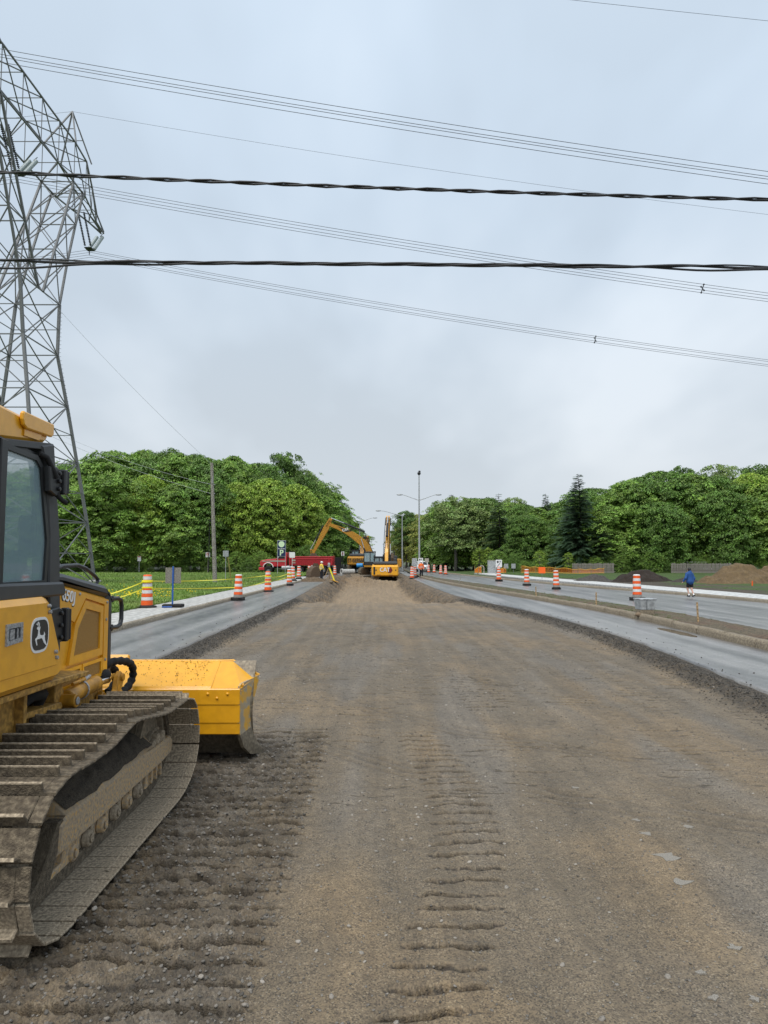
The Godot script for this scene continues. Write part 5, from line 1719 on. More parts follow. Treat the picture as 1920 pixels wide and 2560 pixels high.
func make_excavator(label: String, at: Vector3, turn: float, under: float, pose: Dictionary, marks: String, yellow: Material, s := 1.0) -> Node3D:
	var root := thing("excavator", label, "excavator", at, turn, "excavators digging the road")
	root.scale = Vector3.ONE * s
	# undercarriage
	var uc := Node3D.new()
	uc.name = "undercarriage"
	uc.rotation.y = under
	root.add_child(uc)
	for sd in [-1.0, 1.0]:
		var lp := []
		for i in 24:
			var a := PI * .5 + PI * i / 11.0 if i < 12 else -PI * .5 + PI * (i - 12) / 11.0
			lp.append_array([(-1.9 if i < 12 else 1.9) + cos(a) * .48, .5 + sin(a) * .48])
		var tr := SH.new()
		side(tr, lp, sd * 1.28 - .28, sd * 1.28 + .28, .02)
		var shoe := obj("crawler", tr, M.mud, uc)
		var gr := SH.new()
		for i in 22:
			var f := -1.9 + i * .18
			for y in [.985, .015]: gr.box(D(f, y, sd * 1.28), Vector3(.62, .05, .03))
		for i in 7:
			for e in [-1.0, 1.0]:
				var a := -PI / 2 + PI * (i + .5) / 7.0
				gr.box(D(e * (1.9 + cos(a) * .49), .5 + sin(a) * .49, sd * 1.28), Vector3(.62, .05, .03), 0.0, Basis(Vector3.RIGHT, -(a * e) if e > 0 else a))
		obj("grouser", gr, M.mud_light, shoe)
		for e in [-1.9, 1.9]:
			var wh := SH.new()
			wh.cyl(D(e, .5, sd * 1.28 - .3), D(e, .5, sd * 1.28 + .3), .36, -1.0, 16, .03)
			obj("wheel", wh, M.brown_steel, shoe)
		for i in 7:
			var wh := SH.new()
			wh.cyl(D(-1.45 + i * .48, .22, sd * 1.28 - .3), D(-1.45 + i * .48, .22, sd * 1.28 + .3), .13, -1.0, 10, .02)
			obj("roller", wh, M.brown_steel, shoe)
	var cf := SH.new()
	cf.box(Vector3(0, .62, 0), Vector3(2.1, .35, 1.8), .05)
	cf.cyl(Vector3(0, .75, 0), Vector3(0, 1.05, 0), .75, -1.0, 20)
	obj("car_body", cf, M.black_matt, uc)
	# house
	var dk := SH.new()
	side(dk, [-2.3, 1.05, 1.9, 1.05, 2.0, 1.15, 2.0, 1.32, -2.3, 1.32], -1.42, 1.42, .03)
	obj("deck", dk, yellow, root)
	var hd := SH.new()
	side(hd, [-2.6, 1.33, .35, 1.33, .35, 2.05, .15, 2.25, -2.4, 2.3, -2.6, 2.2], .15, 1.4, .05)
	side(hd, [-2.6, 1.33, .0, 1.33, .0, 2.25, -2.4, 2.3, -2.6, 2.2], -1.4, .1, .05)
	obj("side_panel", hd, yellow if marks != "dark" else M.charcoal, root)
	var top := SH.new()
	side(top, [-2.6, 2.31, -.2, 2.27, -.3, 2.52, -2.3, 2.62, -2.6, 2.5], -1.3, 1.3, .05)
	for i in 6: top.box(D(-2.1 + i * .3, 2.63, .5), Vector3(1.2, .03, .06), .005)
	top.cyl(D(-1.6, 2.55, -.7), D(-1.6, 3.05, -.7), .07, -1.0, 10)
	obj("engine_cover", top, M.charcoal, root)
	for x in [-1.25, 1.25]:
		var rail := SH.new()
		rail.tube([D(-2.2, 2.5, x), D(-2.2, 3.2, x), D(-2.1, 3.3, x), D(-.9, 3.3, x), D(-.8, 3.2, x), D(-.8, 2.4, x)], .025, 6)
		rail.tube([D(-2.2, 2.95, x), D(-.8, 2.95, x)], .02, 6)
		obj("guard_rail", rail, M.black, root)
	var cw := SH.new()
	side(cw, [-3.15, 1.15, -2.95, 1.02, -2.4, 1.02, -2.4, 2.2, -2.95, 2.2, -3.15, 2.05], -1.45, 1.45, .09)
	var cwo := obj("counterweight", cw, yellow, root)
	var gr2 := SH.new()
	gr2.box(D(-3.16, 1.62, -1.15), Vector3(.2, .85, .04), .02)
	gr2.box(D(-3.155, 1.16, -.65), Vector3(.45, .05, .04), .01); gr2.box(D(-3.155, 1.16, .65), Vector3(.45, .05, .04), .01)
	gr2.box(D(-3.16, 1.68, -.95), Vector3(.13, .13, .03), .01); gr2.box(D(-3.16, 1.68, 1.18), Vector3(.13, .13, .03), .01)
	if marks != "old": obj("vent", gr2, M.black, cwo)
	# cab at the machine's left front
	var cb := SH.new()
	for p in [[.45, -1.40], [1.95, -1.40], [.45, -.42], [1.95, -.42]]: cb.box(D(p[0], 2.2, p[1]), Vector3(.1, 1.75, .1), .01)
	side(cb, [.4, 1.33, 2.0, 1.33, 2.0, 1.75, 1.9, 1.8, .4, 1.8], -1.45, -.37, .03)
	side(cb, [.36, 3.05, 1.98, 3.0, 2.02, 3.08, 1.9, 3.16, .36, 3.2], -1.48, -.34, .03)
	side(cb, [1.08, 1.8, 1.18, 1.8, 1.18, 3.05, 1.08, 3.05], -1.44, -1.37)
	var cabo := obj("cab", cb, M.black, root)
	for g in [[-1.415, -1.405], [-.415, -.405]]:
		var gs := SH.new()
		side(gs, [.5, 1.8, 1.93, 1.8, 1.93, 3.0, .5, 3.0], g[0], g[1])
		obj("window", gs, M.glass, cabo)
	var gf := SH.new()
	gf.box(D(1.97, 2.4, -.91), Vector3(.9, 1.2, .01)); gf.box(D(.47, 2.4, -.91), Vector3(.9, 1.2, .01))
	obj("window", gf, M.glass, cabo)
	var st := SH.new()
	st.box(D(.9, 2.0, -.91), Vector3(.5, .15, .5), .04); st.box(D(.68, 2.4, -.91), Vector3(.5, .7, .14), .04)
	obj("seat", st, M.black_matt, cabo)
	# boom, stick, bucket: joints given in (forward, up)
	var F: Vector2 = pose.foot; var E: Vector2 = pose.elbow; var B: Vector2 = pose.tip
	var A: Vector2 = pose.apex; var W: Vector2 = pose.wrist
	var arm := SH.new()
	var n1 := (E - F).normalized().orthogonal(); var n2 := (B - E).normalized().orthogonal()
	if n1.y < 0: n1 = -n1
	if n2.y < 0: n2 = -n2
	var up := []; var dn := []
	for k in 9:
		var u := k / 8.0
		var p := F.bezier_interpolate(F.lerp(E, .75), E.lerp(B, .3), B, u)
		var w: float = lerpf(.30, .50, smoothstep(0.0, .35, u)) * (1.0 - .55 * smoothstep(.45, 1.0, u))
		var nn := n1.lerp(n2, smoothstep(.2, .7, u)).normalized()
		up.append_array([(p + nn * w).x, (p + nn * w).y]); dn.append_array([(p - nn * w).x, (p - nn * w).y])
	beam2(arm, up, dn, -pose.half, pose.half, .03)
	var boom := obj("boom", arm, yellow, root)
	var sk := SH.new()
	var sn := (W - A).normalized().orthogonal()
	var q := A.lerp(W, .28)
	side(sk, [(A + sn * .22).x, (A + sn * .22).y, (q + sn * .42).x, (q + sn * .42).y, (W + sn * .17).x, (W + sn * .17).y, (W - sn * .17).x, (W - sn * .17).y, (q - sn * .36).x, (q - sn * .36).y, (A - sn * .2).x, (A - sn * .2).y], -.21, .21, .025)
	var stick := obj("stick", sk, yellow, root)
	var hy := SH.new(); var rd := SH.new()
	for x in [-.38, .38]:
		var c0 := D(F.x + .9, F.y - .35, x); var c1 := D(E.x + .3, E.y - .35, x)
		hy.cyl(c0, c0.lerp(c1, .6), .11, -1.0, 10); rd.cyl(c0.lerp(c1, .6), c1, .06, -1.0, 8)
	var s0 := E + n2 * .65; var s1 := A + Vector2(0, .05)
	hy.cyl(D(s0.x, s0.y, 0), D(s0.lerp(s1, .62).x, s0.lerp(s1, .62).y, 0), .12, -1.0, 10)
	rd.cyl(D(s0.lerp(s1, .62).x, s0.lerp(s1, .62).y, 0), D(s1.x, s1.y, 0), .065, -1.0, 8)
	var outer := sn if (A + sn).distance_to(F) > (A - sn).distance_to(F) else -sn
	var t0 := A.lerp(W, .25) + outer * .5; var t1 := W + outer * .55 + (A - W).normalized() * .3
	hy.cyl(D(t0.x, t0.y, 0), D(t0.lerp(t1, .6).x, t0.lerp(t1, .6).y, 0), .1, -1.0, 10)
	rd.cyl(D(t0.lerp(t1, .6).x, t0.lerp(t1, .6).y, 0), D(t1.x, t1.y, 0), .055, -1.0, 8)
	obj("cylinder", hy, M.black if marks != "old" else M.brown_steel, boom)
	obj("piston_rod", rd, M.chrome, boom)
	var hs := SH.new()
	for x in [-.3, -.1, .1, .3]:
		hs.tube([D(F.x, F.y + .5, x), D(E.x - .2, E.y + .45, x), D(lerpf(E.x, B.x, .5), lerpf(E.y, B.y, .5) + .5, x), D(B.x, B.y + .55, x), D(q.x, q.y + .2, x)], .035, 6)
	obj("hose", hs, M.black_matt, boom)
	var lk := SH.new()
	lk.tube([D(t1.x, t1.y, .18), D(W.x + outer.x * .2, W.y - .45, .18)], .06, 6)
	lk.tube([D(t1.x, t1.y, -.18), D(W.x + outer.x * .2, W.y - .45, -.18)], .06, 6)
	lk.tube([D(t1.x, t1.y, 0), D((W - outer * .0).x, W.y + .35, 0)], .07, 6)
	obj("bucket_link", lk, yellow, stick)
	var bu := SH.new()
	var cx: float = W.x - pose.curl * .1; var cy: float = W.y - .1
	var bp := [cx - .25, cy + .1, cx + .3, cy + .05]
	for k in 7:
		var a := lerpf(.2, -3.3, k / 6.0)
		bp.append_array([cx + pose.curl * .05 + cos(a) * .72, cy - .62 + sin(a) * .68])
	side(bu, bp, -.62, .62, .03)
	for i in 5: bu.box(D(cx - .72, cy - .45, -.52 + i * .26), Vector3(.1, .1, .26), .02)
	obj("bucket", bu, M.brown_steel, stick)
	return root

func badge(parent: Node3D, o: Vector3, b: Basis, sz: float):
	text("lettering", "CAT", sz, M.white, Transform3D(b, o + b * Vector3(0, 0, .02)), parent, .02)
	var sh := SH.new()
	sh.ext(pv([-.3 * sz, -.42 * sz, 0, -.3 * sz, 0, .2 * sz, 0, .2 * sz]) if false else pv([.55 * sz, -.5 * sz, 1.05 * sz, -.55 * sz, 1.35 * sz, -.05 * sz, 1.05 * sz, .5 * sz, .55 * sz, .45 * sz]), Transform3D(b, o), -.01, .012)
	obj("badge_hexagon", sh, mat(lin(.16, .012, .012), .5), parent)

func make_machines():
	# the loading digger: faces left, its own left side towards the road works
	var pA := {foot = Vector2(.5, 2.0), elbow = Vector2(2.1, 5.3), tip = Vector2(6.75, 6.9), apex = Vector2(6.55, 7.75), wrist = Vector2(9.0, 2.95), curl = 1.0, half = .26}
	var a := make_excavator("yellow excavator reaching its boom over the red dump truck", Vector3(-.75, -.18, -97.0), PI / 2, .75, pA, "dark", M.yellow_old)
	# black flash with lettering on the boom side facing the camera
	var fl := SH.new()
	side(fl, [3.6, 6.0, 4.9, 6.35, 5.6, 6.65, 5.2, 6.35, 4.5, 5.85], -.285, -.262)
	obj("boom_flash", fl, M.black, a)
	var back := Basis(Vector3(0, 0, 1), Vector3(0, 1, 0), Vector3(-1, 0, 0))
	text("lettering", "CAT", .5, M.white, Transform3D(Basis(Vector3.RIGHT, -.28) * back, D(4.55, 6.18, -.295)), a, .02)
	text("lettering", "CAT", .75, M.white, Transform3D(back, D(-.55, 1.95, -1.42)), a, .03)
	# the digger in the pit, seen from behind
	var pB := {foot = Vector2(.5, 1.9), elbow = Vector2(1.7, 5.0), tip = Vector2(4.6, 7.3), apex = Vector2(4.3, 8.0), wrist = Vector2(6.6, 3.6), curl = 1.0, half = .19}
	var b := make_excavator("clean yellow excavator in the pit, counterweight turned to the road", Vector3(.25, -.95, -80.0), -.05, .12, pB, "new", M.yellow)
	badge(b, D(-3.17, 1.72, .0), Basis(Vector3(1, 0, 0), Vector3(0, 1, 0), Vector3(0, 0, 1)), .62)
	# a third one behind, mostly hidden
	var pC := {foot = Vector2(.5, 2.0), elbow = Vector2(2.0, 4.4), tip = Vector2(6.0, 4.6), apex = Vector2(5.8, 5.3), wrist = Vector2(8.2, 1.8), curl = 1.0, half = .26}
	var c := make_excavator("yellow excavator with black lettering behind the loading one", Vector3(-3.6, -.05, -111.0), -.12, 0.0, pC, "old", M.yellow_old, 1.1)
	text("lettering", "ST-GERMAIN", .72, M.black, Transform3D(Basis.from_scale(Vector3(.66, 1, 1)), D(-3.19, 1.66, .05)), c, .03)
	var bt := SH.new()
	bt.cyl(D(-3.3, 1.0, -.1), D(-3.3, 1.0, .75), .28, -1.0, 16, .03)
	obj("blue_tank", bt, mat(lin(.02, .25, .6), .5), c)
	make_truck()
	make_car()

func make_truck():
	var root := thing("dump_truck", "red dump truck with long box standing beyond the parking sign", "dump truck", Vector3(-11.6, .02, -95.0), PI / 2)
	# own axes: forward to the left of the road
	var fr := SH.new()
	side(fr, [-4.6, .75, 4.4, .75, 4.4, 1.0, -4.6, 1.0], -.45, .45, .02)
	side(fr, [3.2, .55, 4.95, .5, 4.95, .8, 3.2, .85], -1.15, 1.15, .05)
	obj("frame", fr, M.black_matt, root)
	var hd := SH.new()
	side(hd, [2.7, .95, 3.2, .95, 3.25, 1.15, 3.4, 1.32, 3.65, 1.4, 3.95, 1.38, 4.2, 1.25, 4.35, 1.0, 4.75, 1.0, 4.9, 1.2, 4.88, 1.55, 4.7, 1.75, 3.9, 1.92, 2.7, 2.0], -1.12, 1.12, .06)
	var hood := obj("hood", hd, M.red, root)
	var bp := SH.new()
	side(bp, [4.3, .48, 5.0, .5, 5.05, .62, 5.02, .86, 4.3, .92], -1.2, 1.2, .04)
	obj("bumper", bp, M.red, root)
	var gl := SH.new()
	side(gl, [4.86, 1.05, 4.93, 1.1, 4.91, 1.55, 4.84, 1.6], -.55, .55, .01)
	obj("grille", gl, M.chrome, hood)
	for s in [-1.0, 1.0]:
		var sp := SH.new()
		side(sp, [1.5, 1.58, 4.2, 1.62, 4.7, 1.55, 4.4, 1.72, 2.7, 1.78, 1.5, 1.76], s * 1.135 - .012, s * 1.135 + .012)
		obj("stripe", sp, M.white_dirty, hood)
		var ar := SH.new()
		var pts := []
		for k in 9: pts.append(D(3.78 + cos(PI * k / 8.0) * .66, .86 + sin(PI * k / 8.0) * .60, s * 1.13))
		ar.tube(pts, .055, 6)
		obj("fender_trim", ar, M.white, hood)
		var lt := SH.new()
		lt.box(D(4.62, 1.42, s * .98), Vector3(.2, .18, .35), .04)
		obj("headlight", lt, M.chrome, hood)
		var mr := SH.new()
		mr.tube([D(2.4, 2.0, s * 1.15), D(2.5, 2.05, s * 1.45), D(2.5, 2.6, s * 1.45)], .025, 6)
		mr.box(D(2.5, 2.35, s * 1.47), Vector3(.2, .5, .08), .02)
		obj("mirror", mr, M.chrome, root)
	var cb := SH.new()
	side(cb, [1.3, .95, 2.72, .95, 2.72, 1.98, 2.3, 2.72, 2.15, 2.8, 1.4, 2.82, 1.3, 2.75], -1.1, 1.1, .06)
	var cab := obj("cab", cb, M.red, root)
	for s in [-1.0, 1.0]:
		var w := SH.new()
		side(w, [1.6, 2.0, 2.58, 2.0, 2.22, 2.62, 1.6, 2.65], s * 1.106 - .008, s * 1.106 + .008)
		obj("side_window", w, M.glass_dark, cab)
		var pl := SH.new()
		side(pl, [2.52, 2.02, 2.64, 2.02, 2.32, 2.66, 2.22, 2.66], s * 1.112 - .012, s * 1.112 + .012)
		obj("window_pillar", pl, M.white, cab)
	var ws := SH.new()
	ws.quad(D(2.70, 2.04, -.98), D(2.36, 2.68, -.95), D(2.36, 2.68, .95), D(2.70, 2.04, .98))
	obj("windscreen", ws, M.glass_dark, cab)
	for p in [[1.0, -.9], [1.0, .9]]:
		var ex := SH.new()
		ex.cyl(D(p[0], 1.0, p[1]), D(p[0], 2.9, p[1]), .08, -1.0, 10)
		obj("exhaust_stack", ex, M.chrome, root)
	for s in [-1.0, 1.0]:
		var tk := SH.new()
		tk.cyl(D(.5, .78, s * .95), D(2.0, .78, s * .95), .3, -1.0, 16, .03)
		obj("fuel_tank", tk, M.steel, root)
	# dump box: ribbed, with a rolled top rail
	var bx := SH.new()
	for s in [-1.0, 1.0]: side(bx, [-4.75, 1.12, .75, 1.12, .95, 1.4, 1.0, 2.25, -4.85, 2.25], s * 1.2 - .04, s * 1.2 + .04, .01)
	side(bx, [-4.75, 1.08, .75, 1.08, .75, 1.16, -4.75, 1.16], -1.2, 1.2)
	side(bx, [.9, 1.2, 1.0, 1.2, 1.05, 2.35, .95, 2.35], -1.2, 1.2, .01)
	var box := obj("dump_box", bx, M.red_box, root)
	var rb := SH.new()
	for s in [-1.0, 1.0]:
		rb.box(D(-1.9, 2.24, s * 1.23), Vector3(.12, .13, 5.9), .02)
		rb.box(D(-1.9, 2.0, s * 1.255), Vector3(.05, .1, 5.75), .02)
		for f in [-4.7, -4.3]: rb.box(D(f, 1.7, s * 1.25), Vector3(.08, 1.1, .14), .02)
		rb.box(D(.92, 1.7, s * 1.25), Vector3(.08, 1.15, .14), .02)
	obj("box_rail", rb, M.red, box)
	var tg := SH.new()
	side(tg, [-4.92, 1.1, -4.84, 1.1, -4.86, 2.4, -4.94, 2.4], -1.22, 1.22, .02)
	obj("tailgate", tg, M.red_box, box)
	var ld := SH.new()
	ld.smooth()
	for i in 12:
		for j in 6:
			var q := []
			for e in [[0, 0], [1, 0], [1, 1], [0, 1]]:
				var u: float = (i + e[0]) / 12.0; var v: float = (j + e[1]) / 6.0
				q.append(D(lerpf(-4.8, .9, u), 1.75 + sin(u * PI) * sin(v * PI) * .5 + .06 * nB.get_noise_2d(u * 9.0, v * 5.0), lerpf(-1.15, 1.15, v)))
			ld.quad(q[0], q[1], q[2], q[3])
	obj("load_of_soil", ld, M.brown_steel, box)
	var sg := SH.new()
	for s in [-1.0, 1.0]:
		sg.box(D(.35, 1.78, s * 1.25), Vector3(.02, .22, .4)); sg.box(D(.35, 1.45, s * 1.25), Vector3(.02, .12, .4))
	obj("box_marking", sg, M.white_dirty, box)
	for f in [3.78, -.4, -2.2, -3.5]:
		for s in [-1.0, 1.0]:
			var ty := SH.new()
			ty.lathe(pv([.28, -.16, .46, -.16, .52, -.1, .52, .1, .46, .16, .28, .16, .28, -.16]), 22, Transform3D(Basis(Vector3.FORWARD, PI / 2), D(f, .52, s * 1.02)))
			var w := obj("wheel", ty, M.rubber, root)
			var rm := SH.new()
			rm.lathe(pv([0, -.1, .12, -.1, .14, -.02, .24, -.02, .285, -.13, .285, .13, .24, .02, .14, .02, .12, .1, 0, .1]), 18, Transform3D(Basis(Vector3.FORWARD, PI / 2), D(f, .52, s * 1.02)))
			obj("rim", rm, M.steel, w)
	for f in [-.95, -4.15]:
		var mf := SH.new()
		for s in [-1.0, 1.0]: mf.box(D(f, .65, s * 1.0), Vector3(.6, .75, .02))
		obj("mud_flap", mf, M.rubber, root)

func make_car():
	var root := thing("white_car", "white car parked behind the worker in the orange vest", "car", Vector3(6.1, .02, -112.0), PI)
	var bd := SH.new()
	side(bd, [-2.2, .35, 2.2, .35, 2.3, .5, 2.25, .85, 1.9, .98, 1.0, 1.05, -2.15, 1.05, -2.3, .9, -2.3, .5], -.9, .9, .08)
	var body := obj("body", bd, M.white, root)
	var tp := SH.new()
	side(tp, [-2.1, 1.05, 1.0, 1.05, .3, 1.58, -.2, 1.65, -1.8, 1.63, -2.0, 1.5], -.78, .78, .08)
	obj("roof", tp, M.white, root)
	var gs := SH.new()
	gs.quad(D(1.0, 1.08, -.7), D(.33, 1.56, -.66), D(.33, 1.56, .66), D(1.0, 1.08, .7))
	for s in [-1.0, 1.0]: side(gs, [-1.85, 1.1, .8, 1.1, .25, 1.54, -1.75, 1.56], s * .785 - .008, s * .785 + .008)
	obj("window", gs, M.glass_dark, root)
	for f in [-1.4, 1.45]:
		for s in [-1.0, 1.0]:
			var w := SH.new()
			w.cyl(D(f, .34, s * .7), D(f, .34, s * .92), .34, -1.0, 18, .04)
			obj("wheel", w, M.rubber, root)
	for s in [-1.0, 1.0]:
		var l := SH.new()
		l.box(D(2.24, .76, s * .68), Vector3(.3, .12, .1), .03)
		obj("headlight", l, M.chrome, body)
	var gr := SH.new()
	gr.box(D(2.27, .6, 0), Vector3(.9, .2, .06), .02)
	obj("grille", gr, M.black, body)

# ---------------------------------------------------------------- street furniture and small things
func make_drum(kind: int) -> Node3D:
	var root := Node3D.new()
	root.name = "traffic_drum"
	var bs := SH.new()
	if kind == 0:
		bs.lathe(pv([.21, .0, .33, .0, .34, .02, .33, .05, .26, .07, .21, .09]), 24, Transform3D.IDENTITY)
	else:
		var p := []
		for k in 8: p.append_array([cos(TAU * (k + .5) / 8.0) * .36, sin(TAU * (k + .5) / 8.0) * .30])
		bs.ext(pv(p), Transform3D(Basis(Vector3(1, 0, 0), Vector3(0, 0, 1), Vector3(0, 1, 0)), Vector3.ZERO), 0.0, .09, .015)
		bs.box(Vector3(.0, .11, 0), Vector3(.56, .05, .46), .015)
	obj("rubber_base", bs, M.rubber, root)
	# stepped barrel: every band a little narrower than the one below
	var hs := [.07, .25, .37, .49, .61, .73, .85, .97, 1.10]
	for i in 8:
		var r0: float = lerpf(.205, .150, i / 7.0)
		var r1: float = lerpf(.205, .150, (i + 1) / 8.0) - .004
		var sh := SH.new()
		sh.lathe(pv([r0 - .02, hs[i], r0, hs[i] + .008, r0 - .002, hs[i] + .05, r1 + .003, hs[i + 1] - .012, r1 - .008, hs[i + 1]]), 22, Transform3D.IDENTITY, true)
		var m: Material = M.orange if i % 2 == 0 else M.band
		if kind == 1:
			m = M.orange if i % 2 == 1 else M.band
			if i == 0: m = M.band_grey
		obj("band", sh, m, root)
	var cp := SH.new()
	cp.lathe(pv([.15, 1.095, .148, 1.12, .12, 1.145, .05, 1.15, 0, 1.15]), 22, Transform3D.IDENTITY, false)
	obj("cap", cp, M.orange if kind == 0 else M.band, root)
	return root

func sign_board(nm: String, label: String, at: Vector3, turn: float, w: float, h: float, yc: float, face: Material, post: Material, pw := .04, cat := "sign", group := "") -> Node3D:
	var t := thing(nm, label, cat, at, turn, group)
	var ps := SH.new()
	ps.box(Vector3(0, (yc + h * .45) / 2, -.03), Vector3(pw, yc + h * .45, pw), .005)
	obj("post", ps, post, t)
	var pn := SH.new()
	var c: float = .06 * min(w, h)
	pn.ext(pv([-w / 2 + c, -h / 2, w / 2 - c, -h / 2, w / 2, -h / 2 + c, w / 2, h / 2 - c, w / 2 - c, h / 2, -w / 2 + c, h / 2, -w / 2, h / 2 - c, -w / 2, -h / 2 + c]), Transform3D(Basis(), Vector3(0, yc, 0)), -.006, .006)
	obj("panel", pn, face, t)
	return t

func pile(nm: String, label: String, x: float, t: float, r: float, h: float, col: Vector3, sd: int, cat := "heap", y0 := .05):
	var pos := PackedVector3Array(); var cs := PackedColorArray()
	var n := 44
	for j in n:
		for i in n:
			var u := (i / (n - 1.0)) * 2 - 1; var v := (j / (n - 1.0)) * 2 - 1
			var px := u * r * 1.35; var pz := v * r * 1.2
			var d := Vector2(px / (r * 1.25), pz / r).length()
			d += nB.get_noise_2d(px * 1.1 + sd * 9.0, pz * 1.1) * .18
			var k: float = clamp(1.0 - d, 0.0, 1.0)
			var y: float = h * (k if k < .75 else .75 + (k - .75) * .6) * 1.12 + (nD.get_noise_2d(px * 3.0 + sd, pz * 3.0) * .07 + nD.get_noise_2d(px * 9.0 + sd, pz * 9.0) * .03) * min(1.0, k * 5.0) - .08
			pos.append(Vector3(px, y, -pz))
			var q := 1.0 + nC.get_noise_2d(px * 4.0 + sd, pz * 4.0) * .35
			cs.append(Color(col.x * q, col.y * q, col.z * q))
	var o := obj(nm, grid(pos, cs, n, n), M.soil)
	o.position = Vector3(x, y0, -t)
	tag(o, label, cat, "heaps of soil and gravel")

func ribbon(pts: Array, w: float) -> SH:
	var sh := SH.new()
	sh.smooth()
	for i in pts.size() - 1:
		var a: Vector3 = pts[i]; var b: Vector3 = pts[i + 1]
		var t0 := sin(i * .37) * .9; var t1 := sin((i + 1) * .37) * .9
		var d := (b - a).normalized()
		var s := d.cross(Vector3.UP)
		var u0 := (Vector3.UP * cos(t0) + s * sin(t0)) * w / 2; var u1 := (Vector3.UP * cos(t1) + s * sin(t1)) * w / 2
		sh.quad(a - u0, a + u0, b + u1, b - u1)
	return sh

func tape(a: Vector3, b: Vector3, sag: float, label: String):
	var pts := []
	var n := int(max(10.0, a.distance_to(b) * 2.0))
	for i in n + 1:
		var k := i / float(n)
		var p := a.lerp(b, k)
		p.y -= 4.0 * sag * k * (1.0 - k)
		pts.append(p)
	tag(obj("caution_tape", ribbon(pts, .038), M.tape), label, "tape", "yellow caution tape")

func keep_right_marks(t: Node3D, yc: float, s: float):
	var sh := SH.new()
	sh.ext(pv([-.16 * s, .22 * s, -.02 * s, .22 * s, -.02 * s, .08 * s, -.05 * s, .03 * s, -.13 * s, .03 * s, -.16 * s, .08 * s]), Transform3D(Basis(), Vector3(0, yc, .008)), -.001, .002)
	# bent arrow shaft and head
	var path := [Vector2(-.10, -.28), Vector2(-.09, -.2), Vector2(-.03, -.12), Vector2(.06, -.04), Vector2(.10, .06), Vector2(.105, .16)]
	for i in path.size() - 1:
		var a: Vector2 = path[i] * s; var b: Vector2 = path[i + 1] * s
		var nn := (b - a).normalized().orthogonal() * .022 * s
		sh.ext(PackedVector2Array([a + nn, b + nn, b - nn, a - nn]), Transform3D(Basis(), Vector3(0, yc, .008)), -.001, .002)
	sh.ext(pv([.04 * s, .15 * s, .17 * s, .15 * s, .105 * s, .27 * s]), Transform3D(Basis(), Vector3(0, yc, .008)), -.001, .0025)
	obj("symbol", sh, M.black, t)

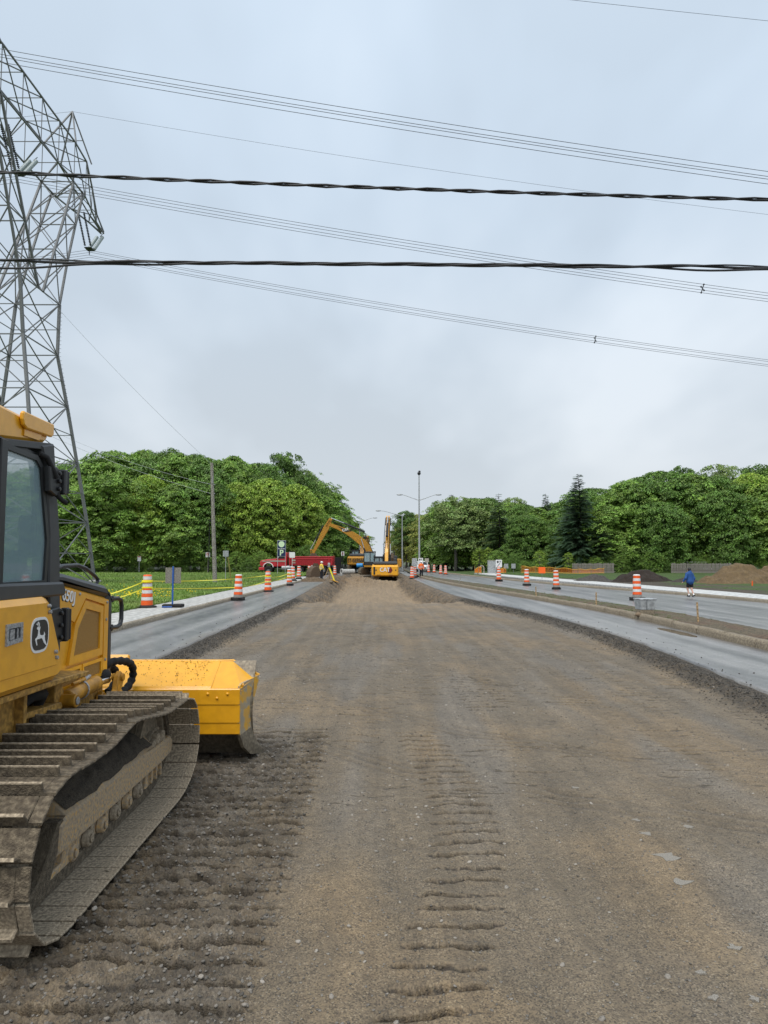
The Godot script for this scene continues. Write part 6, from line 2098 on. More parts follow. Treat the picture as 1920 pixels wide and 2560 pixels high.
func make_street():
	var dA := make_drum(0); var dB := make_drum(1)
	# [x, distance, height, kind, label]
	var ds := [[-8.33, 24.92, .125, 0, "orange striped drum wrapped in yellow tape beside the blank sign"],
		[-6.50, 31.57, .005, 1, "orange and white drum with pale top on the kerb edge"],
		[-6.62, 40.4, .005, 0, "orange striped drum tied with yellow tape next along the left lane"],
		[-6.70, 50.2, .005, 1, "pale based drum wound with yellow tape below the parking sign"],
		[-7.35, 57.0, .125, 1, "pale based drum on the sidewalk in a row to the truck"],
		[-7.55, 62.7, .125, 1, "pale based drum on the sidewalk in a row to the truck"],
		[-7.30, 69.0, .125, 0, "orange drum standing close behind another at the sidewalk end"],
		[-7.10, 70.5, .125, 1, "pale drum standing close beside another at the sidewalk end"],
		[-5.9, 85.0, .03, 0, "orange drum beside the tailgate of the dump truck"],
		[11.28, 31.57, .005, 1, "large striped drum on the road behind the metal junction box"],
		[10.64, 43.72, .005, 1, "striped drum on the road before the orange board"],
		[10.12, 50.16, .005, 1, "striped drum on the road with black rubber base near the orange net"],
		[9.77, 60.2, .10, 0, "drum under the white arrow sign"],
		[2.75, 69.4, .02, 0, "plain orange drum beside the pit near the worker"],
		[3.18, 73.1, .02, 1, "faded drum beside the orange drum near the worker"],
		[6.56, 104, .005, 0, "distant drum in the row on the right road"], [7.3, 103, .005, 0, "distant drum in the row on the right road"], [7.47, 93.2, .005, 0, "distant drum in the row on the right road"], [7.85, 90, .005, 0, "distant drum in the row on the right road"]]
	for d in ds:
		var src: Node3D = dA if d[3] == 0 else dB
		var o: Node3D = src.duplicate()
		o.name = numbered("traffic_drum")
		add_child(o)
		o.position = Vector3(d[0], d[2], -d[1])
		o.rotation = Vector3(rng.randf_range(-.02, .02), rng.randf() * TAU, rng.randf_range(-.02, .02))
		tag(o, d[4], "drum", "orange traffic drums")
	# tape wound round the first drum
	for y in [.93, .91, .70, .66]:
		var tw := SH.new()
		tw.lathe(pv([.182, y - .03, .192, y - .02, .19, y + .025, .178, y + .03]), 20, Transform3D(Basis(Vector3.RIGHT, rng.randf_range(-.12, .12)), Vector3(-8.33, .125, -24.92)))
		tag(obj("tape_wrap", tw, M.tape), "yellow caution tape wound round the drum by the blank sign", "tape", "yellow caution tape")
	for d in [[-6.62, 40.4, .58], [-6.70, 50.2, .62], [-6.70, 50.2, .84], [-6.62, 40.4, .88]]:
		var tw := SH.new()
		tw.lathe(pv([.178, -.03, .196, -.02, .194, .025, .178, .03]), 20, Transform3D(Basis(Vector3.RIGHT, .1), Vector3(d[0], d[2], -d[1])))
		tag(obj("tape_wrap", tw, M.tape), "yellow caution tape wound round a drum along the left lane", "tape", "yellow caution tape")
	tape(Vector3(-8.4, .80, -24.9), Vector3(-6.6, .58, -31.5), .03, "lower yellow tape from the wrapped drum past the blank sign")
	tape(Vector3(-8.4, 1.05, -24.9), Vector3(-6.7, .92, -40.3), .10, "upper yellow tape from the wrapped drum over the lawn edge")
	tape(Vector3(-6.6, .58, -31.5), Vector3(-6.7, .58, -40.3), .06, "yellow tape from the kerb drum to the next drum")
	tape(Vector3(-6.7, .85, -40.4), Vector3(-6.75, .88, -50.1), .12, "upper yellow tape between two drums along the kerb")
	tape(Vector3(-6.7, .55, -40.4), Vector3(-6.75, .62, -50.1), .05, "lower yellow tape between two drums along the kerb")
	tape(Vector3(-8.4, 1.05, -24.9), Vector3(-9.3, .56, -17.0), .22, "upper yellow tape leading from the wrapped drum behind the bulldozer")
	tape(Vector3(-8.4, .80, -24.9), Vector3(-9.3, .30, -17.0), .16, "lower yellow tape leading from the wrapped drum behind the bulldozer")
	# blank sign on a blue post
	var t := thing("blank_sign", "back of a grey sign on a blue post in rubber blocks", "sign", Vector3(-7.42, .125, -24.9))
	var sh := SH.new(); sh.box(Vector3(0, .74, .02), Vector3(.055, 1.4, .03), .006); obj("post", sh, M.blue_post, t)
	sh = SH.new(); sh.box(Vector3(0, 1.12, -.005), Vector3(.55, .55, .012), .004); obj("panel", sh, mat(lin(.36, .36, .35), .55, .2, T.mud, 1.2), t)
	sh = SH.new(); sh.box(Vector3(-.16, .06, 0), Vector3(.38, .12, .30), .03, Basis(Vector3.UP, .15)); obj("rubber_block", sh, M.rubber, t)
	sh = SH.new(); sh.box(Vector3(.20, .07, -.03), Vector3(.34, .12, .28), .03, Basis(Vector3.UP, -.2)); obj("rubber_block", sh, M.rubber, t)
	sh = SH.new(); sh.box(Vector3(-.15, .03, .16), Vector3(.36, .05, .03), .01); obj("blue_trim", sh, M.blue_post, t)
	# parking sign
	t = thing("parking_sign", "tall navy parking sign with pale disc and letter on two posts", "sign", Vector3(-12.2, .05, -84.0))
	for x in [-.46, .46]:
		sh = SH.new(); sh.box(Vector3(x, 2.05, -.04), Vector3(.06, 4.1, .06), .005); obj("post", sh, M.galv_pale, t)
	sh = SH.new(); sh.box(Vector3(0, 3.15, 0), Vector3(1.02, 1.92, .03), .01); obj("frame", sh, M.galv_pale, t)
	sh = SH.new(); sh.box(Vector3(0, 3.15, .022), Vector3(.92, 1.82, .02), .006); obj("panel", sh, M.navy, t)
	sh = SH.new(); sh.cyl(Vector3(0, 3.66, .03), Vector3(0, 3.66, .04), .36, -1.0, 28); obj("disc", sh, M.pale_green, t)
	text("letter", "P", .95, M.pale_green, Transform3D(Basis.IDENTITY, Vector3(0, 2.64, .036)), t, .01)
	text("lettering", "Parc-O-Bus", .17, M.white, Transform3D(Basis.IDENTITY, Vector3(0, 3.13, .036)), t, .01)
	sign_board("blank_sign", "white back of a small sign before the dump truck", Vector3(-10.4, .05, -80), 0.0, .62, .62, 2.35, M.white, M.white)
	sign_board("blank_sign", "pale green back of a small sign beside the wooden pole", Vector3(-12.15, .05, -54.2), 0.0, .42, .46, 2.25, M.galv_pale, M.galv_pale)
	t = sign_board("no_parking_sign", "white no parking sign with red ring at the wood edge", Vector3(-25.2, .05, -101), 0.0, .62, .72, 2.55, M.white, M.wood_grey, .06)
	sh = SH.new(); sh.lathe(pv([.15, 0, .21, 0, .21, .006, .15, .006]), 24, Transform3D(Basis(Vector3.RIGHT, PI / 2), Vector3(0, 2.62, .008))); sh.box(Vector3(0, 2.62, .012), Vector3(.36, .05, .006), 0.0, Basis(Vector3.BACK, -.78)); obj("red_ring", sh, mat(lin(.5, .01, .02), .5), t)
	text("letter", "P", .26, M.black, Transform3D(Basis.IDENTITY, Vector3(0, 2.62, .009)), t, .004)
	t = sign_board("notice_sign", "small white notice with red mark beside the lattice pylon", Vector3(-35.0, .05, -101), 0.0, .5, .75, 2.0, M.white, M.galv_pale, .06)
	sh = SH.new(); sh.box(Vector3(0, 2.26, .008), Vector3(.4, .12, .004)); obj("red_mark", sh, mat(lin(.5, .05, .02), .5), t)
	t = sign_board("road_sign", "small white and red sign on a dark post behind the tailgate", Vector3(-5.9, .0, -101), 0.0, .42, .62, 2.75, M.white, M.black_matt, .12)
	sh = SH.new(); sh.box(Vector3(0, 2.75, .008), Vector3(.2, .3, .004)); obj("red_mark", sh, mat(lin(.5, .05, .04), .5), t)
	# arrow signs on the right
	t = sign_board("arrow_sign", "white arrow sign standing above a drum on the right road", Vector3(9.77, .0, -60.1), -.1, .52, .64, 1.52, M.white, M.rubber)
	keep_right_marks(t, 1.52, 1.0)
	for k in 2:
		sh = SH.new(); sh.box(Vector3(0, .03 + k * .05, 0), Vector3(.62, .05, .4), .012); obj("rubber_base", sh, M.rubber, t)
	t = sign_board("arrow_sign", "white arrow sign behind the worker in the orange vest", Vector3(3.95, .0, -76), 0.0, .5, .62, 1.74, M.white, M.galv)
	keep_right_marks(t, 1.74, 1.0)
	sign_board("blank_sign", "grey back of a tall sign beside the worker in orange", Vector3(3.12, .0, -72), 0.0, .52, .78, 1.62, M.galv_pale, M.galv)
	sign_board("blank_sign", "white back of a sign right of the worker in orange", Vector3(4.85, .05, -80), 0.0, .46, .46, 1.74, M.white_dirty, M.galv)
	sign_board("orange_board", "plain orange warning board on a post before the net fence", Vector3(14.0, .1, -62.7), -.15, .6, .55, .82, M.orange_sign, M.galv)
	sign_board("blank_sign", "one of two grey sign backs standing by the cabinet", Vector3(15.9, .05, -92), 0.0, .55, .62, 1.0, M.galv_pale, M.galv, .05, "sign", "paired sign backs by the cabinet")
	sign_board("blank_sign", "one of two grey sign backs standing by the cabinet", Vector3(16.85, .05, -92), 0.0, .55, .62, 1.0, M.galv_pale, M.galv, .05, "sign", "paired sign backs by the cabinet")
	# street lamps
	t = thing("street_lamp", "tall mast with two lamp arms and a dark dome on top", "street lamp", Vector3(5.25, .05, -105))
	sh = SH.new(); sh.cyl(Vector3.ZERO, Vector3(0, 14.6, 0), .17, .08, 14); obj("mast", sh, M.galv_pale, t)
	sh = SH.new(); sh.ball(Vector3(0, 14.75, 0), Vector3(.26, .26, .26), 14, 10); sh.cyl(Vector3(0, 14.8, 0), Vector3(.1, 15.15, 0), .2, .15, 12); obj("dome", sh, M.black, t)
	lamp_arms(t, 10.7, 3.0, [-1.0, 1.0])
	for a in [[3.1, 120.0, "lamp mast with its arm reaching left over the road", 9.4, 4.2, [-1.0]], [10.4, 200.0, "distant lamp mast with two arms beyond the tall mast", 11.5, 3.0, [-1.0, 1.0]], [-5.2, 150.0, "pale lamp mast before the roadside trees on the left", 10.0, 3.4, [1.0]]]:
		t = thing("street_lamp", a[2], "street lamp", Vector3(a[0], 0, -a[1]))
		sh = SH.new(); sh.cyl(Vector3.ZERO, Vector3(0, a[3] + .1, 0), .14, .08, 12); obj("mast", sh, M.galv_pale, t)
		lamp_arms(t, a[3], a[4], a[5])
	t = thing("park_lamp", "dark square lantern on a thin post at the wood edge", "street lamp", Vector3(-24.9, .03, -100.4))
	sh = SH.new(); sh.cyl(Vector3.ZERO, Vector3(0, 7.2, 0), .08, .06, 8); obj("post", sh, M.black_matt, t)
	sh = SH.new(); sh.box(Vector3(0, 7.4, 0), Vector3(.7, .35, .5), .04); obj("lantern", sh, M.black_matt, t)
	# grey service cabinet with pipes
	t = thing("service_cabinet", "grey steel service cabinet on the verge behind the arrow sign", "cabinet", Vector3(13.7, .08, -89.7))
	sh = SH.new(); sh.box(Vector3(0, .86, 0), Vector3(1.05, 1.62, .7), .02); obj("body", sh, M.galv_pale, t)
	sh = SH.new(); sh.box(Vector3(0, 1.7, 0), Vector3(1.12, .06, .78), .015); obj("lid", sh, M.white_dirty, t)
	sh = SH.new(); sh.box(Vector3(0, .03, 0), Vector3(1.25, .1, .9), .02); obj("plinth", sh, M.concrete, t)
	sh = SH.new(); sh.box(Vector3(.3, .85, .36), Vector3(.05, .2, .03), .01); obj("handle", sh, M.black, t)
	t = thing("gas_pipes", "white bent pipes and posts beside the grey cabinet", "pipes", Vector3(12.4, .05, -89.5))
	sh = SH.new(); sh.tube([Vector3(-.25, 0, 0), Vector3(-.25, .85, 0), Vector3(-.18, 1.0, 0), Vector3(0, 1.05, 0), Vector3(.18, 1.0, 0), Vector3(.25, .85, 0), Vector3(.25, 0, 0)], .06, 8); obj("pipe", sh, M.white_dirty, t)
	for x in [-.6, -.45]:
		sh = SH.new(); sh.cyl(Vector3(x, 0, 0), Vector3(x, .85, 0), .06, -1.0, 8); obj("bollard", sh, M.worn, t)
	# orange net fence
	net_fence("orange_net_fence", "sagging orange net fence along the far verge", [Vector3(17.4, .1, -89.7), Vector3(19.0, .1, -88.6), Vector3(21.0, .08, -86.5), Vector3(23.2, .06, -84.5), Vector3(24.6, .1, -84.0), Vector3(26.3, .12, -84.5)], [.95, .82, .80, .66, .6, .72])
	net_fence("orange_net_fence", "short piece of orange net around the grey cabinet", [Vector3(14.5, .1, -88.6), Vector3(14.9, .1, -88.0), Vector3(15.3, .1, -88.6)], [.55, .75, .5])
	net_fence("orange_net_fence", "short orange net beside the white pipes", [Vector3(11.4, .1, -88.9), Vector3(11.8, .1, -88.3), Vector3(12.2, .1, -88.6)], [.5, .85, .8])
	# junction box on the median
	t = thing("junction_box", "galvanised junction box on a weathered concrete foot in the median", "junction box", Vector3(7.95, .10, -21.6), .12)
	sh = SH.new(); sh.box(Vector3(0, .06, 0), Vector3(.44, .26, .40), .03); obj("foot", sh, M.kerb, t)
	sh = SH.new()
	sh.flat()
	var lo := [Vector3(-.215, .19, .2), Vector3(.215, .19, .2), Vector3(.215, .19, -.2), Vector3(-.215, .19, -.2)]
	var hi := [Vector3(-.25, .49, .23), Vector3(.25, .49, .23), Vector3(.25, .49, -.23), Vector3(-.25, .49, -.23)]
	for i in 4: sh.quad(lo[i], hi[i], hi[(i + 1) % 4], lo[(i + 1) % 4])
	sh.quad(lo[3], lo[2], lo[1], lo[0])
	obj("body", sh, M.galv_pale, t)
	sh = SH.new(); sh.box(Vector3(0, .505, 0), Vector3(.53, .035, .49), .008); obj("lid", sh, M.galv_pale, t)
	sh = SH.new(); sh.box(Vector3(-.06, .34, .218), Vector3(.012, .28, .01), 0.0, Basis(Vector3.RIGHT, .1)); obj("seam", sh, M.galv, t)
	sh = SH.new(); sh.ball(Vector3.ZERO, Vector3(.10, .07, .09), 10, 8)
	var o := obj("round_stone", sh, mat(lin(.32, .25, .19), .9, 0, T.mud, 3.0)); o.position = Vector3(7.65, .15, -21.35)
	tag(o, "round brown stone lying at the foot of the junction box", "stone")
	# survey stakes
	for s in [[8.35, 18.9, .60, .03, "bare wooden survey stake on the bare median near the kerb"], [7.75, 25.9, .55, -.02, "bare wooden survey stake on the grassy median past the junction box"], [6.95, 32.4, .52, .02, "bare wooden survey stake farther along the grassy median"], [5.4, 50.5, .5, -.35, "dark leaning stake where the median narrows"]]:
		sh = SH.new()
		sh.box(Vector3(0, s[2] / 2 - .04, 0), Vector3(.045, s[2], .022), .003, Basis(Vector3.BACK, s[3]))
		o = obj("survey_stake", sh, M.wood_new if s[1] < 40.0 else M.wood_grey); o.position = Vector3(s[0], .1, -s[1])
		tag(o, s[4], "stake", "survey stakes on the median")
	for s in [[17.6, 50.0, "short orange marker by the dark heap"], [23.4, 45.0, "short orange marker by the brown heap"]]:
		sh = SH.new(); sh.cyl(Vector3(0, -.05, 0), Vector3(0.02, .38, 0), .05, .035, 8); o = obj("orange_marker", sh, M.orange)
		o.position = Vector3(s[0], .1, -s[1]); tag(o, s[2], "marker", "orange ground markers")
	# heaps
	pile("gravel_heap", "grey gravel heap at the end of the orange net", 16.9, 57.0, 1.5, .7, Vector3(.11, .105, .10), 1)
	pile("topsoil_heap", "dark brown topsoil heap in front of the shrubs", 20.4, 56.0, 2.1, 1.15, Vector3(.045, .032, .024), 2)
	pile("gravel_heap", "small grey heap left of the walking person", 22.6, 53.0, 1.2, .58, Vector3(.085, .075, .066), 3)
	pile("soil_heap", "broad tan soil heap right of the walking person", 25.2, 50.0, 2.6, 1.65, Vector3(.23, .165, .09), 4)
	pile("soil_heap", "tan soil heap beside the pale cabinet", 29.0, 51.0, 2.4, 2.1, Vector3(.23, .165, .09), 5)
	pile("soil_heap", "small sand heap spilled on the sidewalk end", -6.0, 60.0, 1.25, .42, Vector3(.20, .145, .09), 6)
	# shallow brown puddle along the median kerb
	var pd := PackedVector2Array()
	for i in 22:
		var an := TAU * i / 22.0
		pd.append(Vector2(cos(an) * .17 * (1.0 + .4 * nB.get_noise_2d(cos(an) * 2.0, sin(an) * 2.0)), sin(an) * 1.15))
	sh = SH.new(); sh.ext(pd, Transform3D(Basis(Vector3(1, 0, 0), Vector3(0, 0, 1), Vector3(0, 1, 0)), Vector3.ZERO), 0.0, .004)
	o = obj("puddle", sh, mat(lin(.07, .05, .032), .04)); o.position = Vector3(7.22, .001, -17.6)
	o.set_meta("kind", "structure"); o.set_meta("label", "shallow brown puddle along the median kerb")
	# pale cabinet at the right
	t = thing("pale_cabinet", "pale green grey cabinet on a post behind the tan soil heap", "cabinet", Vector3(28.0, .1, -49.2))
	sh = SH.new(); sh.box(Vector3(0, 1.1, 0), Vector3(1.3, 2.3, .8), .03); obj("body", sh, mat(lin(.55, .60, .56), .5, 0, T.dust, 1.0), t)
	sh = SH.new(); sh.box(Vector3(-.1, 2.15, 0), Vector3(1.6, .28, .9), .03); obj("hood", sh, mat(lin(.6, .65, .6), .5), t)
	# fences, shed and house behind the verge
	wood_fence("grey board fence between the shrubs behind the topsoil heap", Vector3(23.8, 0, -89.0), Vector3(29.0, 0, -88.5))
	wood_fence("grey board fence behind the walking person", Vector3(36.0, 0, -88.5), Vector3(43.5, 0, -88.0))
	t = thing("garden_shed", "dark shed roof with white trim behind the board fence", "shed", Vector3(40.2, -.9, -92.0))
	sh = SH.new(); sh.box(Vector3(0, .8, 0), Vector3(3.4, 1.6, 2.4), .02); obj("wall", sh, M.siding, t)
	sh = SH.new(); sh.flat()
	var r := [Vector3(-1.85, 1.6, 1.35), Vector3(1.85, 1.6, 1.35), Vector3(1.85, 2.45, 0), Vector3(-1.1, 2.45, 0), Vector3(-1.85, 1.6, -1.35), Vector3(1.85, 1.6, -1.35)]
	sh.quad(r[0], r[1], r[2], r[3]); sh.quad(r[5], r[4], r[3], r[2]); sh.tri(r[0], r[3], r[4]); sh.tri(r[1], r[5], r[2])
	obj("roof", sh, M.roof_dark, t)
	sh = SH.new(); sh.tube([r[0], r[3], r[2]], .05, 5); sh.tube([r[0], r[1]], .06, 5); obj("trim", sh, M.white, t)
	t = thing("grey_house", "grey sided house half hidden behind the trees and fence", "house", Vector3(29.2, -.5, -98.5))
	sh = SH.new(); sh.box(Vector3(0, 1.5, 0), Vector3(5.5, 3.0, 4.0), .02); obj("wall", sh, M.siding, t)
	sh = SH.new(); sh.ext(pv([-3.0, 3.0, 3.0, 3.0, 0, 4.6]), Transform3D.IDENTITY, -2.3, 2.3); obj("roof", sh, M.roof_dark, t)
	for x in [-1.6, 1.5]:
		sh = SH.new(); sh.box(Vector3(x, 1.9, 2.01), Vector3(1.0, 1.2, .06), .01); var wf := obj("window", sh, M.white, t)
		sh = SH.new(); sh.box(Vector3(x, 1.9, 2.05), Vector3(.84, 1.04, .02)); obj("pane", sh, M.glass_dark, wf)
	# digging bucket, trench shield, pipe by the truck
	t = thing("digging_bucket", "brown steel digging bucket lying beside the sand heap", "bucket", Vector3(-6.95, .1, -66.0), .5)
	sh = SH.new()
	var bp := [-.1, .1]
	for k in 8: bp.append_array([.55 + cos(lerpf(3.3, -.3, k / 7.0)) * .7, .55 + sin(lerpf(3.6, -.6, k / 7.0)) * .62])
	sh.ext(pv(bp), Transform3D.IDENTITY, -.55, .55, .03); obj("shell", sh, M.brown_steel, t)
	sh = SH.new()
	for i in 5: sh.box(Vector3(-.12, .06, -.44 + i * .22), Vector3(.3, .07, .1), .02, Basis(Vector3.BACK, .3))
	obj("tooth", sh, M.worn, t)
	sh = SH.new()
	for z in [-.18, .18]: sh.ext(pv([.3, 1.05, .8, 1.1, .95, .95, .75, 1.4, .5, 1.42]), Transform3D(Basis(), Vector3(0, 0, z)), -.03, .03)
	obj("lug", sh, M.brown_steel, t)
	t = thing("trench_shield", "dark steel trench shield standing behind the truck tailgate", "trench shield", Vector3(-6.5, .0, -99.5))
	for z in [-.7, .7]:
		sh = SH.new(); sh.box(Vector3(0, 1.1, z), Vector3(1.0, 2.2, .14), .03); obj("plate", sh, M.black_matt, t)
	sh = SH.new()
	for y in [.5, 1.7]: sh.cyl(Vector3(0, y, -.65), Vector3(0, y, .65), .08, -1.0, 10)
	obj("strut", sh, M.steel, t)
	t = thing("concrete_pipe", "short grey concrete pipe lying before the trench shield", "pipe", Vector3(-4.7, .33, -92.0), .5)
	sh = SH.new(); sh.lathe(pv([.24, -.9, .33, -.9, .33, .7, .4, .75, .4, .95, .27, .95, .24, .9, .24, -.9]), 24, Transform3D(Basis(Vector3.BACK, PI / 2), Vector3.ZERO)); obj("shell", sh, M.concrete, t)
	# laser level on a yellow tripod
	t = thing("tripod_level", "yellow tripod with a laser level beside the worker in yellow", "tripod", Vector3(-4.75, -.02, -61.0))
	for l in [[Vector3(.5, 0, .1), .07], [Vector3(-.42, .1, .25), .03], [Vector3(.0, 0, -.5), .04]]:
		sh = SH.new(); sh.cyl(Vector3(0, 1.25, 0), l[0], l[1], l[1] * .8, 8); obj("leg", sh, M.tape if l[1] > .05 else M.wood_new, t)
	sh = SH.new(); sh.cyl(Vector3(0, 1.22, 0), Vector3(0, 1.32, 0), .12, -1.0, 12, .01); sh.box(Vector3(0, 1.46, 0), Vector3(.2, .26, .2), .03); obj("level_head", sh, M.galv_pale, t)
	sh = SH.new(); sh.box(Vector3(.5, .04, .1), Vector3(.75, .07, .35), .02, Basis(Vector3.BACK, -.35)); obj("foot_plate", sh, M.yellow_old, t)

func lamp_arms(t: Node3D, y: float, l: float, sides: Array):
	for s in sides:
		var sh := SH.new()
		sh.tube([Vector3(0, y, 0), Vector3(s * l * .35, y + .35, 0), Vector3(s * l * .7, y + .75, 0), Vector3(s * l * .86, y + .85, 0)], [.06, .05, .045, .04], 7)
		obj("arm", sh, M.galv_pale, t)
		sh = SH.new()
		sh.ball(Vector3(s * l * .97, y + .85, 0), Vector3(.48, .12, .18), 12, 8)
		obj("lamp_head", sh, M.galv_pale, t)

func net_fence(nm: String, label: String, pts: Array, tops: Array):
	var t := thing(nm, label, "fence", Vector3.ZERO, 0.0, "orange net fences")
	var n := 60
	var rows_ := 7
	var curve := []
	for i in n + 1:
		var u := i / float(n) * (pts.size() - 1)
		var k: int = min(int(u), pts.size() - 2)
		var p: Vector3 = pts[k].lerp(pts[k + 1], u - k)
		var h: float = lerpf(tops[k], tops[k + 1], u - k) + .05 * sin(i * .7)
		curve.append([p, h])
	var sh := SH.new()
	sh.flat()
	for j in rows_:
		for i in n:
			var a: Vector3 = curve[i][0] + Vector3(0, lerpf(.18, curve[i][1], j / float(rows_ - 1)), 0)
			var b: Vector3 = curve[i + 1][0] + Vector3(0, lerpf(.18, curve[i + 1][1], j / float(rows_ - 1)), 0)
			sh.quad(a, a + Vector3(0, .022, 0), b + Vector3(0, .022, 0), b)
	for i in n + 1:
		var a: Vector3 = curve[i][0]
		var d: Vector3 = ((curve[min(i + 1, n)][0] - curve[max(i - 1, 0)][0]) as Vector3).normalized() * .014
		sh.quad(a + Vector3(0, .18, 0) - d, a + Vector3(0, curve[i][1], 0) - d, a + Vector3(0, curve[i][1], 0) + d, a + Vector3(0, .18, 0) + d)
	var o := obj("netting", sh, M.net, t)
	o.set_meta("kind", "stuff")
	for j in [0.0, 1.0]:
		var e := SH.new(); var pp := []
		for c in curve: pp.append(c[0] + Vector3(0, lerpf(.18, c[1], j), 0))
		e.tube(pp, .03, 5)
		obj("edge_rope", e, mat(lin(.8, .42, .05), .6), t)
	for p in pts:
		var e := SH.new(); e.cyl(p, p + Vector3(0, 1.0, 0), .03, -1.0, 6); obj("stake", e, M.wood_new, t)

func wood_fence(label: String, a: Vector3, b: Vector3):
	var t := thing("board_fence", label, "fence", a, 0.0, "garden fences")
	var l := a.distance_to(b)
	var d := (b - a) / l
	var n := int(l / .16)
	var meshes := []
	for v in 3:
		var s := SH.new(); s.box(Vector3(0, .68 + v * .02, 0), Vector3(.135, 1.4 + v * .04, .025), .004); meshes.append(s.mesh())
	for i in n:
		var o := MeshInstance3D.new()
		o.mesh = meshes[rng.randi() % 3]
		o.material_override = M.fence_wood
		o.name = "board"
		o.transform = Transform3D(Basis(Vector3.BACK, rng.randf_range(-.02, .02)), d * i * .16)
		t.add_child(o, true)
	for y in [.4, 1.25]:
		bar(t, "rail", Vector3(0, y, -.04), d * l + Vector3(0, y, -.04), .06, M.fence_wood)

# ---------------------------------------------------------------- people
# surface nets over smoothly joined tapered capsules: bones are [from, to, radius, radius]
func blob(bones: Array, cell: float, soft: float, sh: SH = null) -> SH:
	if sh == null: sh = SH.new()
	var lo := Vector3.ONE * 1e9; var hi := -lo
	for b in bones:
		var m: float = max(b[2], b[3]) + cell * 3
		lo = lo.min(b[0] - Vector3.ONE * m).min(b[1] - Vector3.ONE * m); hi = hi.max(b[0] + Vector3.ONE * m).max(b[1] + Vector3.ONE * m)
	var n := Vector3i((hi - lo) / cell) + Vector3i.ONE * 2
	var f := PackedFloat32Array(); f.resize(n.x * n.y * n.z); f.fill(1.0)
	for b in bones:
		var a: Vector3 = b[0]; var ab: Vector3 = b[1] - a
		var l2 := maxf(ab.length_squared(), 1e-8)
		var m: float = max(b[2], b[3]) + cell * 2.5 + soft
		var i0 := Vector3i(((a.min(b[1]) - Vector3.ONE * m - lo) / cell).max(Vector3.ZERO)); var i1 := Vector3i((a.max(b[1]) + Vector3.ONE * m - lo) / cell)
		for z in range(i0.z, mini(i1.z + 1, n.z)):
			for y in range(i0.y, mini(i1.y + 1, n.y)):
				for x in range(i0.x, mini(i1.x + 1, n.x)):
					var p := lo + Vector3(x, y, z) * cell - a
					var k := clampf(p.dot(ab) / l2, 0.0, 1.0)
					var d: float = (p - ab * k).length() - lerpf(b[2], b[3], k)
					var id := (z * n.y + y) * n.x + x
					var o := f[id]
					var h := maxf(soft - absf(o - d), 0.0) / soft
					f[id] = minf(o, d) - h * h * soft * .25
	var vert := {}
	sh.smooth()
	var sx := 1; var sy := n.x; var sz := n.x * n.y
	for z in n.z - 1:
		for y in n.y - 1:
			for x in n.x - 1:
				var id := (z * n.y + y) * n.x + x
				var s := 0; var acc := Vector3.ZERO
				var c := [f[id], f[id + sx], f[id + sy], f[id + sx + sy], f[id + sz], f[id + sx + sz], f[id + sy + sz], f[id + sx + sy + sz]]
				var neg := 0
				for q in 8: if c[q] < 0.0: neg += 1
				if neg == 0 or neg == 8: continue
				for e in [[0, 1], [2, 3], [4, 5], [6, 7], [0, 2], [1, 3], [4, 6], [5, 7], [0, 4], [1, 5], [2, 6], [3, 7]]:
					var u: float = c[e[0]]; var w: float = c[e[1]]
					if (u < 0.0) != (w < 0.0):
						var k := u / (u - w)
						acc += Vector3(e[0] & 1, (e[0] >> 1) & 1, e[0] >> 2).lerp(Vector3(e[1] & 1, (e[1] >> 1) & 1, e[1] >> 2), k)
						s += 1
				vert[id] = lo + (Vector3(x, y, z) + acc / s) * cell
	for id in vert:
		var a0 := f[id] < 0.0
		for ax in 3:
			var st: int = [sx, sy, sz][ax]; var u: int = [sy, sz, sx][ax]; var w: int = [sz, sx, sy][ax]
			if id + st >= f.size(): continue
			if a0 == (f[id + st] < 0.0): continue
			if not (vert.has(id - u) and vert.has(id - w) and vert.has(id - u - w)): continue
			if a0: sh.quad(vert[id], vert[id - u], vert[id - u - w], vert[id - w])
			else: sh.quad(vert[id], vert[id - w], vert[id - u - w], vert[id - u])
	return sh

# hand with palm, four unequal bent fingers and a thumb; d: direction of the fingers, s: side of the thumb
func hand(sh: SH, p: Vector3, d: Vector3, s: Vector3, k: float):
	var b := [[p, p + d * .075 * k, .026 * k, .024 * k], [p + s * .02 * k, p + s * .028 * k + d * .07 * k, .02 * k, .016 * k], [p - s * .02 * k, p - s * .028 * k + d * .065 * k, .02 * k, .015 * k]]
	var nrm := d.cross(s).normalized()
	for i in 4:
		var o := p + d * .07 * k + s * (.027 - i * .018) * k
		var l: float = [.062, .072, .066, .05][i] * k
		var m := o + d * l * .55 - nrm * .006 * k
		b.append([o, m, .0085 * k, .0082 * k]); b.append([m, m + (d - nrm * .7).normalized() * l * .45, .0082 * k, .007 * k])
	var tb := p + s * .024 * k + d * .02 * k
	b.append([tb, tb + (d * .6 + s * .8).normalized() * .04 * k, .011 * k, .01 * k]); b.append([tb + (d * .6 + s * .8).normalized() * .04 * k, tb + (d * .6 + s * .8).normalized() * .04 * k + (d + s * .1).normalized() * .028 * k, .01 * k, .008 * k])
	blob(b, .0065 * k, .008 * k, sh)

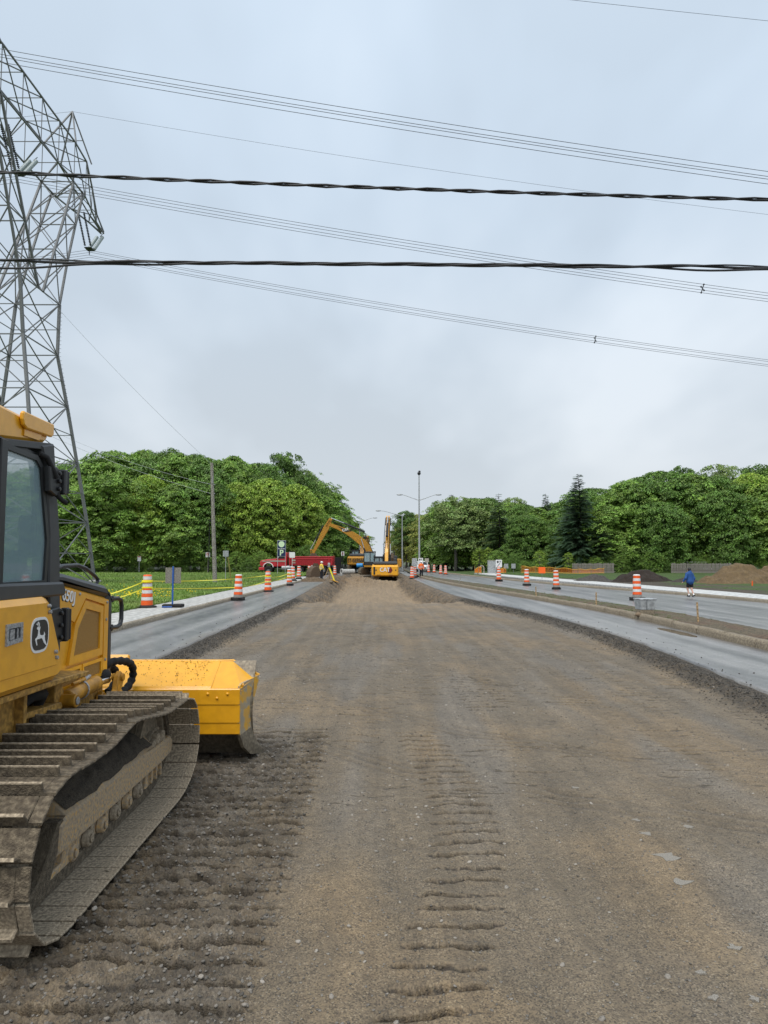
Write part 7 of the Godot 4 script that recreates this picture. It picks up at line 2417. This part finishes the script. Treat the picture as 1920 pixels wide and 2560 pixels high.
func head(sh: SH, c: Vector3, fw: Vector3, k: float):
	# skull, jaw, nose, brow, ears, lips
	var up := Vector3.UP; var sd := fw.cross(up).normalized()
	blob([[c + up * .03 * k - fw * .015 * k, c + up * .02 * k + fw * .02 * k, .088 * k, .078 * k], [c - up * .04 * k + fw * .035 * k, c - up * .075 * k + fw * .055 * k, .055 * k, .03 * k],
		[c + fw * .09 * k + up * .012 * k, c + fw * .112 * k - up * .02 * k, .010 * k, .013 * k], [c + fw * .085 * k + up * .025 * k + sd * .04 * k, c + fw * .085 * k + up * .025 * k - sd * .04 * k, .012 * k, .012 * k],
		[c + sd * .082 * k + up * .012 * k, c + sd * .084 * k - up * .02 * k, .016 * k, .012 * k], [c - sd * .082 * k + up * .012 * k, c - sd * .084 * k - up * .02 * k, .016 * k, .012 * k],
		[c + fw * .088 * k - up * .05 * k + sd * .018 * k, c + fw * .088 * k - up * .05 * k - sd * .018 * k, .008 * k, .008 * k]], .0095 * k, .018 * k, sh)

func face(parent: Node3D, c: Vector3, fw: Vector3, k: float):
	var sd := fw.cross(Vector3.UP).normalized()
	var sh := SH.new()
	for s in [-1.0, 1.0]: sh.ball(c + fw * .088 * k + sd * s * .032 * k + Vector3(0, .006, 0) * k, Vector3.ONE * .009 * k, 8, 6)
	obj("eye", sh, M.black, parent)

func make_people():
	# walker: blue hooded jacket, black shorts, walking away over the road; forward is away and a little left
	var k := .80
	var root := thing("person", "person in blue hooded jacket and black shorts walking on the road", "person", Vector3(14.85, .02, -34.35), .25)
	var J := func(x: float, y: float, f: float) -> Vector3: return Vector3(x, y, -f) * k
	var body := SH.new()
	var hip := .86; 
	var bones := [[J.call(-.10, .86, 0.0), J.call(-.09, .48, .13), .082 * k, .055 * k], [J.call(-.09, .48, .13), J.call(-.08, .10, .02), .054 * k, .034 * k], [J.call(-.08, .06, -.01), J.call(-.085, .035, .13), .036 * k, .03 * k],
		[J.call(.10, .86, 0.0), J.call(.08, .47, -.02), .082 * k, .055 * k], [J.call(.08, .47, -.02), J.call(.05, .11, -.24), .054 * k, .034 * k], [J.call(.05, .08, -.27), J.call(.06, .03, -.15), .036 * k, .03 * k],
		[J.call(0, .88, 0), J.call(0, 1.05, .02), .13 * k, .12 * k], [J.call(0, 1.05, .02), J.call(0, 1.36, .05), .13 * k, .15 * k], [J.call(0, 1.42, .05), J.call(0, 1.56, .06), .055 * k, .05 * k],
		[J.call(-.18, 1.38, .05), J.call(-.30, 1.13, -.02), .055 * k, .042 * k], [J.call(-.30, 1.13, -.02), J.call(-.40, .92, .10), .042 * k, .03 * k],
		[J.call(.18, 1.38, .05), J.call(.25, 1.10, -.04), .055 * k, .042 * k], [J.call(.25, 1.10, -.04), J.call(.22, .86, .02), .042 * k, .03 * k]]
	blob(bones, .018, .04, body)
	head(body, J.call(0, 1.62, .07), Vector3(0, 0, -1), k)
	hand(body, J.call(-.405, .91, .105), Vector3(-.35, -.85, -.4).normalized(), Vector3(.6, .1, -.8).normalized(), k)
	hand(body, J.call(.22, .85, .02), Vector3(0, -1, -.15).normalized(), Vector3(-.3, 0, -.95).normalized(), k)
	var bo := obj("body", body, M.skin, root)
	face(bo, J.call(0, 1.62, .07), Vector3(0, 0, -1), k)
	obj("jacket", blob([[J.call(0, .90, 0), J.call(0, 1.08, .02), .19 * k, .17 * k], [J.call(-.06, .92, 0), J.call(.06, .92, 0), .17 * k, .17 * k], [J.call(0, 1.08, .02), J.call(0, 1.34, .04), .175 * k, .185 * k], [J.call(-.12, 1.38, .04), J.call(.12, 1.38, .04), .10 * k, .10 * k], [J.call(0, 1.44, -.02), J.call(0, 1.50, -.03), .105 * k, .09 * k],
		[J.call(-.19, 1.37, .04), J.call(-.31, 1.12, -.02), .08 * k, .068 * k], [J.call(-.31, 1.12, -.02), J.call(-.40, .94, .09), .066 * k, .052 * k], [J.call(.19, 1.37, .04), J.call(.26, 1.10, -.04), .08 * k, .068 * k], [J.call(.26, 1.10, -.04), J.call(.225, .90, .01), .066 * k, .052 * k]], .018, .05), M.jacket, root)
	obj("shorts", blob([[J.call(-.10, .86, 0), J.call(-.095, .64, .08), .115 * k, .10 * k], [J.call(.10, .86, 0), J.call(.09, .64, -.01), .115 * k, .10 * k], [J.call(-.06, .88, 0), J.call(.06, .88, 0), .12 * k, .12 * k]], .018, .04), M.cloth_black, root)
	obj("hair", blob([[J.call(0, 1.665, .045), J.call(0, 1.66, .075), .102 * k, .085 * k], [J.call(0, 1.60, .02), J.call(0, 1.64, .02), .085 * k, .09 * k]], .015, .03), M.hair, root)
	var shoe := SH.new()
	blob([[J.call(-.08, .055, -.025), J.call(-.085, .045, .15), .048 * k, .042 * k], [J.call(.05, .085, -.29), J.call(.06, .04, -.13), .048 * k, .042 * k]], .012, .02, shoe)
	obj("shoes", shoe, M.cloth_black, root)
	obj("socks", blob([[J.call(-.08, .08, .0), J.call(-.08, .15, .03), .045 * k, .042 * k], [J.call(.05, .11, -.25), J.call(.052, .17, -.22), .045 * k, .042 * k]], .012, .02), M.white, root)
	worker("person", "worker in orange vest and white helmet standing beside the pit", Vector3(3.85, .02, -73.1), PI + .3, M.vest_orange, M.white, 0.93)
	worker("person", "worker in yellow shirt and pale cap bending beside the bucket", Vector3(-5.72, .05, -64.6), -.9, M.vest_yellow, M.band, 0.9)

func worker(nm: String, label: String, at: Vector3, turn: float, vest: Material, cap: Material, k: float):
	var root := thing(nm, label, "person", at, turn)
	var J := func(x: float, y: float, f: float) -> Vector3: return Vector3(x, y, -f) * k
	var body := SH.new()
	blob([[J.call(-.10, .90, 0), J.call(-.11, .50, .03), .09 * k, .062 * k], [J.call(-.11, .50, .03), J.call(-.12, .10, 0), .06 * k, .04 * k], [J.call(-.12, .06, -.02), J.call(-.13, .04, .13), .04 * k, .035 * k],
		[J.call(.10, .90, 0), J.call(.11, .50, .04), .09 * k, .062 * k], [J.call(.11, .50, .04), J.call(.12, .10, 0), .06 * k, .04 * k], [J.call(.12, .06, -.02), J.call(.13, .04, .13), .04 * k, .035 * k],
		[J.call(0, .92, 0), J.call(0, 1.15, .01), .14 * k, .135 * k], [J.call(0, 1.15, .01), J.call(0, 1.42, .0), .145 * k, .16 * k], [J.call(0, 1.48, .0), J.call(0, 1.60, .02), .058 * k, .052 * k],
		[J.call(-.2, 1.43, 0), J.call(-.30, 1.16, .0), .06 * k, .048 * k], [J.call(-.30, 1.16, .0), J.call(-.22, .98, .18), .046 * k, .034 * k], [J.call(.2, 1.43, 0), J.call(.30, 1.16, .0), .06 * k, .048 * k], [J.call(.30, 1.16, .0), J.call(.22, .98, .18), .046 * k, .034 * k]], .024, .04, body)
	head(body, J.call(0, 1.68, .03), Vector3(0, 0, -1), k)
	hand(body, J.call(-.22, .975, .185), Vector3(.3, -.5, -.8).normalized(), Vector3(.9, .1, .3).normalized(), k)
	hand(body, J.call(.22, .975, .185), Vector3(-.3, -.5, -.8).normalized(), Vector3(-.9, .1, .3).normalized(), k)
	var bo := obj("body", body, M.skin, root)
	face(bo, J.call(0, 1.68, .03), Vector3(0, 0, -1), k)
	obj("vest", blob([[J.call(0, 1.0, 0), J.call(0, 1.16, .01), .165 * k, .16 * k], [J.call(0, 1.16, .01), J.call(0, 1.40, 0), .165 * k, .18 * k], [J.call(-.14, 1.44, 0), J.call(.14, 1.44, 0), .085 * k, .085 * k]], .024, .05), vest, root)
	obj("sleeves", blob([[J.call(-.2, 1.43, 0), J.call(-.31, 1.16, 0), .075 * k, .062 * k], [J.call(-.31, 1.16, 0), J.call(-.23, 1.0, .16), .06 * k, .046 * k]], .022, .03, blob([[J.call(.2, 1.43, 0), J.call(.31, 1.16, 0), .075 * k, .062 * k], [J.call(.31, 1.16, 0), J.call(.23, 1.0, .16), .06 * k, .046 * k]], .022, .03)), vest, root)
	obj("trousers", blob([[J.call(-.10, .92, 0), J.call(-.11, .50, .03), .11 * k, .085 * k], [J.call(-.11, .50, .03), J.call(-.12, .10, 0), .082 * k, .068 * k], [J.call(.10, .92, 0), J.call(.11, .50, .04), .11 * k, .085 * k], [J.call(.11, .50, .04), J.call(.12, .10, 0), .082 * k, .068 * k], [J.call(-.06, .94, 0), J.call(.06, .94, 0), .13 * k, .13 * k]], .024, .04), M.cloth_black, root)
	obj("boots", blob([[J.call(-.12, .06, -.03), J.call(-.13, .05, .15), .052 * k, .046 * k], [J.call(.12, .06, -.03), J.call(.13, .05, .15), .052 * k, .046 * k]], .016, .02), M.mud, root)
	var hm := SH.new()
	hm.ball(J.call(0, 1.735, .03), Vector3(.122, .115, .138) * k, 14, 10)
	hm.cyl(J.call(0, 1.715, .05), J.call(0, 1.728, .05), .155 * k, .145 * k, 16)
	obj("helmet", hm, cap, root)
	var st := SH.new()
	for y in [1.1, 1.25]: st.lathe(pv([.186 * k, -.022, .193 * k, -.02, .193 * k, .02, .186 * k, .022]), 18, Transform3D(Basis(), J.call(0, y, .005)))
	obj("reflective_band", st, M.band, root)

func _ready():
	rng.seed = 20240
	make_materials()
	make_light()
	var ub := SH.new()
	ub.box(Vector3.ZERO, Vector3.ONE)
	unit_bar = ub.mesh()
	make_ground()
	make_dozer()
	make_tower()
	make_cables()
	make_machines()
	make_street()
	make_people()
	make_trees()
